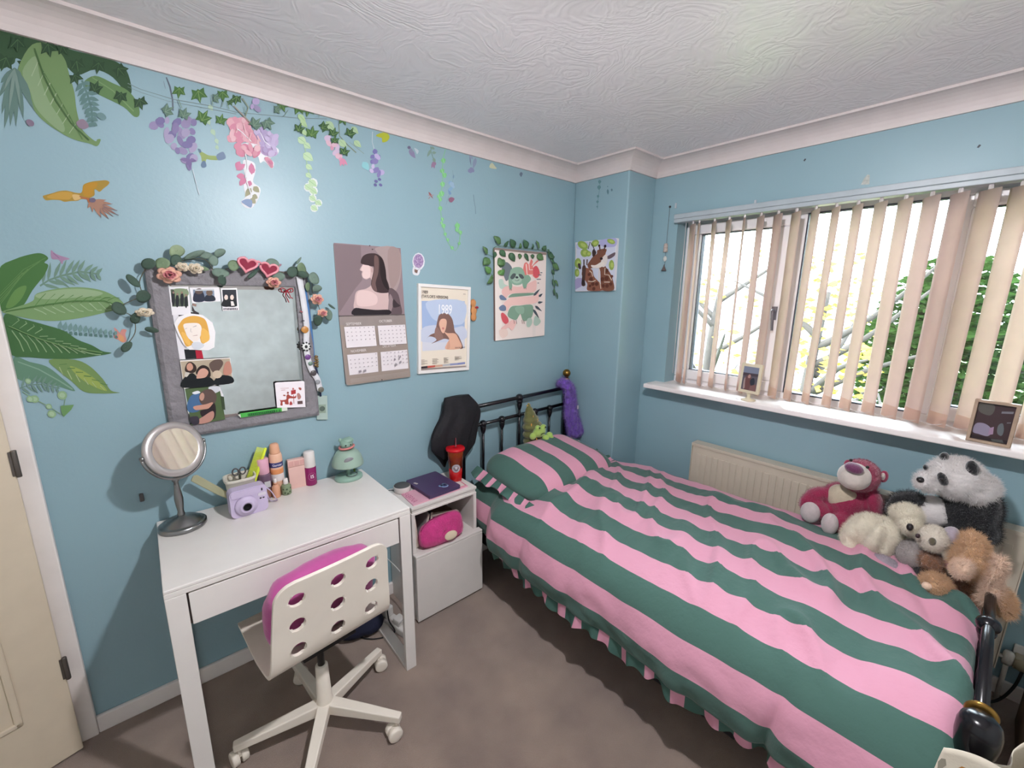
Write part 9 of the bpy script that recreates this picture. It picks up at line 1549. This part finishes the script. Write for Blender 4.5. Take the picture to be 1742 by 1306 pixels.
CREAMF = soft('plush_cream', 'd3cbb8', 0.06)
t = thing('plush_polar_bear', 'small cream plush polar bear lying in front of the panda', 'soft toy', (2.02, 0.2, 0.60), group='soft toys on the bed')
b_ = blob('body', ells('polar_body'), CREAMF, t, 0.006, 6, 0.002, world=True); fur(b_, 12000, 0.007, 7, 0.0006)
h = blob('head', ells('polar_head') + ells('polar_muzzle'), CREAMF, t, 0.005, 5, 0.002, world=True); fur(h, 7000, 0.007, 8, 0.0006)
blob('ear', ells('polar_ear'), CREAMF, h, 0.004, 3, world=True)
blob('nose', ells('polar_nose'), NOSE, h, 0.003, 2, world=True)

GRY = soft('plush_grey', '8f8784', 0.08); LILG = soft('plush_lilac_grey', '9a8f99', 0.08); BADW = soft('plush_offwhite', 'cfc6b8', 0.05)
t = thing('plush_badger', 'grey plush with a cream face leaning against the polar bear', 'soft toy', (1.97, 0.08, 0.60), group='soft toys on the bed')
b_ = blob('body', ells('badger_body'), GRY, t, 0.006, 5, 0.0015, world=True); fur(b_, 6000, 0.005, 9, 0.0006)
h = blob('head', ells('badger_head'), BADW, t, 0.005, 5, 0.0015, world=True); fur(h, 6000, 0.005, 10, 0.0006)
blob('ear', ells('badger_ear'), LILG, h, 0.005, 4, 0.001, world=True)
blob('nose', ells('badger_nose'), mat('toy_nose_brown', '2f1c22', rough=0.35), h, 0.003, 2, world=True)
blob('eye_patch', ells('badger_eye'), soft('plush_olive', '57503f'), h, 0.003, 2, world=True)
o = blob('leg', ells('badger_limb'), LILG, t, 0.005, 4, 0.001, world=True); fur(o, 4000, 0.004, 11, 0.0006)
o = blob('plush_paw', [(c, r, rt) for c, r, rt in ells('black_paw')], PBK, None, 0.006, 4, 0.0015); fur(o, 4000, 0.006, 12, 0.0006)
tag(o, 'small black plush half hidden between the grey plush and the brown dog', 'soft toy', 'soft toys on the bed')

TAN = soft('plush_tan', 'c39c76', 0.12); TAND = soft('plush_brown', '855d44', 0.15); TANL = soft('plush_fawn', 'd3b59e', 0.1)
t = thing('plush_dog', 'shaggy tan plush dog with long ears, nearest the foot of the bed', 'soft toy', (1.92, -0.06, 0.60), group='soft toys on the bed')
b_ = blob('body', ells('dog_body'), TAND, t, 0.007, 4, 0.007, world=True); fur(b_, 8000, 0.011, 13, 0.0007)
h = blob('head', ells('dog_head') + ells('dog_tuft'), TAN, t, 0.006, 4, 0.007, world=True); fur(h, 9000, 0.011, 14, 0.0007)
o = blob('muzzle', ells('dog_muzzle'), TANL, h, 0.005, 4, 0.002, world=True); fur(o, 3000, 0.007, 15, 0.0007)
o = blob('ear', ells('dog_earR'), TANL, h, 0.006, 3, 0.007, world=True); fur(o, 6000, 0.013, 16, 0.0007)
o = blob('foot', ells('dog_foot'), TAN, t, 0.006, 4, 0.002, world=True); fur(o, 5000, 0.009, 17, 0.0007)
blob('foot_pad', ells('dog_sole'), TANL, o, 0.004, 3, world=True)
o = blob('shaggy_leg', ells('dog_shag'), TAN, t, 0.006, 4, 0.003, world=True); fur(o, 5000, 0.013, 18, 0.0007)

# tote bag on the near foot post
TOTE = mat('tote_cotton', 'd3cab9', rough=0.85, var=0.04, bump=(200, 0.3, 0.002))
tt = thing('tote_bag', 'cream cotton bag with red and blue printed figures hanging on the foot post', 'bag', (1.27, -0.20, 0.30))
TC = [(1.178, -0.062), (1.196, -0.115), (1.222, -0.170), (1.258, -0.225), (1.315, -0.26), (1.345, -0.33), (1.40, -0.35), (1.42, -0.28), (1.385, -0.20), (1.335, -0.165), (1.275, -0.155), (1.215, -0.085)]
def tote_pt(u, v):
    P_ = [Vector((x, y, 0)) for x, y in TC]
    q = u * len(P_); i = int(q) % len(P_); t = q - int(q)
    p0, p1, p2, p3 = (P_[(i + k) % len(P_)] for k in (-1, 0, 1, 2))
    p = 0.5 * ((2 * p1) + (p2 - p0) * t + (2 * p0 - 5 * p1 + 4 * p2 - p3) * t * t + (3 * p1 - p0 - 3 * p2 + p3) * t ** 3)
    c = Vector((1.31, -0.19, 0))
    sq = 1 + 0.25 * v - 0.1 * v * v
    p = c + (p - c) * sq
    front = math.exp(-((u - 0.22) / 0.2) ** 2)
    z = 0.640 - 0.34 * v + (1 - v) * (0.022 * math.sin(u * 2 * PI * 2 + 0.8) - 0.006) + 0.01 * noise.noise(Vector((u * 6, v * 3, 0)))
    return Vector((p.x + 0.006 * noise.noise(Vector((u * 9, v * 5, 3))), p.y, z))
mb = MB().grid(tote_pt, 90, 24, cu=True)
mb.f.append([i * 24 + 23 for i in range(90)]); mb.c.append(None); mb.sm.append(True)
tb_ = mb.build('bag_body', TOTE, tt, world=True, solid=0.002)
mb = MB()
rt = random.Random(21)
PC = ['8a2a30', '33507a', 'a8453a', '7a6a78', 'b5772f', '4a6a80', '94333a', '8f8a7c']
for i in range(150):
    u0, v0 = rt.uniform(0.0, 0.62), rt.uniform(0.06, 0.9)
    mb.col = PC[i % len(PC)]
    du, dv = rt.uniform(0.008, 0.015), rt.uniform(0.03, 0.055)
    shape = [(-1, -.5), (-.4, -1), (.5, -1), (1, -.3), (.5, .2), (.9, 1), (-.7, 1), (-.4, .2)]
    vs = []
    for a, b2 in shape:
        p = tote_pt((u0 + a * du) % 1, min(max(v0 + b2 * dv, 0), 1)); c = Vector((1.31, -0.19, p.z)); vs.append(p + (p - c).normalized() * 0.003)
    mb.add(vs, [tuple(range(len(vs)))])
mb.build('printed_pattern', PRINT, tb_, world=True, recalc=False)

# ================================================================ WINDOW SIDE
BLIND = mat('blind_fabric', 'e9dad3', rough=0.9, spec=0.1, var=0.03, bump=(220, 0.4, 0.002), transluc=0.72)
BPOCK = mat('blind_pocket', 'f3e6de', rough=0.9, spec=0.1, var=0.03, transluc=0.92)
BCLIP = mat('blind_clip_white', 'd9d3d2', rough=0.5)
bl = thing('vertical_blind', 'cream vertical blind of hanging fabric vanes across the window', 'blind', (W - 0.03, 0.45, 1.05))
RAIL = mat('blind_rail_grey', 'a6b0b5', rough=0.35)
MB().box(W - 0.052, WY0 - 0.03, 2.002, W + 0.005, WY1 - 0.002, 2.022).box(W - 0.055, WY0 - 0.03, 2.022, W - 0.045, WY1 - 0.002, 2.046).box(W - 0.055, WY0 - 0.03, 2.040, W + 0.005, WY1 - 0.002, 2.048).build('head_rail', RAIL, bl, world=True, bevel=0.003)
VX = W - 0.028
vy = [1.262, 1.225] + [1.140 - 0.0785 * k for k in range(21)]
rv = random.Random(3)
va = [47, 33] + [39, 40, 28, 41, 43, 42, 37, 34, 36, 39, 40, 42, 41, 43, 42, 41, 40, 42, 40, 41, 42]
for k, y in enumerate(vy):
    if y < WY0 + 0.02: continue
    a = math.radians(va[k] if k < len(va) else 41)
    dx, dy = math.cos(a), math.sin(a)
    bow = rv.uniform(-0.003, 0.003)
    sway = rv.uniform(-0.006, 0.006)
    def vane(u, v):
        t = (u - 0.5) * 0.089
        z = 1.985 - 0.915 * v
        c = 0.005 * (1 - (2 * u - 1) ** 2)
        return Vector((VX + dx * t - dy * c + bow * math.sin(PI * v), y + dy * t + dx * c + sway * v, z))
    o = MB().grid(vane, 7, 14).build('vane', BLIND, bl, world=True, solid=0.0007)
    MB().obox((VX, y, 1.994), (0.012, 0.008, 0.020), Matrix.Rotation(a, 3, 'Z')).build('carrier', BCLIP, o, world=True)
    mb = MB().grid(lambda u, v: vane(u, 0.94 + 0.06 * v) + Vector((dy * -0.0012, dx * 0.0012, 0)), 7, 3)
    mb.build('weight_pocket', BPOCK, o, world=True)
yy = [y for y in vy if y > WY0 + 0.02]
mb = MB()
for a, b2 in zip(yy, yy[1:]):
    mb.tube([(VX - 0.026, a - 0.022, 1.085), (VX - 0.024, (a + b2) / 2 - 0.02, 1.074), (VX - 0.026, b2 - 0.022, 1.085)], 0.0009, n=5, smooth=4)
mb.build('bottom_chain', BCLIP, bl, world=True)
MB().tube([(VX - 0.005, 1.30, 2.0), (VX - 0.006, 1.301, 1.5), (VX - 0.004, 1.30, 1.12)], 0.0016, n=6).build('cord', BCLIP, bl, world=True)

# photo stand and wooden frame on the sill
SZ = 1.045
IVORY = mat('stand_ivory', 'd9cfb4', rough=0.4)
fs1 = thing('photo_stand', 'ivory photo stand on a round foot, left on the window sill', 'photo frame', (2.396, 0.835, SZ), math.radians(-90 - 10))
MB().lathe([(0.034, 0), (0.036, 0.002), (0.034, 0.005), (0.012, 0.010), (0.008, 0.020), (0.009, 0.034), (0.012, 0.040)], n=32).build('foot', IVORY, fs1)
FR = lambda y, z, tl=0.0: Matrix.Translation((0, y, z)) @ Matrix.Rotation(tl, 4, 'X') @ Matrix(((1, 0, 0, 0), (0, 0, -1, 0), (0, 1, 0, 0), (0, 0, 0, 1)))
MB().prism(rrect(0.054, 0.078, 0.004), FR(0.006, 0.118, math.radians(-4)), 0.014).build('frame', IVORY, fs1, bevel=0.002)
def picture(name, M_, w, h, layers, parent):
    mb = MB()
    for k, (col, P) in enumerate(layers):
        mb.col = col
        pts = catmull([Vector((x * w, y * h, 0)) for x, y in P], 4, True) if len(P) > 4 else [Vector((x * w, y * h, 0)) for x, y in P]
        tri = tessellate_polygon([pts])
        mb.add([M_ @ (p + Vector((0, 0, 0.0003 * k))) for p in pts], [tuple(t_) for t_ in tri], False)
    return mb.build(name, GLOSS_PRINT, parent, recalc=False)
full = [(-1, -1), (1, -1), (1, 1), (-1, 1)]
picture('photo', FR(-0.0085, 0.118, math.radians(-4)) @ Matrix.Translation((0, 0, 0)), 0.040, 0.062, [('5f5a62', full), ('7d8496', [(-1, .45), (1, .45), (1, 1), (-1, 1)]), ('4a4048', [(-1, .2), (1, .25), (1, .48), (-1, .45)]), ('6b4a48', [(-.7, -.9), (-.6, .0), (-.3, .3), (.1, .2), (.3, -.2), (.2, -.9)]), ('b08a80', [(-.3, .15), (-.15, .35), (.05, .3), (.05, .1), (-.15, .02)]), ('a8948f', [(-.75, -.2), (-.6, .05), (-.55, -.4), (-.5, -.85), (-.7, -.9)]), ('303540', [(.1, -.1), (.5, .1), (.7, -.2), (.6, -.6), (.2, -.5)]), ('7a5a58', [(.2, -.6), (.9, -.4), (1, -1), (.1, -1)])], fs1)
OAK = mat('frame_oak', 'a08a76', rough=0.6, var=0.12, vscale=30)
fs2 = thing('wooden_photo_frame', 'square wooden box frame with a dark collage, right on the window sill', 'photo frame', (2.392, -0.028, SZ), math.radians(-90 - 6))
FR2 = lambda y: FR(y, 0.082, math.radians(-3))
mb = MB(); w_, h_, t_ = 0.058, 0.082, 0.010
for (x0, y0, x1, y1) in ((-w_, -h_, w_, -h_ + t_), (-w_, h_ - t_, w_, h_), (-w_, -h_ + t_, -w_ + t_, h_ - t_), (w_ - t_, -h_ + t_, w_, h_ - t_)):
    mb.prism([(x0, y0), (x1, y0), (x1, y1), (x0, y1)], FR2(0.012), 0.026)
mb.build('frame', OAK, fs2, bevel=0.001)
MB().prism([(-w_ + .005, -h_ + .005), (w_ - .005, -h_ + .005), (w_ - .005, h_ - .005), (-w_ + .005, h_ - .005)], FR2(0.012), 0.008).build('backing', OAK, fs2)
picture('photo', FR2(0.0035), w_ - t_, h_ - t_, [('3f2e31', full), ('57544f', [(-.9, .5), (-.3, .35), (-.1, .6), (-.2, .95), (-.95, .95)]), ('8a8296', [(-.95, -.65), (-.9, -.2), (-.5, -.1), (-.1, -.25), (.05, -.5), (-.1, -.75), (-.6, -.72)]), ('9a7f96', [(-.1, -.3), (.1, -.2), (.15, -.6), (-.1, -.68)]), ('5f6468', [(.3, -.1), (.5, .05), (.65, -.3), (.6, -.6), (.35, -.5)]), ('77757c', [(.3, .55), (.9, .62), (.9, .74), (.3, .66)]), ('6a686e', [(.7, .08), (.9, .12), (.9, .18), (.7, .14)]), ('2a2024', [(-1, -1), (1, -1), (1, -.8), (-1, -.8)]), ('50504f', [(.1, -.85), (.7, -.8), (.8, -.95), (.2, -.97)])], fs2)

# hanging ornament beside the window
wc = thing('hanging_ornament', 'string of little bells and charms hanging on the wall left of the window', 'ornament', (W, 1.428, 1.73))
THR = mat('ornament_string', '5a5450')
MB().tube([(W - 0.004, 1.428, 2.105), (W - 0.008, 1.428, 1.90), (W - 0.010, 1.428, 1.74)], 0.0012, n=6).build('string', THR, wc, world=True)
MB().lathe([(0.006, 0), (0.006, 0.006), (0.002, 0.008)], (W, 1.428, 2.105), axis=(-1, 0, 0), n=12).build('nail', mat('nail_dark', '33302f'), wc, world=True)
MB().lathe([(0.014, 1.845), (0.013, 1.85), (0.012, 1.885), (0.010, 1.893), (0.003, 1.896)], (W - 0.014, 1.428, 0), n=16).build('bell', mat('ornament_clay', 'b3a49b', rough=0.6, var=0.2, vscale=90), wc, world=True)
MB().ell((W - 0.012, 1.428, 1.806), (0.006, 0.012, 0.016)).build('shell_charm', mat('ornament_white', 'c9c9c2', rough=0.5), wc, world=True)
MB().lathe([(0.015, 1.735), (0.014, 1.738), (0.004, 1.762), (0.002, 1.772)], (W - 0.015, 1.428, 0), n=14).build('lower_bell', mat('ornament_dark', '5c5250', rough=0.6), wc, world=True)
for k, (y, z, h, lab) in enumerate(((1.391, 2.106, 0.030, 'white plastic hook strip on the wall above the left end of the blind'), (0.950, 2.062, 0.022, 'white plastic hook strip just above the blind rail'))):
    tag(MB().obox((W - 0.003, y, z), (0.006, 0.011, h)).build('wall_hook', mat('hook_white', 'b9bcc0', rough=0.4), bevel=0.002), lab, 'hook')
tag(MB().prism([(0.49, 2.070), (0.520, 2.073), (0.512, 2.098), (0.502, 2.112), (0.494, 2.108)], Matrix(((0, 0, -1, W - 0.0002), (1, 0, 0, 0), (0, 1, 0, 0), (0, 0, 0, 1))), 0.0008).build('plaster_patch', mat('bare_plaster', 'b3b6ae', rough=0.9, var=0.2, vscale=80)), 'pale chipped patch in the blue paint above the blind', 'paint chip')
for k, (y, z, lab) in enumerate(((0.177, 2.150, 'tiny dark fleck on the wall above the right part of the blind'), (0.752, 2.222, 'tiny dark fleck on the wall below the coving, above the middle of the blind'))):
    tag(MB().obox((W - 0.0015, y, z), (0.003, 0.006, 0.010), Matrix.Rotation(0.5, 3, 'X')).build('wall_speck', mat('speck_dark', '454b4f')), lab, 'speck')

# radiator behind the bed
RADM = mat('radiator_cream', 'c3b9a8', rough=0.4, var=0.02)
rd = thing('radiator', 'long cream panel radiator on the wall under the window', 'radiator', (W - 0.07, 0.45, 0.15))
RY0, RY1, RZ0, RZ1 = -0.19, 1.105, 0.15, 0.722
mb = MB().box(W - 0.085, RY0, RZ0, W - 0.068, RY1, RZ1)
for k in range(int((RY1 - RY0 - 0.05) / 0.0335)):
    y = RY0 + 0.035 + k * 0.0335
    mb.box(W - 0.0895, y, RZ0 + 0.03, W - 0.084, y + 0.026, RZ1 - 0.045)
mb.build('front_panel', RADM, rd, world=True, bevel=0.003)
mb = MB().box(W - 0.090, RY0 - 0.004, RZ1 - 0.005, W - 0.020, RY1 + 0.004, RZ1 + 0.012)
for k in range(30): mb.box(W - 0.075, RY0 + 0.02 + k * 0.0425, RZ1 + 0.0121, W - 0.03, RY0 + 0.04 + k * 0.0425, RZ1 + 0.0125)
mb.build('top_grille', RADM, rd, world=True, bevel=0.003)
for y in (RY0 - 0.004, RY1): MB().box(W - 0.088, y, RZ0, W - 0.022, y + 0.004, RZ1 + 0.008).build('end_plate', RADM, rd, world=True)
MB().box(W - 0.045, RY0, RZ0, W - 0.030, RY1, RZ1 - 0.01).build('back_panel', RADM, rd, world=True)
MB().tube([(W - 0.05, RY0 - 0.03, 0.19), (W - 0.05, RY0 - 0.03, 0.0)], 0.0075, n=10).lathe([(0.014, 0.17), (0.016, 0.18), (0.016, 0.215), (0.012, 0.225)], (W - 0.05, RY0 - 0.03, 0), n=14).tube([(W - 0.05, RY0 + 0.002, 0.195), (W - 0.05, RY0 - 0.03, 0.195)], 0.009, n=10).build('valve', mat('valve_white', 'bcb8b0', rough=0.4), rd, world=True)
for y in (0.1, 0.85): MB().box(W - 0.032, y, 0.4, W, y + 0.03, 0.5).build('wall_bracket', RADM, rd, world=True)

# corner beyond the foot of the bed
sk = thing('wall_socket', 'double wall socket with a cream plug low on the window wall past the radiator', 'socket', (W, -0.30, 0.22))
MB().box(W - 0.012, -0.375, 0.16, W, -0.23, 0.245).build('face_plate', SOC, sk, world=True, bevel=0.004)
pgm = MB().box(W - 0.058, -0.285, 0.165, W - 0.0125, -0.235, 0.215).ell((W - 0.058, -0.262, 0.19), (0.014, 0.026, 0.026)).build('plug_adapter', mat('plug_cream', '9a917a', rough=0.5), bevel=0.005)
tag(pgm, 'cream plug in the low wall socket by the foot of the bed', 'plug')
tag(MB().tube([(W - 0.062, -0.262, 0.18), (W - 0.08, -0.25, 0.10), (W - 0.09, -0.22, 0.02), (W - 0.16, -0.16, 0.012)], 0.005, n=8, smooth=6).build('cable', mat('lead_black')), 'black cable dropping from the cream plug by the foot of the bed', 'cable')
wb = thing('wooden_crate', 'brown wooden box on the floor beyond the foot of the bed', 'box', (2.18, -0.42, 0))
CRT = mat('crate_wood', '5f4a33', rough=0.7, var=0.2, vscale=18)
mb = MB().box(-0.17, -0.15, 0, 0.17, -0.135, 0.20).box(-0.17, 0.135, 0, 0.17, 0.15, 0.20).box(-0.17, -0.135, 0, -0.155, 0.135, 0.20).box(0.155, -0.135, 0, 0.17, 0.135, 0.20).box(-0.155, -0.135, 0, 0.155, 0.135, 0.012)
mb.build('crate_body', CRT, wb, bevel=0.002)
MB().box(-0.175, -0.155, 0.201, 0.175, 0.155, 0.216).build('lid', CRT, wb, bevel=0.003)
hs = thing('coiled_hose', 'pale grey coiled hose lying beyond the foot of the bed', 'hose', (1.86, -0.36, 0))
P = []
for k in range(80):
    a = 2 * PI * k / 26; r = 0.085 + 0.002 * math.sin(k)
    P.append((r * math.cos(a), 0.012 * (k / 26 - 1.5), 0.105 + r * math.sin(a)))
MB().tube(P, 0.016, n=12).build('hose', mat('hose_grey', '8f8680', rough=0.6), hs)
rb = thing('storage_box', 'low dark box standing under the middle of the bed', 'box', (1.62, 0.75, 0))
MB().box(-0.18, -0.35, 0, 0.18, 0.35, 0.13).build('box_body', mat('underbed_dark', '2a2326', rough=0.8), rb, bevel=0.006)
MB().box(-0.185, -0.355, 0.1305, 0.185, 0.355, 0.150).build('lid', mat('underbed_dark'), rb, bevel=0.006)

# ================================================================ CEILING LAMP (just above the picture)
cl = thing('ceiling_lamp', 'pendant ceiling lamp with an unseen dome shade added to dim the upper walls', 'lamp', (0.66, 0.40, CEIL))
LW = mat('lamp_white', 'd9d7d4', rough=0.4)
MB().lathe([(0.048, 0), (0.046, -0.014), (0.02, -0.026), (0.004, -0.030)], n=28).build('ceiling_rose', LW, cl)
MB().tube([(0, 0, -0.03), (0, 0, -0.185)], 0.0035, n=8).build('flex', LW, cl)
MB().lathe([(0.012, -0.180), (0.019, -0.184), (0.019, -0.218), (0.016, -0.222)], n=20).build('bulb_holder', LW, cl)
BULB = bpy.data.materials.new('bulb_glow'); BULB.use_nodes = True
bn_ = BULB.node_tree; bn_.nodes.clear()
em_ = bn_.nodes.new('ShaderNodeEmission'); ou_ = bn_.nodes.new('ShaderNodeOutputMaterial')
em_.inputs[0].default_value = (0.98, 0.96, 1.0, 1); em_.inputs[1].default_value = 2300.0
bn_.links.new(em_.outputs[0], ou_.inputs[0])
MB().ell((0, 0, -0.255), (0.034, 0.034, 0.040), nu=16, nv=10).build('bulb', BULB, cl)
MB().lathe([(0.022, -0.170), (0.045, -0.176), (0.070, -0.195), (0.084, -0.234), (0.086, -0.243)], n=40).build('added_shade', mat('added_shade_fabric', 'd9d4d0', rough=0.8, transluc=0.68), cl, solid=0.002)  # unseen shade, added to hold light off coving, ceiling and upper walls

# ================================================================ OUTSIDE
GZ = -2.6                                            # the room is upstairs
struct('ground_outside', MB().box(W + 0.4, -25, GZ - 0.2, 60, 40, GZ), mat('lawn', '4f6a35', rough=0.95, var=0.3, vscale=2))
ro = random.Random(9)
LEAFM = [mat('tree_leaf_%s' % n, c, rough=0.95, spec=0.03, var=0.3, vscale=1.5, transluc=0.35) for n, c in (('dark', '1a2a10'), ('green', '2f4716'), ('yellow', '6f8a20'), ('autumn', '8a7430'))]
BARK = mat('bark', '1f1a16', rough=0.9, var=0.3, vscale=6)
def foliage(name, c, r, n, size, m, parent, hollow=0.25):
    mb = MB()
    for i in range(n):
        while True:
            p = Vector((ro.uniform(-1, 1), ro.uniform(-1, 1), ro.uniform(-1, 1)))
            if hollow < p.length < 1: break
        q = Vector((p.x * r[0], p.y * r[1], p.z * r[2])) + Vector(c)
        n1 = Vector((ro.gauss(0, 1), ro.gauss(0, 1), ro.gauss(0, 1))).normalized()
        f = frame_of(n1)
        s_ = size * ro.uniform(0.6, 1.3)
        a, b2, cc = f.col[0], f.col[1], f.col[2]
        mb.add([q - a * s_, q + b2 * s_ * 0.45 + cc * s_ * 0.15, q + a * s_, q - b2 * s_ * 0.45 + cc * s_ * 0.15], [(0, 1, 2, 3)], False)
    return mb.build(name, m, parent, recalc=False)
def tree(name, label, x, y, h, crowns, mi, n, size, cat='tree'):
    t = thing(name, label, cat, (x, y, GZ), group='garden trees')
    mb = MB().tube([(0, 0, 0), (0.05, 0.05, h * 0.3), (-0.05, 0.1, h * 0.6), (0.05, 0.05, h * 0.85)], [0.14, 0.03], n=10, smooth=4)
    for k in range(9):
        a = ro.uniform(0, 2 * PI); z = h * ro.uniform(0.35, 0.8)
        mb.tube([(0, 0.05, z), (0.5 * math.cos(a), 0.5 * math.sin(a), z + 0.4), (1.1 * math.cos(a), 1.1 * math.sin(a), z + ro.uniform(0.5, 1.1))], [0.05, 0.01], n=6, smooth=3)
    mb.build('trunk', BARK, t)
    for k, (cx, cy, cz, rx, ry, rz) in enumerate(crowns):
        foliage('foliage', (cx, cy, cz), (rx, ry, rz), n, size, LEAFM[mi[k % len(mi)]], t)
    return t
tree('evergreen_tree', 'dense dark evergreen seen through the middle vanes of the blind', 8.6, 0.45, 4.9, [(0, 0.1, 3.2, 0.9, 0.95, 1.6), (0.2, -0.3, 1.8, 1.0, 1.1, 1.0)], [0, 1], 5200, 0.085)
tree('laurel_tree', 'sunlit yellow-green tree at the right edge of the window', 6.2, -1.55, 5.6, [(0, 0.1, 4.0, 1.0, 1.1, 1.7), (0.0, 0.3, 2.2, 1.1, 1.2, 1.2)], [2, 1], 4200, 0.085)
tree('garden_shrub', 'low sunlit shrub under the evergreen, behind the lower vanes', 5.0, 0.25, 2.9, [(0, 0, 2.2, 0.7, 1.1, 0.8)], [2, 1], 2600, 0.07, 'shrub')
tree('bare_tree', 'thin autumn tree with a few leaves behind the left vanes of the blind', 7.2, 3.1, 5.2, [(0, 0, 3.7, 1.2, 1.3, 1.4)], [3], 260, 0.07)
tree('small_tree', 'sparse yellowing tree between the bare tree and the evergreen', 6.4, 1.45, 5.0, [(0, 0, 3.6, 0.8, 0.6, 1.3), (0, 0, 2.4, 0.7, 0.6, 0.7)], [3, 2], 330, 0.07)
nh = thing('neighbour_house', 'pale neighbouring house roof far behind the left vanes', 'house', (17, 6.5, GZ))
MB().box(-3, -4, 0, 3, 4, 3.0).build('wall', mat('render_pale', '9a93a0', rough=0.8), nh)
MB().add([(-3.3, -4.3, 3.0), (3.3, -4.3, 3.0), (3.3, 4.3, 3.0), (-3.3, 4.3, 3.0), (0, -4.3, 4.6), (0, 4.3, 4.6)], [(0, 1, 4), (2, 3, 5), (0, 4, 5, 3), (1, 2, 5, 4), (0, 3, 2, 1)], False).build('roof', mat('roof_tile', '6a5f6a', rough=0.8, var=0.2), nh)
